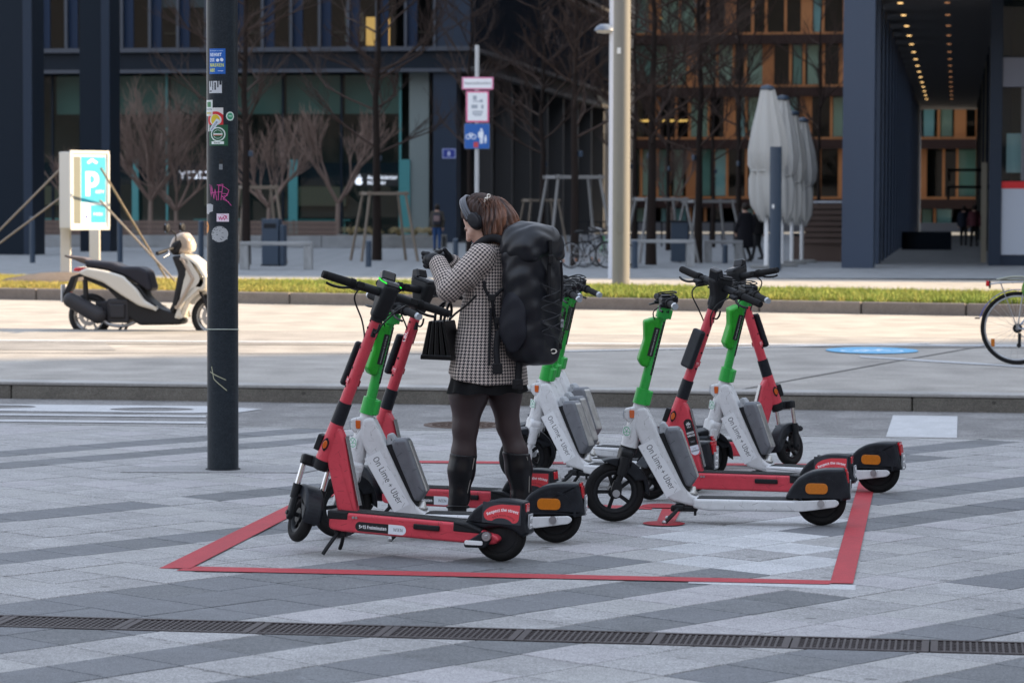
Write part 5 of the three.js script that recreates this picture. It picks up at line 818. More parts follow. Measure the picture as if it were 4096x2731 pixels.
  const fw = put('front_wheel', LG.fTyre, sc.rubber); put('rim', LG.fRim, sc.black, fw); fw.position.set(0, 0.16, 0); fw.updateMatrix(); fw.applyMatrix4(R);
  return t;
}
// ---- red scooter, same layout
const VG = {};
{
  const S = 0.345, ax = (h) => 0.1 + (h - 0.415) * S; VG.ax = ax; VG.S = S;
  VG.deck = metric(merge([slab(roundPoly([[0.165, 0.098], [0.165, 0.172], [0.84, 0.172], [0.90, 0.158], [0.955, 0.135], [1.0, 0.13, 0.02], [1.02, 0.11, 0.02], [0.995, 0.086, 0.01], [0.90, 0.08], [0.24, 0.08], [0.18, 0.086]], 0.012), 0.152, 0.012, [], 3)]));
  VG.mat = metric(merge([bx(0.6, 0.006, 0.126, 0.51, 0.1745, 0), bx(0.58, 0.003, 0.006, 0.51, 0.178, 0.05), bx(0.58, 0.003, 0.006, 0.51, 0.178, -0.05), bx(0.58, 0.003, 0.006, 0.51, 0.178, 0)]));
  VG.capF = slab(roundPoly([[0.158, 0.135], [0.158, 0.178], [0.262, 0.178], [0.262, 0.138]], 0.008), 0.160, 0.008); VG.capR = slab(roundPoly([[0.79, 0.13], [0.79, 0.178], [0.86, 0.175], [0.93, 0.15], [0.93, 0.13]], 0.006), 0.160, 0.008);
  VG.sideGrip = merge([rb(0.13, 0.026, 0.014, 0.66, 0.138, 0, 0.006), bx(0.012, 0.012, 0.018, 0.605, 0.138, 0), bx(0.012, 0.012, 0.018, 0.715, 0.138, 0)]);
  VG.neck = metric(merge([slab(roundPoly([[0.19, 0.165], [0.288, 0.165], [0.205, 0.52], [0.176, 0.575], [0.13, 0.56], [0.118, 0.42]], 0.02), 0.058, 0.014, [], 4), cyl(V3(ax(0.405), 0.405, 0), V3(ax(0.585), 0.585, 0), 0.041, 0.034, 24)]));
  VG.collar = cyl(V3(ax(0.585), 0.585, 0), V3(ax(0.688), 0.688, 0), 0.0345, 0.0335, 24);
  VG.stem = metric(cyl(V3(ax(0.688), 0.688, 0), V3(ax(1.118), 1.118, 0), 0.0292, 0.0275, 24));
  const nb = V3(ax(1.21), 1.21, 0);
  VG.head = merge([slab(roundPoly([[ax(1.10) - 0.03, 1.105], [ax(1.10) + 0.03, 1.085], [ax(1.19) + 0.055, 1.18], [ax(1.24) + 0.062, 1.235, 0.012], [ax(1.27) + 0.04, 1.262, 0.01], [ax(1.27) - 0.075, 1.292, 0.012], [ax(1.25) - 0.088, 1.262, 0.01], [ax(1.17) - 0.036, 1.17]], 0.02), 0.078, 0.022, [], 4), cyl(V3(ax(1.085), 1.085, 0), V3(ax(1.15), 1.15, 0), 0.0305, 0.036, 24)]);
  VG.visor = slab(roundPoly([[ax(1.27) - 0.088, 1.262], [ax(1.27) - 0.085, 1.325, 0.01], [ax(1.27) - 0.045, 1.33, 0.01], [ax(1.27) - 0.03, 1.285]], 0.008), 0.072, 0.01, [], 3);
  VG.display = slab(roundPoly([[ax(1.26) - 0.03, 1.288], [ax(1.25) + 0.05, 1.268, 0.014], [ax(1.25) + 0.058, 1.245], [ax(1.25) - 0.03, 1.27]], 0.006), 0.07, 0.008, [], 3);
  VG.led = merge([1, -1].map((s) => tube([[ax(1.26) - 0.066, 1.288, s * 0.038], [ax(1.25) - 0.01, 1.270, s * 0.0405], [ax(1.25) + 0.06, 1.252, s * 0.038]], 0.0034, 12, 6)));
  const B = (list) => merge(list.map((g) => g.translate(ax(1.215), 1.215, 0)));
  VG.bar = B([cy(0, 0, -0.3, 0, 0, 0.3, 0.0165, 0.0165, 16), cy(0, 0, -0.13, 0, 0, 0.13, 0.021, 0.021, 16)]);
  const grip = (s) => B([cy(0, 0, s * 0.19, 0, 0, s * 0.315, 0.0205, 0.0195, 18), cy(0, 0, s * 0.317, 0, 0, s * 0.332, 0.0195, 0.0175, 18), ...[0, 1, 2, 3, 4, 5, 6].map((k) => cy(0, 0, s * (0.166 + k * 0.0033), 0, 0, s * (0.168 + k * 0.0033), 0.0245, 0.0245, 14)), rb(0.046, 0.036, 0.04, 0.002, 0, s * 0.14, 0.009)]);
  VG.grips = [grip(1), grip(-1)];
  const lever = (s) => B([tube([[-0.022, -0.006, s * 0.15], [-0.055, -0.024, s * 0.2], [-0.06, -0.028, s * 0.25], [-0.05, -0.026, s * 0.285]], 0.0066, 14, 7), rb(0.05, 0.022, 0.05, -0.03, -0.01, s * 0.15, 0.008)]);
  VG.levers = [lever(1), lever(-1)];
  VG.cables = [1, -1].map((s) => B([tube([[-0.03, -0.012, s * 0.13], [-0.11, -0.05, s * 0.11], [-0.10, -0.14, s * 0.05], [-0.075, -0.21, s * 0.028], [-0.08, -0.235, s * 0.02]], 0.0042, 22, 6)]));
  VG.box = onAxis(slab(roundPoly([[-0.024, -0.115], [0.012, -0.115], [0.018, 0.112], [-0.018, 0.112]], 0.018, 5), 0.088, 0.016, [], 4).translate(-0.043, 0, 0), ax(0.86), 0.86, S);
  VG.hook = merge([tube([[0, 0, 0], [0.03, -0.006, 0], [0.045, 0.008, 0], [0.05, 0.036, 0]], 0.0055, 12, 7), rb(0.016, 0.05, 0.022, -0.004, 0.0, 0, 0.005)]);
  VG.screw = new THREE.CylinderGeometry(0.0062, 0.0062, 0.006, 12).rotateX(PI / 2);
  VG.lamp = onAxis(rb(0.032, 0.08, 0.05, 0, 0, 0, 0.008), ax(0.49) - 0.05, 0.49, S);
  VG.lampFace = onAxis(rb(0.006, 0.068, 0.04, 0, 0, 0, 0.003), ax(0.49) - 0.0665, 0.49, S);
  const ov = (w, h) => Array.from({ length: 20 }, (_, k) => [w * Math.cos(k / 10 * PI), h * Math.sin(k / 10 * PI)]);
  VG.oval = slab(roundPoly([[0, 0.036], [0.017, 0.014], [0.015, -0.014], [0, -0.036], [-0.015, -0.014], [-0.017, 0.014]], 0.008), 0.008, 0.002); VG.amber = slab(ov(0.0115, 0.021), 0.012, 0.003);
  VG.strip = bx(0.004, 0.335, 0.034).rotateZ(Math.atan((0.285 - 0.19) / 0.37)).translate(0.2525, 0.365, 0);
  // fork
  VG.crown = merge([cyl(V3(ax(0.36), 0.36, 0), V3(ax(0.408), 0.408, 0), 0.036, 0.042, 20), rb(0.1, 0.05, 0.07, 0.045, 0.395, 0, 0.012), rb(0.045, 0.052, 0.165, 0.018, 0.392, 0, 0.012)]);
  VG.chrome = [1, -1].map((s) => cy(0.016, 0.37, s * 0.066, 0.006, 0.255, s * 0.066, 0.0135, 0.0135, 16));
  VG.lower = [1, -1].map((s) => merge([cy(0.007, 0.27, s * 0.066, 0.001, 0.2, s * 0.066, 0.021, 0.019, 16), slab(roundPoly([[-0.016, 0.215], [0.02, 0.215], [0.022, 0.115], [0.0, 0.09], [-0.024, 0.115]], 0.012), 0.03, 0.008).translate(0, 0, s * 0.062)]));
  const cres = [...arcPts(0, 0.127, 0.152, 138, -14, 22), ...arcPts(0, 0.127, 0.134, -10, 10, 4), ...arcPts(0, 0.14, 0.075, 24, 120, 8), ...arcPts(0, 0.127, 0.135, 126, 136, 3)];
  VG.fFender = metric(slab(cres, 0.094, 0.016, [], 4));
  VG.fTyre = tyreGeo(0.127, 0.058); VG.fRim = spokedRim(0.07, 0.1, 0.042, 6, 0.017); VG.rTyre = VG.fTyre; VG.rRim = discRim(0.096, 0.054);
  VG.axle = cy(0, 0.127, -0.085, 0, 0.127, 0.085, 0.011, 0.011, 8);
  VG.fender = metric(slab(roundPoly([[0.835, 0.172, 0.01], [0.862, 0.222], [0.91, 0.268], [0.99, 0.296], [1.06, 0.297], [1.122, 0.291, 0.008], [1.126, 0.24], [1.138, 0.19], [1.155, 0.148, 0.008], [1.12, 0.126, 0.01], [1.085, 0.152], [1.02, 0.168], [0.96, 0.16], [0.93, 0.15]], 0.03), 0.104, 0.016, [], 4));
  VG.tail = rb(0.012, 0.04, 0.05, 0, 0, 0, 0.004);
  VG.bracket = slab(roundPoly([[0.855, 0.062], [0.85, 0.086], [0.895, 0.112], [0.945, 0.148, 0.02], [0.985, 0.14, 0.02], [0.982, 0.10, 0.02], [0.955, 0.068]], 0.012), 0.022, 0.006); VG.pill = slab(roundPoly([[-0.045, -0.012], [0.045, -0.008], [0.045, 0.012], [-0.045, 0.01]], 0.01), 0.006, 0.002); VG.hub = merge([new THREE.CylinderGeometry(0.021, 0.021, 0.02, 20).rotateX(PI / 2), rb(0.016, 0.016, 0.026, 0, 0, 0, 0.003)]);
  VG.stand = (s, low) => tube([[0.215, 0.085, s * 0.03], [0.2, 0.06, s * 0.05], [0.17, 0.015 - low * 0.5, s * 0.10], [0.158, 0.008 - low, s * 0.112]], 0.0095, 12, 8); VG.standBase = rb(0.06, 0.05, 0.09, 0.215, 0.075, 0, 0.01);
}
function redScooter(label, front, rear, th, o = {}) {
  const f = onGround(...front), r = onGround(...rear), d = r.clone().sub(f), len = d.length();
  const t = thing('electric_scooter', label, 'scooter', o.fromRear ? r.clone().addScaledVector(d.clone().normalize(), -1.0) : f, Math.atan2(-d.z, d.x), 'rental scooters parked in the taped bay');
  if (o.pitch) { t.rotateZ(o.pitch); t.position.y += Math.sin(-o.pitch) * 1.0; }
  const R = steerMatrix(0.1, 0.415, VG.S, th), put = (n, g, m, p = t) => mesh(n, g, m, p), st_ = (n, g, m) => { const k = put(n, g, m); k.applyMatrix4(R); return k; };
  put('deck', VG.deck, sc.red); put('deck_mat', VG.mat, sc.mat); put('front_cap', VG.capF, sc.black); put('rear_cap', VG.capR, sc.black); put('neck', VG.neck, sc.red); put('collar', VG.collar, sc.fender); put('worn_strip', VG.strip, sc.tapeWorn);
  for (const s of [1, -1]) {
    put('side_grip', VG.sideGrip, sc.black).position.z = s * 0.08; const ovl = put('lamp_base', VG.oval, sc.black); ovl.position.set(0.118, 0.485, s * 0.041); ovl.rotation.z = -0.25; const am = put('side_lamp', VG.amber, sc.amber, ovl); am.position.z = s * 0.004;
    put('rear_bracket', VG.bracket, sc.fender).position.z = s * 0.084; put('white_reflector', VG.pill, sc.plate).position.set(0.902, 0.088, s * 0.098); put('axle_hub', VG.hub, sc.steel).position.set(0.965, 0.125, s * 0.1);
    put('kickstand', VG.stand(s, o.pitch ? 0.038 : 0), sc.black);
    for (const x of [0.29, 0.305]) put('screw', VG.screw, sc.steel).position.set(x, 0.153, s * 0.077);
  }
  put('kickstand_base', VG.standBase, sc.black); put('rear_fender', VG.fender, sc.fender);
  decal(prRespect, t, 1.018, 0.232, 0.0532, 0); if (o.free !== false) decal(prFree, t, 0.43, 0.113, 0.0772, 0);
  if (o.gift) decal(prGift, t, 0.222, 0.37, 0.0302, Math.atan(0.095 / 0.37) + 0.02);
  const tl = put('tail_lamp', VG.tail, sc.redLens); tl.position.set(1.124, 0.263, 0); put('plate_holder', rb(0.006, 0.1, 0.06, 1.143, 0.185, 0, 0.002).rotateZ(0), sc.greyPlastic); const pl = put('number_plate', prPlate.geo, prPlate.mat); pl.position.set(1.148, 0.185, 0); pl.rotation.set(0, PI / 2, 0);
  const rw = put('rear_wheel', VG.rTyre, sc.rubber); rw.position.set(1.0, 0.127, 0); put('rim', VG.rRim, sc.black, rw);
  st_('stem', VG.stem, sc.red); st_('head', VG.head, sc.black); st_('visor', VG.visor, sc.glassBlack); st_('display', VG.display, sc.glassBlack); if (o.led) st_('light_strip', VG.led, sc.led); else st_('light_strip', VG.led, sc.fender);
  st_('handlebar', VG.bar, sc.black); VG.grips.forEach((g) => st_('grip', g, sc.rubber)); VG.levers.forEach((g) => st_('brake_lever', g, sc.black)); VG.cables.forEach((g) => st_('cable', g, sc.black)); st_('battery_box', VG.box, sc.fender);
  const hk = put('hook', VG.hook, sc.black); hk.position.set(VG.ax(1.03) + 0.03, 1.03, 0); hk.updateMatrix(); hk.applyMatrix4(R);
  for (const h of [1.08, 1.045, 0.95, 0.85, 0.76]) for (const s of [1, -1]) { const k = put('screw', VG.screw, sc.black); k.position.set(VG.ax(h), h, s * 0.0275); k.updateMatrix(); k.applyMatrix4(R); }
  const vy = 0.975; for (const s of [1, -1]) { const k = put('sticker', prVoi.geo, prVoi.mat); k.position.set(VG.ax(vy) + (0.004), vy, s * 0.0296); k.rotation.set(0, s < 0 ? PI : 0, -s * Math.atan(VG.S)); k.updateMatrix(); if (o.voi !== false) k.applyMatrix4(R); else t.remove(k); const g = put('sticker', prGps.geo, prGps.mat); g.position.set(VG.ax(0.79), 0.79, s * 0.0302); g.rotation.set(0, s < 0 ? PI : 0, -s * Math.atan(VG.S)); g.updateMatrix(); g.applyMatrix4(R); }
  put('headlight', VG.lamp, sc.black); put('headlight_lens', VG.lampFace, sc.lens);
  st_('fork_crown', VG.crown, sc.black); VG.chrome.forEach((g) => st_('fork_tube', g, sc.chrome)); VG.lower.forEach((g) => st_('fork_leg', g, sc.black)); st_('front_fender', VG.fFender, sc.fender); st_('front_axle', VG.axle, sc.black);
  const fw = put('front_wheel', VG.fTyre, sc.rubber); put('rim', VG.fRim, sc.black, fw); fw.position.set(0, 0.127, 0); fw.updateMatrix(); fw.applyMatrix4(R);
  return t;
}
redScooter('red scooter nearest the camera with a glowing green line on its display', [317, 552.5], [499.3, 560.4], -52 * D2R, { fromRear: true, pitch: -2.8 * D2R, led: true, voi: false });
whiteScooter('white scooter with green stem standing between the two red ones at the red tape corner', [341.5, 537], [555, 542], 38 * D2R, { fork: sc.white });
redScooter('red scooter directly in front of the woman behind a white one', [362, 515.8], [533, 524], -24 * D2R, { fromRear: true });
whiteScooter('foremost white scooter of the three standing right behind the woman', [525, 482.5], [689, 491], 42 * D2R, { fork: sc.white });
whiteScooter('middle white scooter of the three standing right behind the woman', [531, 476], [693, 484.5], 38 * D2R, { fork: sc.white });
whiteScooter('farthest white scooter of the three standing right behind the woman', [538.5, 463.2], [694, 471.5], 60 * D2R, { fork: sc.white });
whiteScooter('white scooter with black fork standing over the red tape symbol', [614.3, 521], [819.4, 524.6], 14 * D2R, {});
redScooter('red scooter with a black gift sticker on its neck', [666, 500.5], [829, 506], 58 * D2R, { fromRear: true, gift: true, free: false, voi: false });
whiteScooter('white scooter with its rear wheel on the red tape line', [703, 484], [876, 492], 46 * D2R, { fork: sc.white });
redScooter('red scooter facing the other way behind the white and red ones', [789, 465.5], [614, 471], 28 * D2R, { free: false, voi: false });
// ---------------------------------------------------------------- the woman, her rucksack and handbag
function surfaceNets(f, lo, hi, h, smooth = 1) {
  const nx = Math.ceil((hi[0] - lo[0]) / h) + 1, ny = Math.ceil((hi[1] - lo[1]) / h) + 1, nz = Math.ceil((hi[2] - lo[2]) / h) + 1, v = new Float32Array(nx * ny * nz), id = new Int32Array(nx * ny * nz).fill(-1), pos = [], idx = [];
  for (let k = 0, q = 0; k < nz; k++) for (let j = 0; j < ny; j++) for (let i = 0; i < nx; i++, q++) v[q] = f(lo[0] + i * h, lo[1] + j * h, lo[2] + k * h);
  const at = (i, j, k) => i + nx * (j + ny * k);
  for (let k = 0; k < nz - 1; k++) for (let j = 0; j < ny - 1; j++) for (let i = 0; i < nx - 1; i++) {
    let m = 0; const c = []; for (let q = 0; q < 8; q++) { const w = v[at(i + (q & 1), j + ((q >> 1) & 1), k + (q >> 2))]; c.push(w); if (w < 0) m |= 1 << q; }
    if (m === 0 || m === 255) continue;
    let x = 0, y = 0, z = 0, n = 0;
    for (let a = 0; a < 8; a++) for (const s of [1, 2, 4]) { const b = a | s; if (b === a || ((m >> a) & 1) === ((m >> b) & 1)) continue; const t = c[a] / (c[a] - c[b]); x += (a & 1) + (s === 1 ? t : 0); y += ((a >> 1) & 1) + (s === 2 ? t : 0); z += (a >> 2) + (s === 4 ? t : 0); n++; }
    id[at(i, j, k)] = pos.length / 3; pos.push(lo[0] + (i + x / n) * h, lo[1] + (j + y / n) * h, lo[2] + (k + z / n) * h);
  }
  for (let k = 1; k < nz - 1; k++) for (let j = 1; j < ny - 1; j++) for (let i = 1; i < nx - 1; i++) {
    const s0 = v[at(i, j, k)] < 0;
    const q4 = (a, b, c, d, flip) => { if (a < 0 || b < 0 || c < 0 || d < 0) return; flip ? idx.push(a, b, c, a, c, d) : idx.push(a, c, b, a, d, c); };
    if (s0 !== (v[at(i + 1, j, k)] < 0)) q4(id[at(i, j - 1, k - 1)], id[at(i, j, k - 1)], id[at(i, j, k)], id[at(i, j - 1, k)], s0);
    if (s0 !== (v[at(i, j + 1, k)] < 0)) q4(id[at(i - 1, j, k - 1)], id[at(i - 1, j, k)], id[at(i, j, k)], id[at(i, j, k - 1)], s0);
    if (s0 !== (v[at(i, j, k + 1)] < 0)) q4(id[at(i - 1, j - 1, k)], id[at(i, j - 1, k)], id[at(i, j, k)], id[at(i - 1, j, k)], s0);
  }
  const e = h * 0.5, nrm = new Float32Array(pos.length);
  for (let q = 0; q < pos.length; q += 3) {
    for (let r = 0; r <= smooth; r++) {
      const x = pos[q], y = pos[q + 1], z = pos[q + 2]; let gx = f(x + e, y, z) - f(x - e, y, z), gy = f(x, y + e, z) - f(x, y - e, z), gz = f(x, y, z + e) - f(x, y, z - e); const l = Math.hypot(gx, gy, gz) || 1; gx /= l; gy /= l; gz /= l;
      if (r < smooth) { const d = Math.max(-h * 0.5, Math.min(h * 0.5, f(x, y, z) / Math.max(0.3, l / (2 * e)))); pos[q] -= gx * d; pos[q + 1] -= gy * d; pos[q + 2] -= gz * d; } else { nrm[q] = gx; nrm[q + 1] = gy; nrm[q + 2] = gz; }
    }
  }
  const g = new THREE.BufferGeometry(); g.setAttribute('position', new THREE.Float32BufferAttribute(pos, 3)); g.setAttribute('normal', new THREE.BufferAttribute(nrm, 3)); g.setIndex(idx); return g;
}
const smin = (a, b, k) => { const h = Math.max(k - Math.abs(a - b), 0) / k; return Math.min(a, b) - h * h * k * 0.25; };
const smax = (a, b, k) => -smin(-a, -b, k);
const capS = (x, y, z, a, b) => { const bx_ = b[0] - a[0], by = b[1] - a[1], bz = b[2] - a[2], px = x - a[0], py = y - a[1], pz = z - a[2]; const t = Math.max(0, Math.min(1, (px * bx_ + py * by + pz * bz) / (bx_ * bx_ + by * by + bz * bz))); return Math.hypot(px - bx_ * t, py - by * t, pz - bz * t) - (a[3] + (b[3] - a[3]) * t); };
const ell = (x, y, z, c, r) => { const u = (x - c[0]) / r[0], v = (y - c[1]) / r[1], w = (z - c[2]) / r[2], k = Math.hypot(u, v, w), m = Math.hypot(u / r[0], v / r[1], w / r[2]); return k < 1e-6 ? -Math.min(...r) : k * (k - 1) / m; };
const chain = (x, y, z, pts, k = 0.02) => { let d = 1; for (let i = 0; i + 1 < pts.length; i++) d = smin(d, capS(x, y, z, pts[i], pts[i + 1]), k); return d; };
const lerpTab = (tab, y) => { for (let i = 0; i + 1 < tab.length; i++) if (y <= tab[i][0] && y >= tab[i + 1][0]) { const t = (tab[i][0] - y) / (tab[i][0] - tab[i + 1][0]); return tab[i].map((v, q) => v + (tab[i + 1][q] - v) * t); } return y > tab[0][0] ? tab[0] : tab[tab.length - 1]; };
const boxS = (x, y, z, hx, hy, hz, r) => { const a = Math.abs(x) - hx + r, b = Math.abs(y) - hy + r, c = Math.abs(z) - hz + r; return Math.hypot(Math.max(a, 0), Math.max(b, 0), Math.max(c, 0)) + Math.min(Math.max(a, b, c), 0) - r; };

const pm = {
  tights: M([0.034, 0.020, 0.021], 0.55), boot: MP([0.006, 0.006, 0.008], 0.32, { specularIntensity: 0.7 }), skirt: M([0.006, 0.006, 0.007], 0.9), glove: M([0.014, 0.015, 0.018], 0.42), nylon: MP([0.007, 0.008, 0.012], 0.42, { specularIntensity: 0.75 }), nylonB: M([0.016, 0.017, 0.023], 0.55), strap: M([0.012, 0.012, 0.014], 0.7), buckle: M([0.015, 0.015, 0.017], 0.35), leather: MP([0.005, 0.005, 0.006], 0.34, { specularIntensity: 0.6 }), phones: M([0.022, 0.022, 0.026], 0.45), phonesBand: M([0.06, 0.065, 0.08], 0.35), pearl: M([0.75, 0.7, 0.62], 0.3), cord: M([0.03, 0.032, 0.036], 0.6), label: M([0.28, 0.29, 0.3], 0.7), metal: M([0.5, 0.48, 0.44], 0.3, { metalness: 0.9 }),
};
const hound = (() => {                                                 // houndstooth weave, 4 by 4 repeats
  const U = ['11110000', '11110000', '11110100', '11111000', '10001111', '01001111', '00100111', '00010011'];
  // classic tooth: built from a twill of 4 dark and 4 light threads
  const px = (x, y) => { const wx = x % 8 < 4, wy = y % 8 < 4; return wx === wy ? wx : ((x + y) % 4 < 2 ? wx : wy); };
  const n = 64, s0 = seed; seed = 9; const jit = Array.from({ length: n * n }, () => rnd()); seed = s0;
  return tex(n, (i, x, y) => { const k = px(x >> 1, y >> 1) ? 1 : 0, j = jit[i] * 26; return k ? [26 + j * 0.5, 25 + j * 0.5, 33 + j * 0.5] : [198 + j, 184 + j, 174 + j]; });
})();
hound.repeat.set(1 / 0.066, 1 / 0.066);
pm.coat = M([0.92, 0.92, 0.92], 0.9, { map: hound });

{
  const P0 = onGround(487.5, 529.6), woman = thing('person', 'woman in a houndstooth coat, black skirt and boots looking down beside the scooters', 'person', P0, 0);
  const F = [-0.8, -0.6], Ls = [-0.6, 0.8];                            // facing and left, in x and z
  // --- body: legs, trunk, neck, head in one skin
  const legA = [[-0.085, 0.86, 0.03, 0.105], [-0.098, 0.70, 0.045, 0.097], [-0.114, 0.535, 0.05, 0.062], [-0.122, 0.40, 0.045, 0.060], [-0.145, 0.2, 0.05, 0.04], [-0.155, 0.1, 0.05, 0.034]];
  const legB = [[0.075, 0.86, -0.03, 0.105], [0.086, 0.70, -0.045, 0.086], [0.103, 0.535, -0.05, 0.056], [0.146, 0.40, -0.05, 0.056], [0.175, 0.2, -0.05, 0.037], [0.182, 0.1, -0.05, 0.034]];
  const uH = V3(-0.5, 0.8, -0.28).normalize(), fH0 = V3(-0.75, -0.58, -0.32), lH = uH.clone().cross(fH0).normalize(), fH = lH.clone().cross(uH).normalize(), Hc = V3(-0.042, 1.59, -0.03);
  const hl = (x, y, z) => { const dx = x - Hc.x, dy = y - Hc.y, dz = z - Hc.z; return [dx * lH.x + dy * lH.y + dz * lH.z, dx * uH.x + dy * uH.y + dz * uH.z, dx * fH.x + dy * fH.y + dz * fH.z]; };
  const head = (x, y, z) => { const [a, b, c] = hl(x, y, z); let d = ell(a, b, c, [0, 0.018, -0.012], [0.073, 0.094, 0.092]); d = smin(d, ell(a, b, c, [0, -0.05, 0.028], [0.056, 0.078, 0.066]), 0.03); d = smin(d, capS(a, b, c, [0, -0.005, 0.088, 0.009], [0, -0.045, 0.108, 0.0135]), 0.014); d = smin(d, ell(a, b, c, [0, -0.108, 0.062], [0.024, 0.02, 0.022]), 0.02); for (const s of [-1, 1]) { d = smin(d, ell(a, b, c, [s * 0.037, -0.042, 0.06], [0.024, 0.022, 0.02]), 0.02); d = smax(d, -ell(a, b, c, [s * 0.03, -0.002, 0.1], [0.016, 0.011, 0.012]), 0.012); d = smin(d, ell(a, b, c, [s * 0.03, -0.004, 0.078], [0.013, 0.012, 0.012]), 0.004); } d = smin(d, ell(a, b, c, [0, -0.072, 0.086], [0.021, 0.006, 0.01]), 0.006); d = smin(d, ell(a, b, c, [0, -0.083, 0.083], [0.018, 0.007, 0.01]), 0.006); return d; };
  const neck = [[0.015, 1.45, -0.005, 0.06], [-0.02, 1.55, -0.025, 0.054]];
  const bodyF = (x, y, z) => { let d = smin(chain(x, y, z, legA, 0.03), chain(x, y, z, legB, 0.03), 0.012); d = smin(d, capS(x, y, z, [0, 0.92, 0, 0.12], [0.02, 1.2, 0, 0.1]), 0.05); d = smin(d, capS(x, y, z, [0.02, 1.2, 0, 0.1], [0.035, 1.38, 0, 0.09]), 0.05); d = smin(d, capS(x, y, z, neck[0], neck[1]), 0.05); return d; };
  const gBody = surfaceNets(bodyF, [-0.3, 0.05, -0.2], [0.3, 1.6, 0.2], 0.011), gHead = surfaceNets((x, y, z) => smin(head(x, y, z), capS(x, y, z, neck[0], neck[1]), 0.02), [-0.2, 1.42, -0.2], [0.14, 1.73, 0.14], 0.0045);
  const paint = (g) => { const p = g.attributes.position, c = new Float32Array(p.count * 3); for (let i = 0; i < p.count; i++) { const y = p.getY(i); if (y < 1.25) c.set([0.036, 0.021, 0.022], i * 3); else { const [a, b, q] = hl(p.getX(i), y, p.getZ(i)); const lip = Math.abs(a) < 0.022 && Math.abs(b + 0.078) < 0.014 && q > 0.08, eye = Math.abs(Math.abs(a) - 0.03) < 0.012 && Math.abs(b + 0.004) < 0.008 && q > 0.076; c.set(lip ? [0.42, 0.13, 0.12] : eye ? [0.05, 0.03, 0.02] : [0.56, 0.34, 0.26], i * 3); } } g.setAttribute('color', new THREE.BufferAttribute(c, 3)); return g; };
  const both = mergeGeometries([paint(gBody), paint(gHead)]);
  mesh('body', both, new THREE.MeshStandardMaterial({ vertexColors: true, roughness: 0.5 }), woman);
  // --- coat
  const tab = [[1.50, 0.055, 0.06, 0.02], [1.475, 0.10, 0.075, 0.03], [1.44, 0.165, 0.095, 0.042], [1.38, 0.187, 0.115, 0.046], [1.25, 0.185, 0.128, 0.03], [1.10, 0.185, 0.135, 0.008], [0.95, 0.205, 0.16, 0.002], [0.82, 0.228, 0.182, 0.0], [0.70, 0.238, 0.192, 0.002]];
  const hemY = (x, z) => { const v = x * F[0] + z * F[1], u = x * Ls[0] + z * Ls[1]; return 0.775 + 0.012 * Math.sin(9 * u + 1) - 0.22 * Math.max(0, -v - 0.05) + 0.18 * Math.max(0, v - 0.05) + 0.01 * Math.sin(17 * v); };
  const torso = (x, y, z) => { const [, a, b, cx] = lerpTab(tab, y), u = (x - cx) * Ls[0] + z * Ls[1], v = (x - cx) * F[0] + z * F[1]; const fold = 1 + 0.022 * Math.sin(7 * Math.atan2(u / a, v / b) + 5 * y) * Math.max(0, Math.min(1, (1.15 - y) * 2.5)) + 0.012 * Math.sin(34 * y + 6 * u) * Math.max(0, 1 - Math.abs(y - 1.15) * 5); return (Math.hypot(u / (a * fold), v / (b * fold)) - 1) * Math.min(a, b) * 0.9; };
  const armL = [[-0.035, 1.40, 0.14, 0.073], [-0.115, 1.315, 0.165, 0.069], [-0.193, 1.238, 0.165, 0.062], [-0.215, 1.29, 0.13, 0.058], [-0.252, 1.365, 0.075, 0.047]];
  const armR = [[0.12, 1.40, -0.13, 0.07], [0.02, 1.27, -0.19, 0.064], [-0.085, 1.235, -0.20, 0.06], [-0.14, 1.31, -0.13, 0.052], [-0.185, 1.368, -0.07, 0.044]];
  const wrinkle = (x, y, z) => 0.0035 * Math.sin(42 * (x * 0.6 - y * 0.8) + 10 * z) * Math.exp(-60 * ((x + 0.2) ** 2 + (y - 1.26) ** 2)) + 0.0025 * Math.sin(55 * y + 20 * x) * Math.exp(-40 * ((x + 0.02) ** 2 + (y - 1.33) ** 2));
  const coatF = (x, y, z) => { let d = torso(x, y, z); d = smin(d, chain(x, y, z, armL, 0.015), 0.03); d = smin(d, chain(x, y, z, armR, 0.015), 0.03); d = smax(d, y - 1.492, 0.01); d = smax(d, hemY(x, z) - y, 0.006); const w = V3(-0.262 - x, 1.385 - y, 0.06 - z); return d + wrinkle(x, y, z); };
  const collarF = (x, y, z) => { const cx = 0.008, r = Math.hypot((x - cx) * 1.0, (z + 0.012) * 1.05); const t = (y - 1.455) / 0.07; return smax(Math.abs(r - (0.088 - 0.012 * t)) - 0.011, Math.abs(y - 1.472 - 0.45 * (x - cx)) - 0.036, 0.01); };
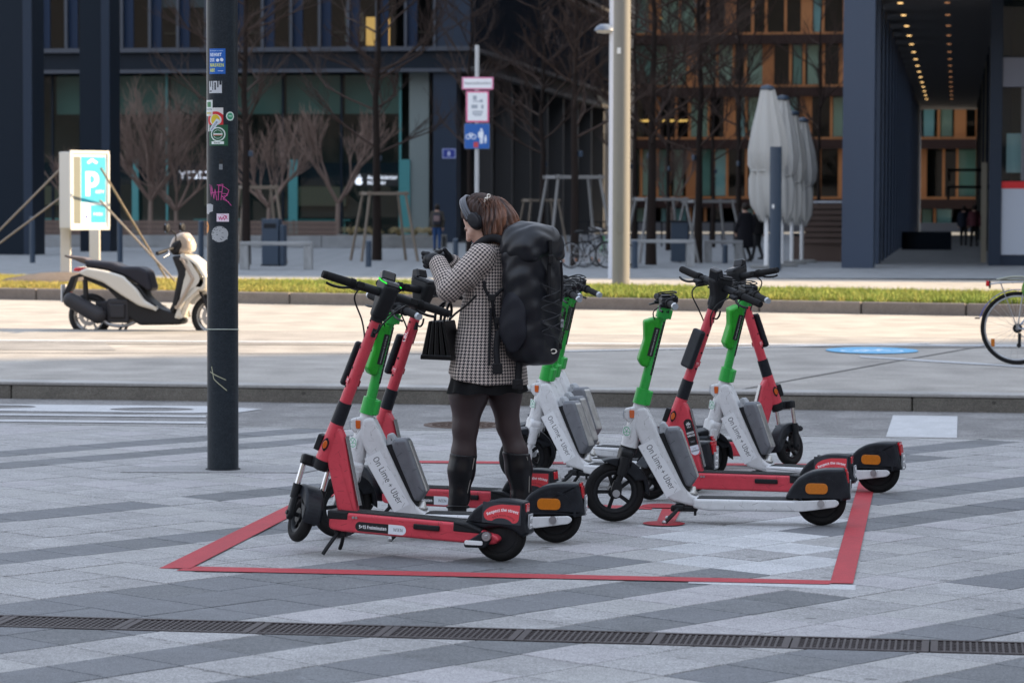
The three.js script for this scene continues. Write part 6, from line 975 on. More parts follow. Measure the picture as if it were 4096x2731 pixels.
  const houndUV = (g) => {                                             // cloth lies along each sleeve and round the trunk
    const h = g.toNonIndexed(), p = h.attributes.position, uv = new Float32Array(p.count * 2), bones = [];
    const addArm = (arm) => { let len = 0; for (let i = 0; i + 1 < arm.length; i++) { const a = V3(...arm[i]), b = V3(...arm[i + 1]), d = b.clone().sub(a), L = d.length(); d.normalize(); const side = V3(0, 0, 1).cross(d).normalize(), nn = d.clone().cross(side); bones.push({ a: arm[i], b: arm[i + 1], A: a, d, side, nn, len }); len += L; } };
    addArm(armL); addArm(armR);
    for (let i = 0; i < p.count; i += 3) {
      const c = [0, 1, 2].map((k) => V3().fromBufferAttribute(p, i + k)), m = c[0].clone().add(c[1]).add(c[2]).divideScalar(3); let best = torso(m.x, m.y, m.z) + 0.004, bone = null;
      for (const b of bones) { const d = capS(m.x, m.y, m.z, b.a, b.b); if (d < best) { best = d; bone = b; } }
      let prev = null;
      c.forEach((q, k) => { let u, v;
        if (bone) { const r = q.clone().sub(bone.A); v = bone.len + r.dot(bone.d); let an = Math.atan2(r.dot(bone.side), r.dot(bone.nn)); if (prev !== null) { while (an - prev > PI) an -= 2 * PI; while (prev - an > PI) an += 2 * PI; } prev = an; u = an * 0.062; }
        else { let an = Math.atan2((q.x - 0.02) * Ls[0] + q.z * Ls[1], (q.x - 0.02) * F[0] + q.z * F[1]); if (prev !== null) { while (an - prev > PI) an -= 2 * PI; while (prev - an > PI) an += 2 * PI; } prev = an; u = an * 0.172; v = q.y; }
        uv[(i + k) * 2] = u; uv[(i + k) * 2 + 1] = v; });
    }
    h.setAttribute('uv', new THREE.BufferAttribute(uv, 2)); return h;
  };
  const coat = mesh('coat', houndUV(surfaceNets(coatF, [-0.34, 0.66, -0.32], [0.32, 1.52, 0.3], 0.0085)), pm.coat, woman);
  mesh('collar', houndUV(surfaceNets(collarF, [-0.13, 1.40, -0.15], [0.15, 1.58, 0.13], 0.006)), pm.coat, coat);
  // --- skirt
  { const n = 96, rows = 6, pos = [], idx = []; for (let j = 0; j <= rows; j++) for (let i = 0; i <= n; i++) { const a = i / n * 2 * PI, t = j / rows, k = 0.92 + 0.17 * t + 0.04 * t * Math.sin(11 * a) , u = Math.cos(a) * 0.215 * k, v = Math.sin(a) * 0.17 * k; pos.push(u * Ls[0] + v * F[0], 0.84 - 0.128 * t + 0.006 * t * Math.sin(8 * a), u * Ls[1] + v * F[1]); } for (let j = 0; j < rows; j++) for (let i = 0; i < n; i++) { const a = j * (n + 1) + i; idx.push(a, a + 1, a + n + 1, a + 1, a + n + 2, a + n + 1); }
    const g = new THREE.BufferGeometry(); g.setAttribute('position', new THREE.Float32BufferAttribute(pos, 3)); g.setIndex(idx); g.computeVertexNormals(); const m = pm.skirt.clone(); m.side = THREE.DoubleSide; mesh('skirt', g, m, woman); }
  // --- boots
  const boot = (L, toe) => {
    const a = L[3], ankle = L[5], top = a[1] + 0.0;
    const shaft = [[a[0], top, a[2], 0.071], [(a[0] + L[4][0]) / 2, 0.31, (a[2] + L[4][2]) / 2, 0.066], [L[4][0], 0.17, L[4][2], 0.049], [ankle[0] - 0.004, 0.085, ankle[2], 0.047]];
    const foot = [[ankle[0] + 0.02, 0.048, ankle[2] + 0.012, 0.040], [ankle[0] + toe[0] * 0.1, 0.046, ankle[2] + toe[1] * 0.1, 0.040], [ankle[0] + toe[0] * 0.17, 0.034, ankle[2] + toe[1] * 0.17, 0.030]];
    return surfaceNets((x, y, z) => { let d = chain(x, y, z, shaft, 0.03); d = smin(d, chain(x, y, z, foot, 0.02), 0.03); d = smax(d, y - (top - 0.005 + 0.10 * (x - a[0]) * (x > a[0] ? -0.5 : -1.2)), 0.006); d = smax(d, 0.012 - y, 0.006); d -= 0.0022 * Math.sin(60 * y + 30 * x) * Math.exp(-70 * (y - 0.14) ** 2); return d; }, [a[0] - 0.32, 0, a[2] - 0.3], [a[0] + 0.2, 0.5, a[2] + 0.2], 0.008);
  };
  for (const [L, toe] of [[legA, [-0.82, -0.57]], [legB, [-0.75, -0.66]]]) {
    const b = mesh('boot', boot(L, toe), pm.boot, woman), an = L[5];
    mesh('heel', cyl(V3(an[0] + 0.025, 0, an[2] + 0.015), V3(an[0] + 0.022, 0.035, an[2] + 0.012), 0.03, 0.032, 16), pm.boot, b);
    mesh('ankle_strap', new THREE.TorusGeometry(0.054, 0.007, 8, 28).rotateX(PI / 2 - 0.15).translate(L[4][0] - 0.006, 0.125, L[4][2]), pm.leather, b);
    mesh('zip', tube([[L[3][0] + 0.055, L[3][1] - 0.02, L[3][2] + 0.046], [(L[3][0] + L[4][0]) / 2 + 0.052, 0.3, L[4][2] + 0.042], [L[4][0] + 0.036, 0.17, L[4][2] + 0.034]], 0.0028, 16, 6), pm.metal, b);
  }
  // --- gloves, finger by finger
  const finger = (p) => p; const glove = (fs, lo, hi) => surfaceNets((x, y, z) => { let d = 1; for (const c of fs) d = c.loose ? Math.min(d, chain(x, y, z, c.p, 0.006)) : smin(d, chain(x, y, z, c.p, 0.006), c.k || 0.008); return d; }, lo, hi, 0.0035);
  const gl = [{ p: [[-0.25, 1.366, 0.075, 0.035], [-0.277, 1.388, 0.052, 0.035], [-0.297, 1.39, 0.035, 0.033]], k: 0.02 }];
  for (let k = 0; k < 4; k++) { const y = 1.418 - k * 0.021, r = [0.0108, 0.0112, 0.0108, 0.0096][k]; gl.push({ p: [[-0.305, y, 0.043 - k * 0.002, r + 0.001], [-0.331 + k * 0.003, y + 0.002, 0.026, r], [-0.33 + k * 0.004, y - 0.004, -0.002, r], [-0.308 + k * 0.003, y - 0.008, -0.016 + k * 0.002, r * 0.92]], k: 0.005 }); }
  gl.push({ p: [[-0.268, 1.40, 0.045, 0.014], [-0.262, 1.424, 0.03, 0.0125], [-0.243, 1.43, 0.008, 0.0115]], k: 0.008 });
  mesh('glove', glove(gl, [-0.37, 1.30, -0.05], [-0.2, 1.46, 0.13]), pm.glove, woman);
  const gr = [{ p: [[-0.18, 1.366, -0.075, 0.034], [-0.208, 1.385, -0.058, 0.034], [-0.235, 1.392, -0.045, 0.031]], k: 0.02 }];
  for (let k = 0; k < 4; k++) gr.push({ p: [[-0.238, 1.415 - k * 0.02, -0.05, 0.0112], [-0.266, 1.418 - k * 0.02, -0.042, 0.0105], [-0.283, 1.412 - k * 0.02, -0.024, 0.010], [-0.276, 1.408 - k * 0.02, -0.008, 0.0092]], k: 0.005 });
  gr.push({ p: [[-0.192, 1.385, -0.04, 0.0155], [-0.205, 1.412, -0.022, 0.0135], [-0.224, 1.438, -0.012, 0.0118]], k: 0.01 });
  mesh('glove', glove(gr, [-0.32, 1.30, -0.14], [-0.13, 1.47, 0.03]), pm.glove, woman);
  // --- hair
  const hang = [[0.035, 1.625, -0.01, 0.082], [0.072, 1.575, 0.015, 0.076], [0.092, 1.528, 0.03, 0.058], [0.088, 1.488, 0.045, 0.03]];
  const hang2 = [[0.02, 1.57, 0.045, 0.055], [0.03, 1.52, 0.06, 0.042], [0.045, 1.48, 0.065, 0.022]];
  const strand = (x, y, z) => { const an = Math.atan2(z + 0.02, x - 0.02); return 0.0045 * Math.sin(26 * an + 14 * y + 3 * Math.sin(22 * y)) + 0.003 * Math.sin(57 * an - 20 * y); };
  const hairF = (x, y, z) => { const [a, b, c] = hl(x, y, z); let d = ell(a, b, c, [0, 0.026, -0.024], [0.084, 0.102, 0.1]); d = smin(d, chain(x, y, z, hang, 0.04), 0.03); d = smin(d, chain(x, y, z, hang2, 0.03), 0.03); d += strand(x, y, z); const face = smax(0.036 - c, b - 0.062 - (c - 0.04) * 0.3, 0.02); d = smax(d, -ell(a, b, c, [0, -0.055, 0.112], [0.11, 0.12, 0.108]), 0.012); return d; };
  const hg = surfaceNets(hairF, [-0.18, 1.40, -0.2], [0.2, 1.75, 0.18], 0.0048), hp = hg.attributes.position, hc = new Float32Array(hp.count * 3);
  const s0 = seed; seed = 31; const lat = Array.from({ length: 64 }, () => rnd()); seed = s0;
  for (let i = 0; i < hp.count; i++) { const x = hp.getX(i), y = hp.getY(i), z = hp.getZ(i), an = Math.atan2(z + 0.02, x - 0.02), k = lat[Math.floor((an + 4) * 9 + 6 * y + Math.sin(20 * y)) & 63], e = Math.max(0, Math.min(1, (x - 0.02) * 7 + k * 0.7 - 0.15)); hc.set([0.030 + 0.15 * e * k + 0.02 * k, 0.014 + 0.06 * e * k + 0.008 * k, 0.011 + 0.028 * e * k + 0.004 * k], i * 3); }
  hg.setAttribute('color', new THREE.BufferAttribute(hc, 3));
  const hair = mesh('hair', hg, new THREE.MeshStandardMaterial({ vertexColors: true, roughness: 0.48 }), woman);
  { const list = []; const s1 = seed; seed = 77; for (let k = 0; k < 150; k++) { const a = rr(-0.9, 2.3), r0 = rr(0.02, 0.07), x0 = -0.01 + Math.cos(a) * r0, z0 = -0.02 + Math.sin(a) * r0, sx = 0.05 + Math.cos(a) * 0.095 + rr(-0.02, 0.03), sz = Math.sin(a) * 0.09 + rr(-0.01, 0.02), w = rr(0.004, 0.014), ph = rr(0, 6); const pts = []; for (let q = 0; q <= 6; q++) { const t = q / 6, y = 1.70 - t * rr(0.2, 0.235); pts.push([x0 + (sx - x0) * Math.sqrt(t) + w * Math.sin(ph + 5 * t), y, z0 + (sz - z0) * Math.sqrt(t) + w * Math.cos(ph + 4 * t)]); } list.push(tube(pts, rr(0.0007, 0.0017), 12, 4)); } seed = s1; tag(mesh('loose_strands', list, M([0.13, 0.052, 0.026], 0.45), hair), null, null, null, 'stuff'); }
  // --- hair clip
  const clip = thing('hair_clip', 'small pearly chain hair clip on top of the woman\'s hair', 'hair clip', P0.clone().add(V3(-0.012, 1.692, 0.035)), 0);
  for (let k = 0; k < 5; k++) mesh('link', new THREE.TorusGeometry(0.0085, 0.0036, 8, 14).rotateY(0.6 + (k % 2) * 0.9).translate(-0.012 + k * 0.0065, -0.016 + k * 0.009 - (k % 2) * 0.004, 0.004), pm.pearl, clip);
  // --- headphones
  const ph = thing('headphones', 'black over-ear headphones worn by the woman', 'headphones', P0, 0);
  const cup = (s) => { const c = Hc.clone().addScaledVector(lH, s * 0.093).addScaledVector(uH, -0.012).addScaledVector(fH, -0.004), g = merge([lathe([[0, 0.024], [0.03, 0.023], [0.042, 0.016], [0.046, 0.0], [0.042, -0.014], [0, -0.016]], 28).scale(0.7, 1, 1.06)]); const m = new THREE.Matrix4().makeBasis(fH, lH.clone().multiplyScalar(s), uH.clone().multiplyScalar(s > 0 ? 1 : 1)); if (m.determinant() < 0) m.scale(V3(-1, 1, 1)); const q = mesh('ear_cup', g, pm.phones, ph); q.applyMatrix4(m); q.position.add(c); const pad = mesh('ear_pad', new THREE.TorusGeometry(0.034, 0.013, 10, 26).rotateX(PI / 2).scale(0.85, 1.1, 1.1).translate(0, -0.018, 0), pm.phones, q); };
  cup(1); cup(-1);
  { const pts = []; for (let k = 0; k <= 12; k++) { const a = k / 12 * PI; pts.push(Hc.clone().addScaledVector(lH, Math.cos(a) * 0.108).addScaledVector(uH, 0.008 + Math.sin(a) * 0.134).addScaledVector(fH, 0.004)); } const g = []; for (const o of [-0.012, 0, 0.012]) g.push(tube(pts.map((p) => p.clone().addScaledVector(fH, o)), 0.0085, 30, 8)); mesh('headband', g, pm.phonesBand, ph); }
  // --- rucksack
  const bag = thing('rucksack', 'large black hiking rucksack on the woman\'s back', 'rucksack', P0.clone().add(V3(0.212, 0, 0.128)), 0);
  const loc = (x, z) => [x * Ls[0] + z * Ls[1], -(x * F[0] + z * F[1])];   // across, and away from her back
  const wr = (x, y, z) => 0.0062 * Math.sin(15 * y + 21 * x - 9 * z + 1.3 * Math.sin(13 * y)) * Math.sin(17 * z - 9 * y + 2 * Math.sin(11 * x + 6 * y)) + 0.004 * Math.sin(33 * (y + 0.7 * x) + 2.2 * Math.sin(17 * z)) * Math.sin(12 * y - 20 * z + 1) + 0.0022 * Math.sin(62 * y - 28 * x + 3 * Math.sin(30 * z));
  const packF = (x, y, z) => { const [u, v] = loc(x, z), t = Math.max(0, Math.min(1, (y - 0.87) / 0.6)); const w = 0.126 + 0.028 * Math.sin(t * PI * 0.75) + 0.008 * t, dp = 0.096 + 0.024 * Math.sin(t * PI * 0.8 + 0.3); let d = boxS(u, y - 1.175, v - 0.012, w, 0.315, dp, 0.085); d = smin(d, boxS(u, y - 0.98, v - 0.045, 0.115, 0.115, 0.09, 0.06), 0.03); return (d + wr(x, y, z)) * 0.9; };
  const body = mesh('main_compartment', surfaceNets(packF, [-0.3, 0.8, -0.3], [0.3, 1.52, 0.3], 0.0095), pm.nylon, bag);
  const lidF = (x, y, z) => { const [u, v] = loc(x, z); const yy = y - 1.492 + 0.06 * v + 1.7 * u * u + 1.2 * (v - 0.01) * (v - 0.01); let d = boxS(u, yy, v - 0.012, 0.158, 0.092, 0.126, 0.08); return (d + wr(x * 1.2, y * 1.1, z)) * 0.9; };
  const lid = mesh('lid', surfaceNets(lidF, [-0.3, 1.33, -0.3], [0.3, 1.64, 0.3], 0.009), pm.nylon, bag);
  const pkF = (s) => (x, y, z) => { const [u, v] = loc(x, z); return (ell(u, y, v, [s * 0.148, 1.08, 0.005], [0.032, 0.16, 0.085]) + wr(x, y, z) * 0.7) * 0.8; };
  mesh('side_pocket', surfaceNets(pkF(1), [-0.3, 0.85, -0.3], [0.3, 1.32, 0.3], 0.009), pm.nylonB, bag); mesh('side_pocket', surfaceNets(pkF(-1), [-0.3, 0.85, -0.3], [0.3, 1.32, 0.3], 0.009), pm.nylonB, bag);
  const W3 = (u, y, v) => V3(u * Ls[0] - v * F[0], y, u * Ls[1] - v * F[1]);
  const band = (pts, w, th = 0.003) => { const c = new THREE.CatmullRomCurve3(pts, false, 'centripetal'), n = 24, sh = new THREE.Shape([[-th, -w / 2], [th, -w / 2], [th, w / 2], [-th, w / 2]].map((p) => new THREE.Vector2(...p))); return new THREE.ExtrudeGeometry(sh, { steps: n, bevelEnabled: false, extrudePath: c }); };
  mesh('front_strap', tube([W3(0.035, 1.49, 0.152), W3(0.035, 1.43, 0.155), W3(0.035, 1.36, 0.147), W3(0.035, 1.2, 0.148)], 0.011, 16, 6), pm.strap, bag);
  const bk = W3(0.035, 1.395, 0.156); mesh('buckle', rb(0.026, 0.045, 0.03, bk.x, bk.y, bk.z, 0.006), pm.buckle, bag);
  // elastic cord laced over the back
  { const pts = []; const rows = [1.27, 1.21, 1.15, 1.09, 1.03]; rows.forEach((y, k) => { const a = k % 2 ? -1 : 1; pts.push(W3(a * 0.10 - 0.01, y, 0.147 - 0.03 * 0.2), W3(0, y - 0.03, 0.16)); }); pts.push(W3(-0.06, 0.97, 0.148)); mesh('elastic_cord', tube(pts, 0.0028, 60, 6), pm.cord, bag); const pts2 = rows.map((y, k) => W3((k % 2 ? 1 : -1) * 0.10 - 0.01, y - 0.012, 0.144)); mesh('elastic_cord', tube(pts2.flatMap((p, k) => k < pts2.length - 1 ? [p, p.clone().lerp(pts2[k + 1], 0.5).addScaledVector(W3(0, 0, 1), 0.018)] : [p]), 0.0028, 60, 6), pm.cord, bag); const e = W3(-0.06, 0.955, 0.15); mesh('cord_lock', rb(0.016, 0.03, 0.014, e.x, e.y, e.z, 0.004), pm.buckle, bag); }
  { const lb = W3(-0.075, 1.07, 0.149), m = mesh('label', rb(0.024, 0.042, 0.003, 0, 0, 0, 0.001), pm.label, bag); m.position.copy(lb); m.rotation.y = Math.atan2(0.8, 0.6); const emb = print(0.02, 0.036, 64, 116, (g, w, h) => { g.fillStyle = '#8b8d90'; g.fillRect(0, 0, w, h); g.strokeStyle = '#202226'; g.lineWidth = 6; g.beginPath(); g.arc(32, 52, 20, 0, 7); g.stroke(); g.beginPath(); g.arc(32, 52, 8, 0, 7); g.stroke(); }); const q = mesh('emblem', emb.geo, emb.mat, m); q.position.z = 0.0022; }
  mesh('carabiner', new THREE.TorusGeometry(0.014, 0.0035, 8, 18).scale(1.3, 0.8, 1).rotateY(0.6).translate(...W3(-0.02, 0.93, 0.135).toArray()), pm.pearl, bag);
  // zip glints where the lid gapes
  // straps that run to her front and hang down
  const T = (x, y, z) => V3(x - 0.212, y, z - 0.128);
  mesh('shoulder_strap', tube([T(0.12, 1.38, 0.16), T(0.085, 1.475, 0.125), T(0.02, 1.50, 0.10), T(-0.055, 1.46, 0.09), T(-0.09, 1.40, 0.075), T(-0.10, 1.30, 0.06)], 0.022, 30, 8), pm.strap, bag);
  mesh('strap_tail', tube([T(-0.02, 1.285, 0.19), T(-0.01, 1.235, 0.195), T(0.02, 1.2, 0.195), T(0.07, 1.24, 0.19), T(0.115, 1.275, 0.18)], 0.0095, 24, 6), pm.strap, bag);
  mesh('strap_tail', tube([T(0.02, 1.2, 0.196), T(0.035, 1.1, 0.185), T(0.045, 1.04, 0.188)], 0.010, 16, 6), pm.strap, bag);
  for (const [x, y, z] of [[0.02, 1.2, 0.2], [0.05, 1.085, 0.19]]) { const b = T(x, y, z); mesh('buckle', rb(0.04, 0.035, 0.012, b.x, b.y, b.z, 0.005), pm.buckle, bag); }
  mesh('hip_belt', tube([T(0.10, 1.02, 0.17), T(0.06, 1.03, 0.195), T(0.045, 0.95, 0.215), T(0.05, 0.86, 0.235)], 0.017, 20, 7), pm.strap, bag);
  mesh('hanging_strap', tube([T(0.018, 1.15, 0.2), T(0.012, 1.02, 0.205), T(0.008, 0.86, 0.235)], 0.0085, 16, 6), pm.strap, bag);
  { const b = T(0.05, 0.845, 0.24); mesh('buckle', rb(0.05, 0.055, 0.014, b.x, b.y, b.z, 0.006), pm.buckle, bag); const c = T(0.155, 0.81, 0.18); mesh('hanging_strap', tube([T(0.16, 0.92, 0.17), c, T(0.15, 0.755, 0.2)], 0.019, 14, 7), pm.strap, bag); const d = T(0.152, 0.765, 0.205); mesh('buckle', rb(0.055, 0.05, 0.014, d.x, d.y, d.z, 0.006), pm.buckle, bag); }
  mesh('side_cord', tube([T(0.37, 1.38, 0.18), T(0.376, 1.27, 0.19), T(0.372, 1.18, 0.19)], 0.006, 12, 6), pm.strap, bag);
  // --- handbag
  const hb = thing('handbag', 'small pleated black leather handbag hanging in front of the woman', 'handbag', P0.clone().add(V3(-0.235, 0.885, 0.07)), -0.28);
  for (let k = 0; k < 5; k++) { const u = (k - 2) / 2, g = slab(roundPoly([[-0.012 + u * 0.07, 0.008 + Math.abs(u) * 0.0], [0.016 + u * 0.07, 0.0], [0.008 + u * 0.034, 0.195], [-0.007 + u * 0.034, 0.195]], 0.008), 0.19, 0.006); mesh('pleat', g, pm.leather, hb); }
  mesh('base', slab(roundPoly([[-0.085, 0.0], [0.088, -0.004], [0.085, 0.022], [-0.082, 0.026]], 0.008), 0.2, 0.006), pm.leather, hb);
  for (const u of [-0.022, 0.026]) mesh('handle', tube([[u, 0.19, 0.05], [u * 1.1 + 0.01, 0.245, 0.044], [u * 0.6 + 0.028, 0.285, 0.0], [u * 1.1 + 0.01, 0.245, -0.044], [u, 0.19, -0.05]], 0.0075, 26, 8), pm.leather, hb);
  mesh('ring', new THREE.TorusGeometry(0.01, 0.0025, 8, 16).translate(0.055, 0.205, 0.05), pm.metal, hb);
  mesh('crossbody_strap', tube([V3(0.055, 0.20, 0.05), V3(0.10, 0.235, 0.08), V3(0.18, 0.285, 0.135), V3(0.235, 0.33, 0.17)], 0.006, 20, 6), pm.leather, hb);
}
// ---------------------------------------------------------------- moped, bicycles, passers-by
{
  const v = { white: MP([0.56, 0.53, 0.47], 0.3, { clearcoat: 0.6, clearcoatRoughness: 0.1 }), beige: MP([0.36, 0.29, 0.23], 0.3, { clearcoat: 0.6 }), dark: M([0.02, 0.02, 0.022], 0.55), seat: M([0.022, 0.022, 0.03], 0.5), brown: M([0.09, 0.065, 0.055], 0.45), rim: M([0.62, 0.62, 0.62], 0.3, { metalness: 0.7 }), mirror: M([0.8, 0.85, 0.9], 0.03, { metalness: 1 }), engine: M([0.035, 0.035, 0.04], 0.5) };
  const t = thing('motor_scooter', 'white and grey motor scooter parked at the sunny road edge behind the mast', 'moped', onGround(90.3, 337, 0.158), TH);
  const wheel = (x, name) => { const w = mesh(name, tyreGeo(0.252, 0.105), v.dark, t); w.position.set(x, 0.252, 0); const l = [ringGeo(0.165, 0.196, 0.09), new THREE.CylinderGeometry(0.05, 0.05, 0.1, 20).rotateX(PI / 2)]; for (let k = 0; k < 7; k++) for (const s of [-1, 1]) l.push(bx(0.013, 0.165, 0.03, s * 0.008, 0.085, 0).rotateZ(k / 7 * 2 * PI + s * 0.08)); mesh('rim', l, v.rim, w); mesh('brake_disc', ringGeo(0.07, 0.115, 0.006).translate(0, 0, 0.055), sc.steel, w); };
  wheel(0, 'rear_wheel'); wheel(1.44, 'front_wheel');
  const S2 = (name, pts, th, m, bev = 0.02, r = 0.03) => mesh(name, slab(roundPoly(pts, r), th, bev, [], 4), m, t);
  const side = [[-0.085, 0.745], [0.03, 0.80], [0.24, 0.77], [0.447, 0.71], [0.61, 0.56], [0.69, 0.44], [0.85, 0.338, 0.005], [0.80, 0.325], [0.63, 0.37], [0.426, 0.49], [0.22, 0.63], [0.01, 0.70]];
  for (const s of [-1, 1]) { const p = mesh('side_panel', slab(roundPoly(side, 0.03), 0.07, 0.03, [], 4), v.white, t); p.position.z = s * 0.155; p.rotation.x = s * 0.05; }
  S2('under_body', [[-0.05, 0.70], [0.22, 0.66], [0.62, 0.60], [0.74, 0.44], [0.86, 0.34], [1.0, 0.30], [1.0, 0.34], [1.06, 0.285], [1.12, 0.2], [1.09, 0.16], [0.62, 0.15], [0.48, 0.24], [0.36, 0.44], [0.2, 0.60]], 0.3, v.dark, 0.03);
  S2('seat', [[-0.03, 0.885], [0.30, 0.858], [0.42, 0.812], [0.61, 0.812], [0.715, 0.77, 0.06], [0.772, 0.56, 0.03], [0.735, 0.525], [0.477, 0.69], [0.22, 0.775], [-0.01, 0.80]], 0.31, v.seat, 0.04);
  S2('rear_rack', [[-0.27, 0.93, 0.01], [-0.04, 0.908], [0.19, 0.785], [0.17, 0.765], [-0.06, 0.845]], 0.22, v.brown, 0.012);
  S2('tail_lamp', [[-0.18, 0.755], [-0.15, 0.80], [0.01, 0.80], [-0.03, 0.745]], 0.2, sc.redLens, 0.02); S2('rear_mudguard', [[-0.21, 0.69, 0.01], [-0.06, 0.74], [0.02, 0.70], [-0.15, 0.68], [-0.19, 0.56], [-0.3, 0.41], [-0.34, 0.42], [-0.26, 0.58]], 0.12, v.dark, 0.012, 0.012); mesh('rear_reflector', rb(0.03, 0.09, 0.08, -0.235, 0.5, 0, 0.01).rotateZ(0), sc.redLens, t); mesh('number_plate', rb(0.012, 0.2, 0.19, -0.31, 0.5, 0, 0.004).rotateZ(0), sc.plate, t);
  mesh('muffler', merge([cyl(V3(-0.17, 0.43, 0.19), V3(0.15, 0.26, 0.18), 0.085, 0.095, 20), new THREE.SphereGeometry(0.085, 18, 12).translate(-0.17, 0.43, 0.19), new THREE.SphereGeometry(0.095, 18, 12).translate(0.15, 0.26, 0.18)]), v.engine, t); mesh('exhaust_pipe', tube([[0.18, 0.25, 0.17], [0.24, 0.17, 0.14], [0.42, 0.14, 0.1], [0.58, 0.2, 0.06]], 0.02, 18, 8), sc.steel, t);
  mesh('engine', merge([rb(0.26, 0.27, 0.2, 0.37, 0.31, 0.06, 0.03), rb(0.2, 0.2, 0.16, 0.18, 0.32, 0, 0.03), rb(0.18, 0.16, 0.04, 0.37, 0.31, 0.17, 0.02)]), v.engine, t); mesh('shock_absorber', cyl(V3(-0.02, 0.66, 0.12), V3(0.0, 0.32, 0.13), 0.03, 0.03, 12), v.dark, t);
  mesh('centre_stand', merge([cy(0.42, 0.16, 0.1, 0.32, 0.0, 0.14, 0.016, 0.016, 8), cy(0.42, 0.16, -0.1, 0.32, 0.0, -0.14, 0.016, 0.016, 8)]), v.dark, t);
  S2('leg_shield_inner', [[1.0, 0.93], [1.09, 0.94], [1.22, 0.74], [1.12, 0.5], [1.05, 0.33], [0.98, 0.29], [1.02, 0.46], [1.075, 0.74]], 0.36, v.dark, 0.04); S2('leg_shield_trim', [[1.09, 0.93], [1.16, 0.9], [1.28, 0.68], [1.1, 0.36], [1.03, 0.33], [1.23, 0.68]], 0.4, v.beige, 0.03);
  S2('front_shield', [[1.085, 0.965], [1.22, 0.945], [1.33, 0.865], [1.43, 0.70], [1.42, 0.60], [1.36, 0.53], [1.28, 0.545], [1.17, 0.44], [1.12, 0.32], [1.085, 0.215, 0.01], [1.04, 0.38], [1.29, 0.68], [1.2, 0.82]], 0.36, v.white, 0.05); S2('front_mudguard', [...arcPts(1.44, 0.252, 0.30, 150, 50, 10), ...arcPts(1.44, 0.252, 0.262, 50, 150, 10)], 0.15, v.white, 0.02, 0.01);
  mesh('fork', merge([cy(1.24, 0.72, 0.08, 1.44, 0.25, 0.08, 0.025, 0.022, 12), cy(1.24, 0.72, -0.08, 1.44, 0.25, -0.08, 0.025, 0.022, 12)]), v.dark, t);
  S2('handlebar_cowl', [[0.95, 1.03], [0.99, 1.13], [1.06, 1.19], [1.14, 1.2], [1.21, 1.12], [1.22, 1.0], [1.14, 0.95], [1.02, 0.94]], 0.26, v.beige, 0.06); S2('headlamp', [[1.13, 1.17], [1.19, 1.15], [1.235, 1.06], [1.22, 0.98], [1.13, 0.97]], 0.2, v.white, 0.05); S2('instrument', [[0.96, 1.0], [1.0, 1.09], [1.1, 1.13], [1.13, 1.05], [1.07, 0.95], [1.0, 0.94]], 0.3, v.dark, 0.05);
  for (const s of [-1, 1]) { mesh('handlebar', cyl(V3(1.03, 1.03, s * 0.1), V3(0.96, 0.99, s * 0.3), 0.02, 0.018, 12), v.dark, t); mesh('grip', cyl(V3(0.965, 0.993, s * 0.28), V3(0.91, 0.965, s * 0.42), 0.024, 0.023, 12), v.dark, t); mesh('brake_lever', tube([[1.0, 1.0, s * 0.27], [1.02, 0.96, s * 0.33], [0.98, 0.92, s * 0.41]], 0.008, 10, 6), sc.steel, t); mesh('mirror_stalk', tube([[1.05, 1.1, s * 0.16], [1.07, 1.18, s * 0.24], [1.02 + s * 0.03, 1.22, s * 0.34]], 0.009, 12, 6), v.dark, t); const m = mesh('mirror', new THREE.SphereGeometry(0.07, 18, 12).scale(0.35, 0.75, 1.05), v.dark, t); m.position.set(1.0 + s * 0.02, 1.25, s * 0.38); const g = mesh('glass', new THREE.CircleGeometry(0.066, 22).scale(1.0, 0.72, 1).rotateY(-PI / 2), v.mirror, m); g.position.set(-0.026, 0, 0); }
}
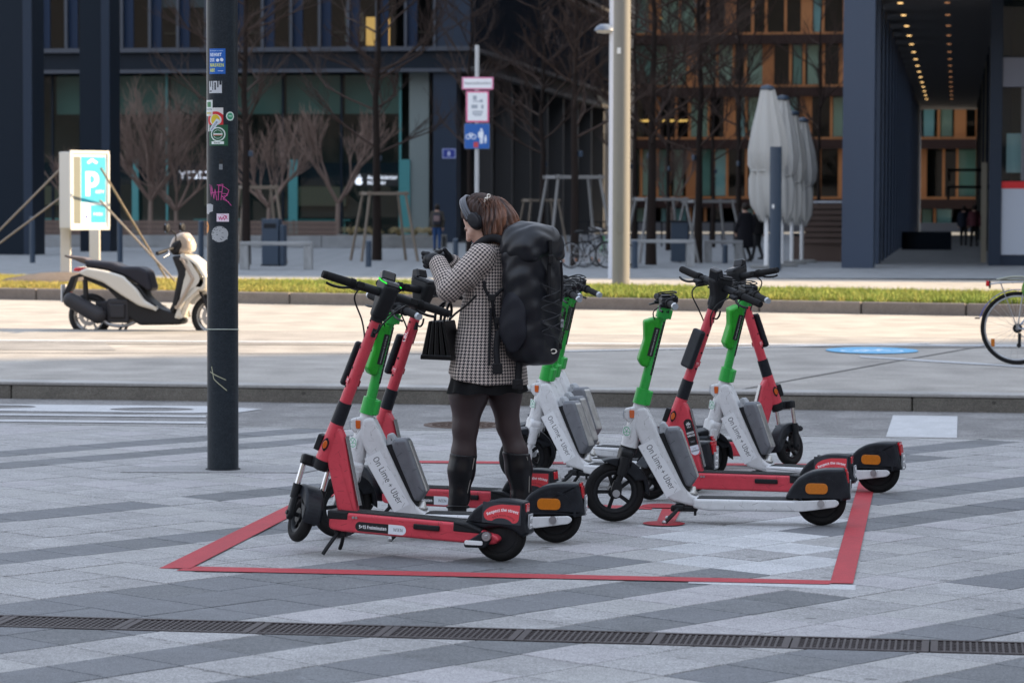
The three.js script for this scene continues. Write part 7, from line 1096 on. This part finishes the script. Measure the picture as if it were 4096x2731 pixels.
function bicycle(label, pos, turn, frameM, o = {}) {                   // origin at the rear wheel's contact, front towards +x
  const t = thing('bicycle', label, 'bicycle', pos, turn, o.group), R = 0.345, wb = 1.08, mats = { tyre: sc.rubber, rim: M([0.5, 0.52, 0.55], 0.3, { metalness: 0.7 }), spoke: M([0.5, 0.5, 0.5], 0.35, { metalness: 0.7 }) };
  for (const x of [0, wb]) { const w = mesh(x ? 'front_wheel' : 'rear_wheel', new THREE.TorusGeometry(R - 0.018, 0.019, 10, 56), mats.tyre, t); w.position.set(x, R, 0); mesh('rim', ringGeo(R - 0.05, R - 0.034, 0.022), mats.rim, w); const l = []; for (let k = 0; k < 28; k++) { const a = k / 28 * 2 * PI, b = a + (k % 2 ? 0.5 : -0.5); l.push(cyl(V3(Math.cos(b) * 0.02, Math.sin(b) * 0.02, (k % 4 < 2 ? 1 : -1) * 0.03), V3(Math.cos(a) * (R - 0.05), Math.sin(a) * (R - 0.05), 0), 0.0013, 0.0013, 3, true)); } tag(mesh('spokes', l, mats.spoke, w), null, null, null, 'stuff'); mesh('hub', new THREE.CylinderGeometry(0.026, 0.026, 0.09, 14).rotateX(PI / 2), mats.rim, w); mesh('spoke_reflector', rb(0.035, 0.075, 0.01, -R * 0.66, -0.14, 0, 0.004), sc.orange, w); }
  const bb = V3(0.44, 0.29, 0), st2 = V3(0.3, 0.82, 0), hd = V3(0.93, 0.86, 0), hdB = V3(0.97, 0.72, 0), ra = V3(0, R, 0), fa2 = V3(wb, R, 0);
  mesh('frame', [cyl(bb, st2, 0.018, 0.016), cyl(bb, hdB, 0.022, 0.02), cyl(V3(0.34, 0.62, 0), hd, 0.018, 0.018), cyl(hd, hdB, 0.021, 0.021), ...[-1, 1].flatMap((s) => [cyl(bb.clone().setZ(s * 0.03), ra.clone().setZ(s * 0.06), 0.011, 0.009), cyl(V3(0.33, 0.72, s * 0.02), ra.clone().setZ(s * 0.06), 0.009, 0.008), cyl(hdB.clone().setZ(s * 0.045), fa2.clone().setZ(s * 0.05), 0.013, 0.010)])], frameM, t);
  mesh('seat_post', cyl(st2, V3(0.275, 0.93, 0), 0.013, 0.013), sc.steel, t); mesh('saddle', merge([new THREE.SphereGeometry(0.13, 18, 10).scale(1.05, 0.36, 0.62).translate(0.24, 0.96, 0), cyl(V3(0.28, 0.965, 0), V3(0.42, 0.96, 0), 0.05, 0.024, 12)]), sc.black, t);
  mesh('handlebar', [cyl(hd, V3(0.9, 1.02, 0), 0.014, 0.014), tube([[0.78, 1.05, -0.28], [0.88, 1.06, -0.2], [0.93, 1.03, 0], [0.88, 1.06, 0.2], [0.78, 1.05, 0.28]], 0.012, 24, 8)], sc.steel, t); for (const s of [-1, 1]) mesh('grip', cyl(V3(0.86, 1.057, s * 0.22), V3(0.77, 1.048, s * 0.285), 0.017, 0.017), sc.black, t);
  mesh('chainring', ringGeo(0.06, 0.085, 0.006).translate(bb.x, bb.y, 0.05), sc.steel, t); mesh('chain', [cyl(V3(bb.x, bb.y + 0.085, 0.05), V3(0, R + 0.04, 0.05), 0.005, 0.005, 5), cyl(V3(bb.x, bb.y - 0.085, 0.05), V3(0, R - 0.07, 0.05), 0.005, 0.005, 5)], sc.steel, t); for (const s of [-1, 1]) { mesh('crank', rb(0.02, 0.17, 0.014, bb.x + s * 0.0, bb.y - s * 0.085, s * 0.07, 0.005), sc.steel, t); mesh('pedal', rb(0.09, 0.02, 0.08, bb.x, bb.y - s * 0.17, s * 0.12, 0.006), sc.black, t); }
  mesh('derailleur', merge([ringGeo(0.02, 0.045, 0.03).translate(0, R, 0.05), rb(0.03, 0.11, 0.02, 0.02, R - 0.1, 0.06, 0.008), new THREE.CylinderGeometry(0.022, 0.022, 0.012, 14).rotateX(PI / 2).translate(0.015, R - 0.16, 0.06)]), sc.black, t);
  if (o.full) {
    mesh('rear_mudguard', slab([...arcPts(0, R, R + 0.022, 165, 60, 20), ...arcPts(0, R, R + 0.016, 60, 165, 20)], 0.05, 0.001, [], 1), o.guard, t); mesh('mudflap', rb(0.05, 0.012, 0.05, -R - 0.03, R + 0.09, 0, 0.004), sc.black, t);
    mesh('luggage_rack', [tube([[-0.26, 0.76, 0.06], [-0.1, 0.775, 0.065], [0.26, 0.78, 0.05]], 0.007, 14, 6), tube([[-0.26, 0.76, -0.06], [-0.1, 0.775, -0.065], [0.26, 0.78, -0.05]], 0.007, 14, 6), ...[-0.2, -0.05, 0.1].map((x) => cy(x, 0.77, -0.062, x, 0.77, 0.062, 0.006, 0.006, 6)), ...[-1, 1].flatMap((s) => [cy(0, R, s * 0.065, -0.16, 0.765, s * 0.062, 0.006, 0.006, 6), cy(0, R, s * 0.065, 0.06, 0.77, s * 0.062, 0.006, 0.006, 6)])], sc.steel, t); mesh('spring_clip', merge([rb(0.34, 0.02, 0.09, 0.0, 0.80, 0, 0.006), tube([[-0.2, 0.8, 0.05], [-0.05, 0.83, 0.06], [0.15, 0.82, 0.03]], 0.012, 12, 6)]), M([0.3, 0.31, 0.26], 0.4, { metalness: 0.5 }), t); mesh('tail_lamp', rb(0.03, 0.055, 0.08, -0.285, 0.765, 0, 0.008), sc.redLens, t); mesh('tail_lamp_mount', rb(0.02, 0.07, 0.05, -0.262, 0.755, 0, 0.006), sc.black, t); mesh('lock_cable', new THREE.TorusGeometry(0.09, 0.012, 8, 24).rotateY(0.3).translate(0.13, 0.72, 0.05), M([0.09, 0.25, 0.03], 0.5), t);
  }
  return t;
}
bicycle('bicycle with a blue rear mudguard leaving the picture at the right edge', onPlat(1017, 364, 0.0), TH, M([0.35, 0.37, 0.42], 0.35, { metalness: 0.4 }), { full: true, guard: M([0.03, 0.07, 0.4], 0.35) });
{
  const L = ['parked bicycle with a black frame between the rucksack and the lamp mast', 'parked grey bicycle just left of the lamp mast', 'green rental bicycle half hidden by the white lamp pole', 'parked bicycle just right of the lamp mast'], C = [M([0.02, 0.02, 0.022], 0.4), M([0.3, 0.32, 0.34], 0.4), M([0.02, 0.36, 0.06], 0.4), M([0.04, 0.05, 0.07], 0.4)];
  [[571, 268, 0.5], [584, 267, -0.3], [597, 266, 0.9], [622, 266, 2.8]].forEach(([x, y, a], k) => bicycle(L[k], onGround(x, y, PLZ), a, C[k], { group: 'bicycles parked on the plaza' }));
}
// passers-by, each one body with clothes as parts
function walker(label, x, y, turn, o) {
  const t = thing('person', label, 'person', onGround(x, y, PLZ), turn), H = o.h || 1.7, k = H / 1.7, s = o.step || 0.12;
  const lg = [[0, 0.9 * k, 0.08, 0.1], [0.05 * s * 4, 0.48 * k, 0.09, 0.062], [-s, 0.1, 0.09, 0.042], [-s + 0.02, 0.05, 0.09, 0.045], [-s + 0.15, 0.04, 0.09, 0.035]], lg2 = [[0, 0.9 * k, -0.08, 0.1], [0.04, 0.48 * k, -0.09, 0.062], [s, 0.1, -0.09, 0.042], [s + 0.02, 0.05, -0.09, 0.045], [s + 0.15, 0.04, -0.09, 0.035]];
  const f = (px, py, pz) => { let d = smin(chain(px, py, pz, lg, 0.03), chain(px, py, pz, lg2, 0.03), 0.02); d = smin(d, capS(px, py, pz, [0, 0.95 * k, 0, 0.13], [0, 1.35 * k, 0, 0.14]), 0.06); d = smin(d, capS(px, py, pz, [0, 1.4 * k, 0, 0.06], [0.02, 1.52 * k, 0, 0.055]), 0.04); d = smin(d, ell(px, py, pz, [0.025, 1.585 * k, 0], [0.095, 0.12, 0.08]), 0.02); d = smin(d, ell(px, py, pz, [0.115, 1.57 * k, 0], [0.018, 0.02, 0.014]), 0.02); return d; };
  const g = surfaceNets(f, [-0.4, 0, -0.3], [0.5, 1.75 * k, 0.3], 0.022), p = g.attributes.position, c = new Float32Array(p.count * 3); for (let i = 0; i < p.count; i++) { const yy = p.getY(i); c.set(yy > 1.42 * k ? [0.42, 0.26, 0.2] : yy < 0.1 ? [0.015, 0.015, 0.015] : o.legs, i * 3); } g.setAttribute('color', new THREE.BufferAttribute(c, 3)); mesh('body', g, new THREE.MeshStandardMaterial({ vertexColors: true, roughness: 0.8 }), t);
  const hem = o.hem || 0.85, arm = (z, d) => [[0, 1.38 * k, z * 0.17, 0.068], [-0.03 - d * 0.08, 1.12 * k, z * 0.24, 0.058], [0.04 - d * 0.12, 0.88 * k, z * 0.22, 0.045]];
  const cf = (px, py, pz) => { const tt = Math.max(0, Math.min(1, (1.4 * k - py) / (1.4 * k - hem))), flare = o.flare || 0; let d = (Math.hypot(px / (0.135 + (0.03 + flare) * tt), pz / (0.205 + (0.0 + flare) * tt)) - 1) * 0.14; d = smax(d, hem - py - (o.tail || 0) * px, 0.02); d = smax(d, py - 1.45 * k, 0.05); d = smin(d, chain(px, py, pz, arm(1, 1), 0.03), 0.04); d = smin(d, chain(px, py, pz, arm(-1, -1), 0.03), 0.04); return d; };
  mesh('coat', surfaceNets(cf, [-0.5, hem - 0.2, -0.4], [0.45, 1.55 * k, 0.4], 0.022), M(o.coat, 0.85), t);
  mesh('hair', surfaceNets((px, py, pz) => smax(ell(px, py, pz, [0.005, 1.605 * k, 0], [0.108, 0.118, 0.095]), px - 0.055 - (py - 1.56 * k) * 0.5, 0.02), [-0.15, 1.4 * k, -0.15], [0.2, 1.8 * k, 0.15], 0.016), M(o.hair || [0.02, 0.015, 0.012], 0.6), t);
  for (const z of [1, -1]) { const w = arm(z, z)[2]; const hs = [{ p: [[w[0], w[1], w[2], 0.034], [w[0] + 0.01, w[1] - 0.07, w[2], 0.03]] }]; mesh('hand', surfaceNets((px, py, pz) => { let d = chain(px, py, pz, hs[0].p, 0.01); for (let q = 0; q < 4; q++) d = smin(d, capS(px, py, pz, [w[0] - 0.012 + q * 0.014, w[1] - 0.08, w[2], 0.0095], [w[0] - 0.004 + q * 0.013, w[1] - 0.15 + Math.abs(q - 1.4) * 0.008, w[2] - z * 0.012, 0.008]), 0.005); return smin(d, capS(px, py, pz, [w[0] + 0.03, w[1] - 0.04, w[2], 0.011], [w[0] + 0.05, w[1] - 0.085, w[2] - z * 0.01, 0.009]), 0.008); }, [w[0] - 0.08, w[1] - 0.2, w[2] - 0.08], [w[0] + 0.1, w[1] + 0.06, w[2] + 0.08], 0.009), M([0.4, 0.25, 0.19], 0.7), t); }
  return t;
}
walker('person in a long black coat walking across the plaza by the parasols', 745, 261.5, 2.2, { h: 1.72, legs: [0.012, 0.012, 0.014], coat: [0.010, 0.010, 0.014], hem: 0.42, flare: 0.08, tail: 0.12, step: 0.16 });
walker('person in dark clothes just beside the walker in the long coat', 757.5, 259.5, 2.4, { h: 1.66, legs: [0.012, 0.012, 0.014], coat: [0.012, 0.011, 0.012], hem: 0.78 });
walker('person in a dark jacket deep inside the arcade', 963.5, 245.5, 1.4, { h: 1.68, legs: [0.012, 0.014, 0.02], coat: [0.015, 0.02, 0.035], hem: 0.8 });
walker('person in a wine red jacket deep inside the arcade', 974, 246.5, 1.7, { h: 1.72, legs: [0.012, 0.012, 0.013], coat: [0.11, 0.028, 0.04], hem: 0.86 });
{
  const w = walker('person in blue jeans with a backpack standing by the dark corner column', 437, 251, 1.5, { h: 1.68, legs: [0.012, 0.05, 0.15], coat: [0.055, 0.05, 0.042], hem: 0.86, step: 0.05 });
  const b = thing('daypack', 'small grey and pink backpack on the person in blue jeans', 'backpack', w.position.clone().add(V3(0, 1.16, 0.19)), 0); mesh('bag', rb(0.3, 0.42, 0.16, 0, 0, 0, 0.06, 4), M([0.035, 0.035, 0.045], 0.7), b); mesh('pocket', rb(0.22, 0.2, 0.06, 0, 0.02, 0.085, 0.03, 3), M([0.2, 0.14, 0.14], 0.7), b); for (const s of [-1, 1]) mesh('strap', tube([[s * 0.09, 0.18, -0.06], [s * 0.1, 0.26, -0.14], [s * 0.1, 0.2, -0.27]], 0.018, 10, 6), M([0.03, 0.03, 0.035], 0.8), b);
}
renderer.render(scene, camera);
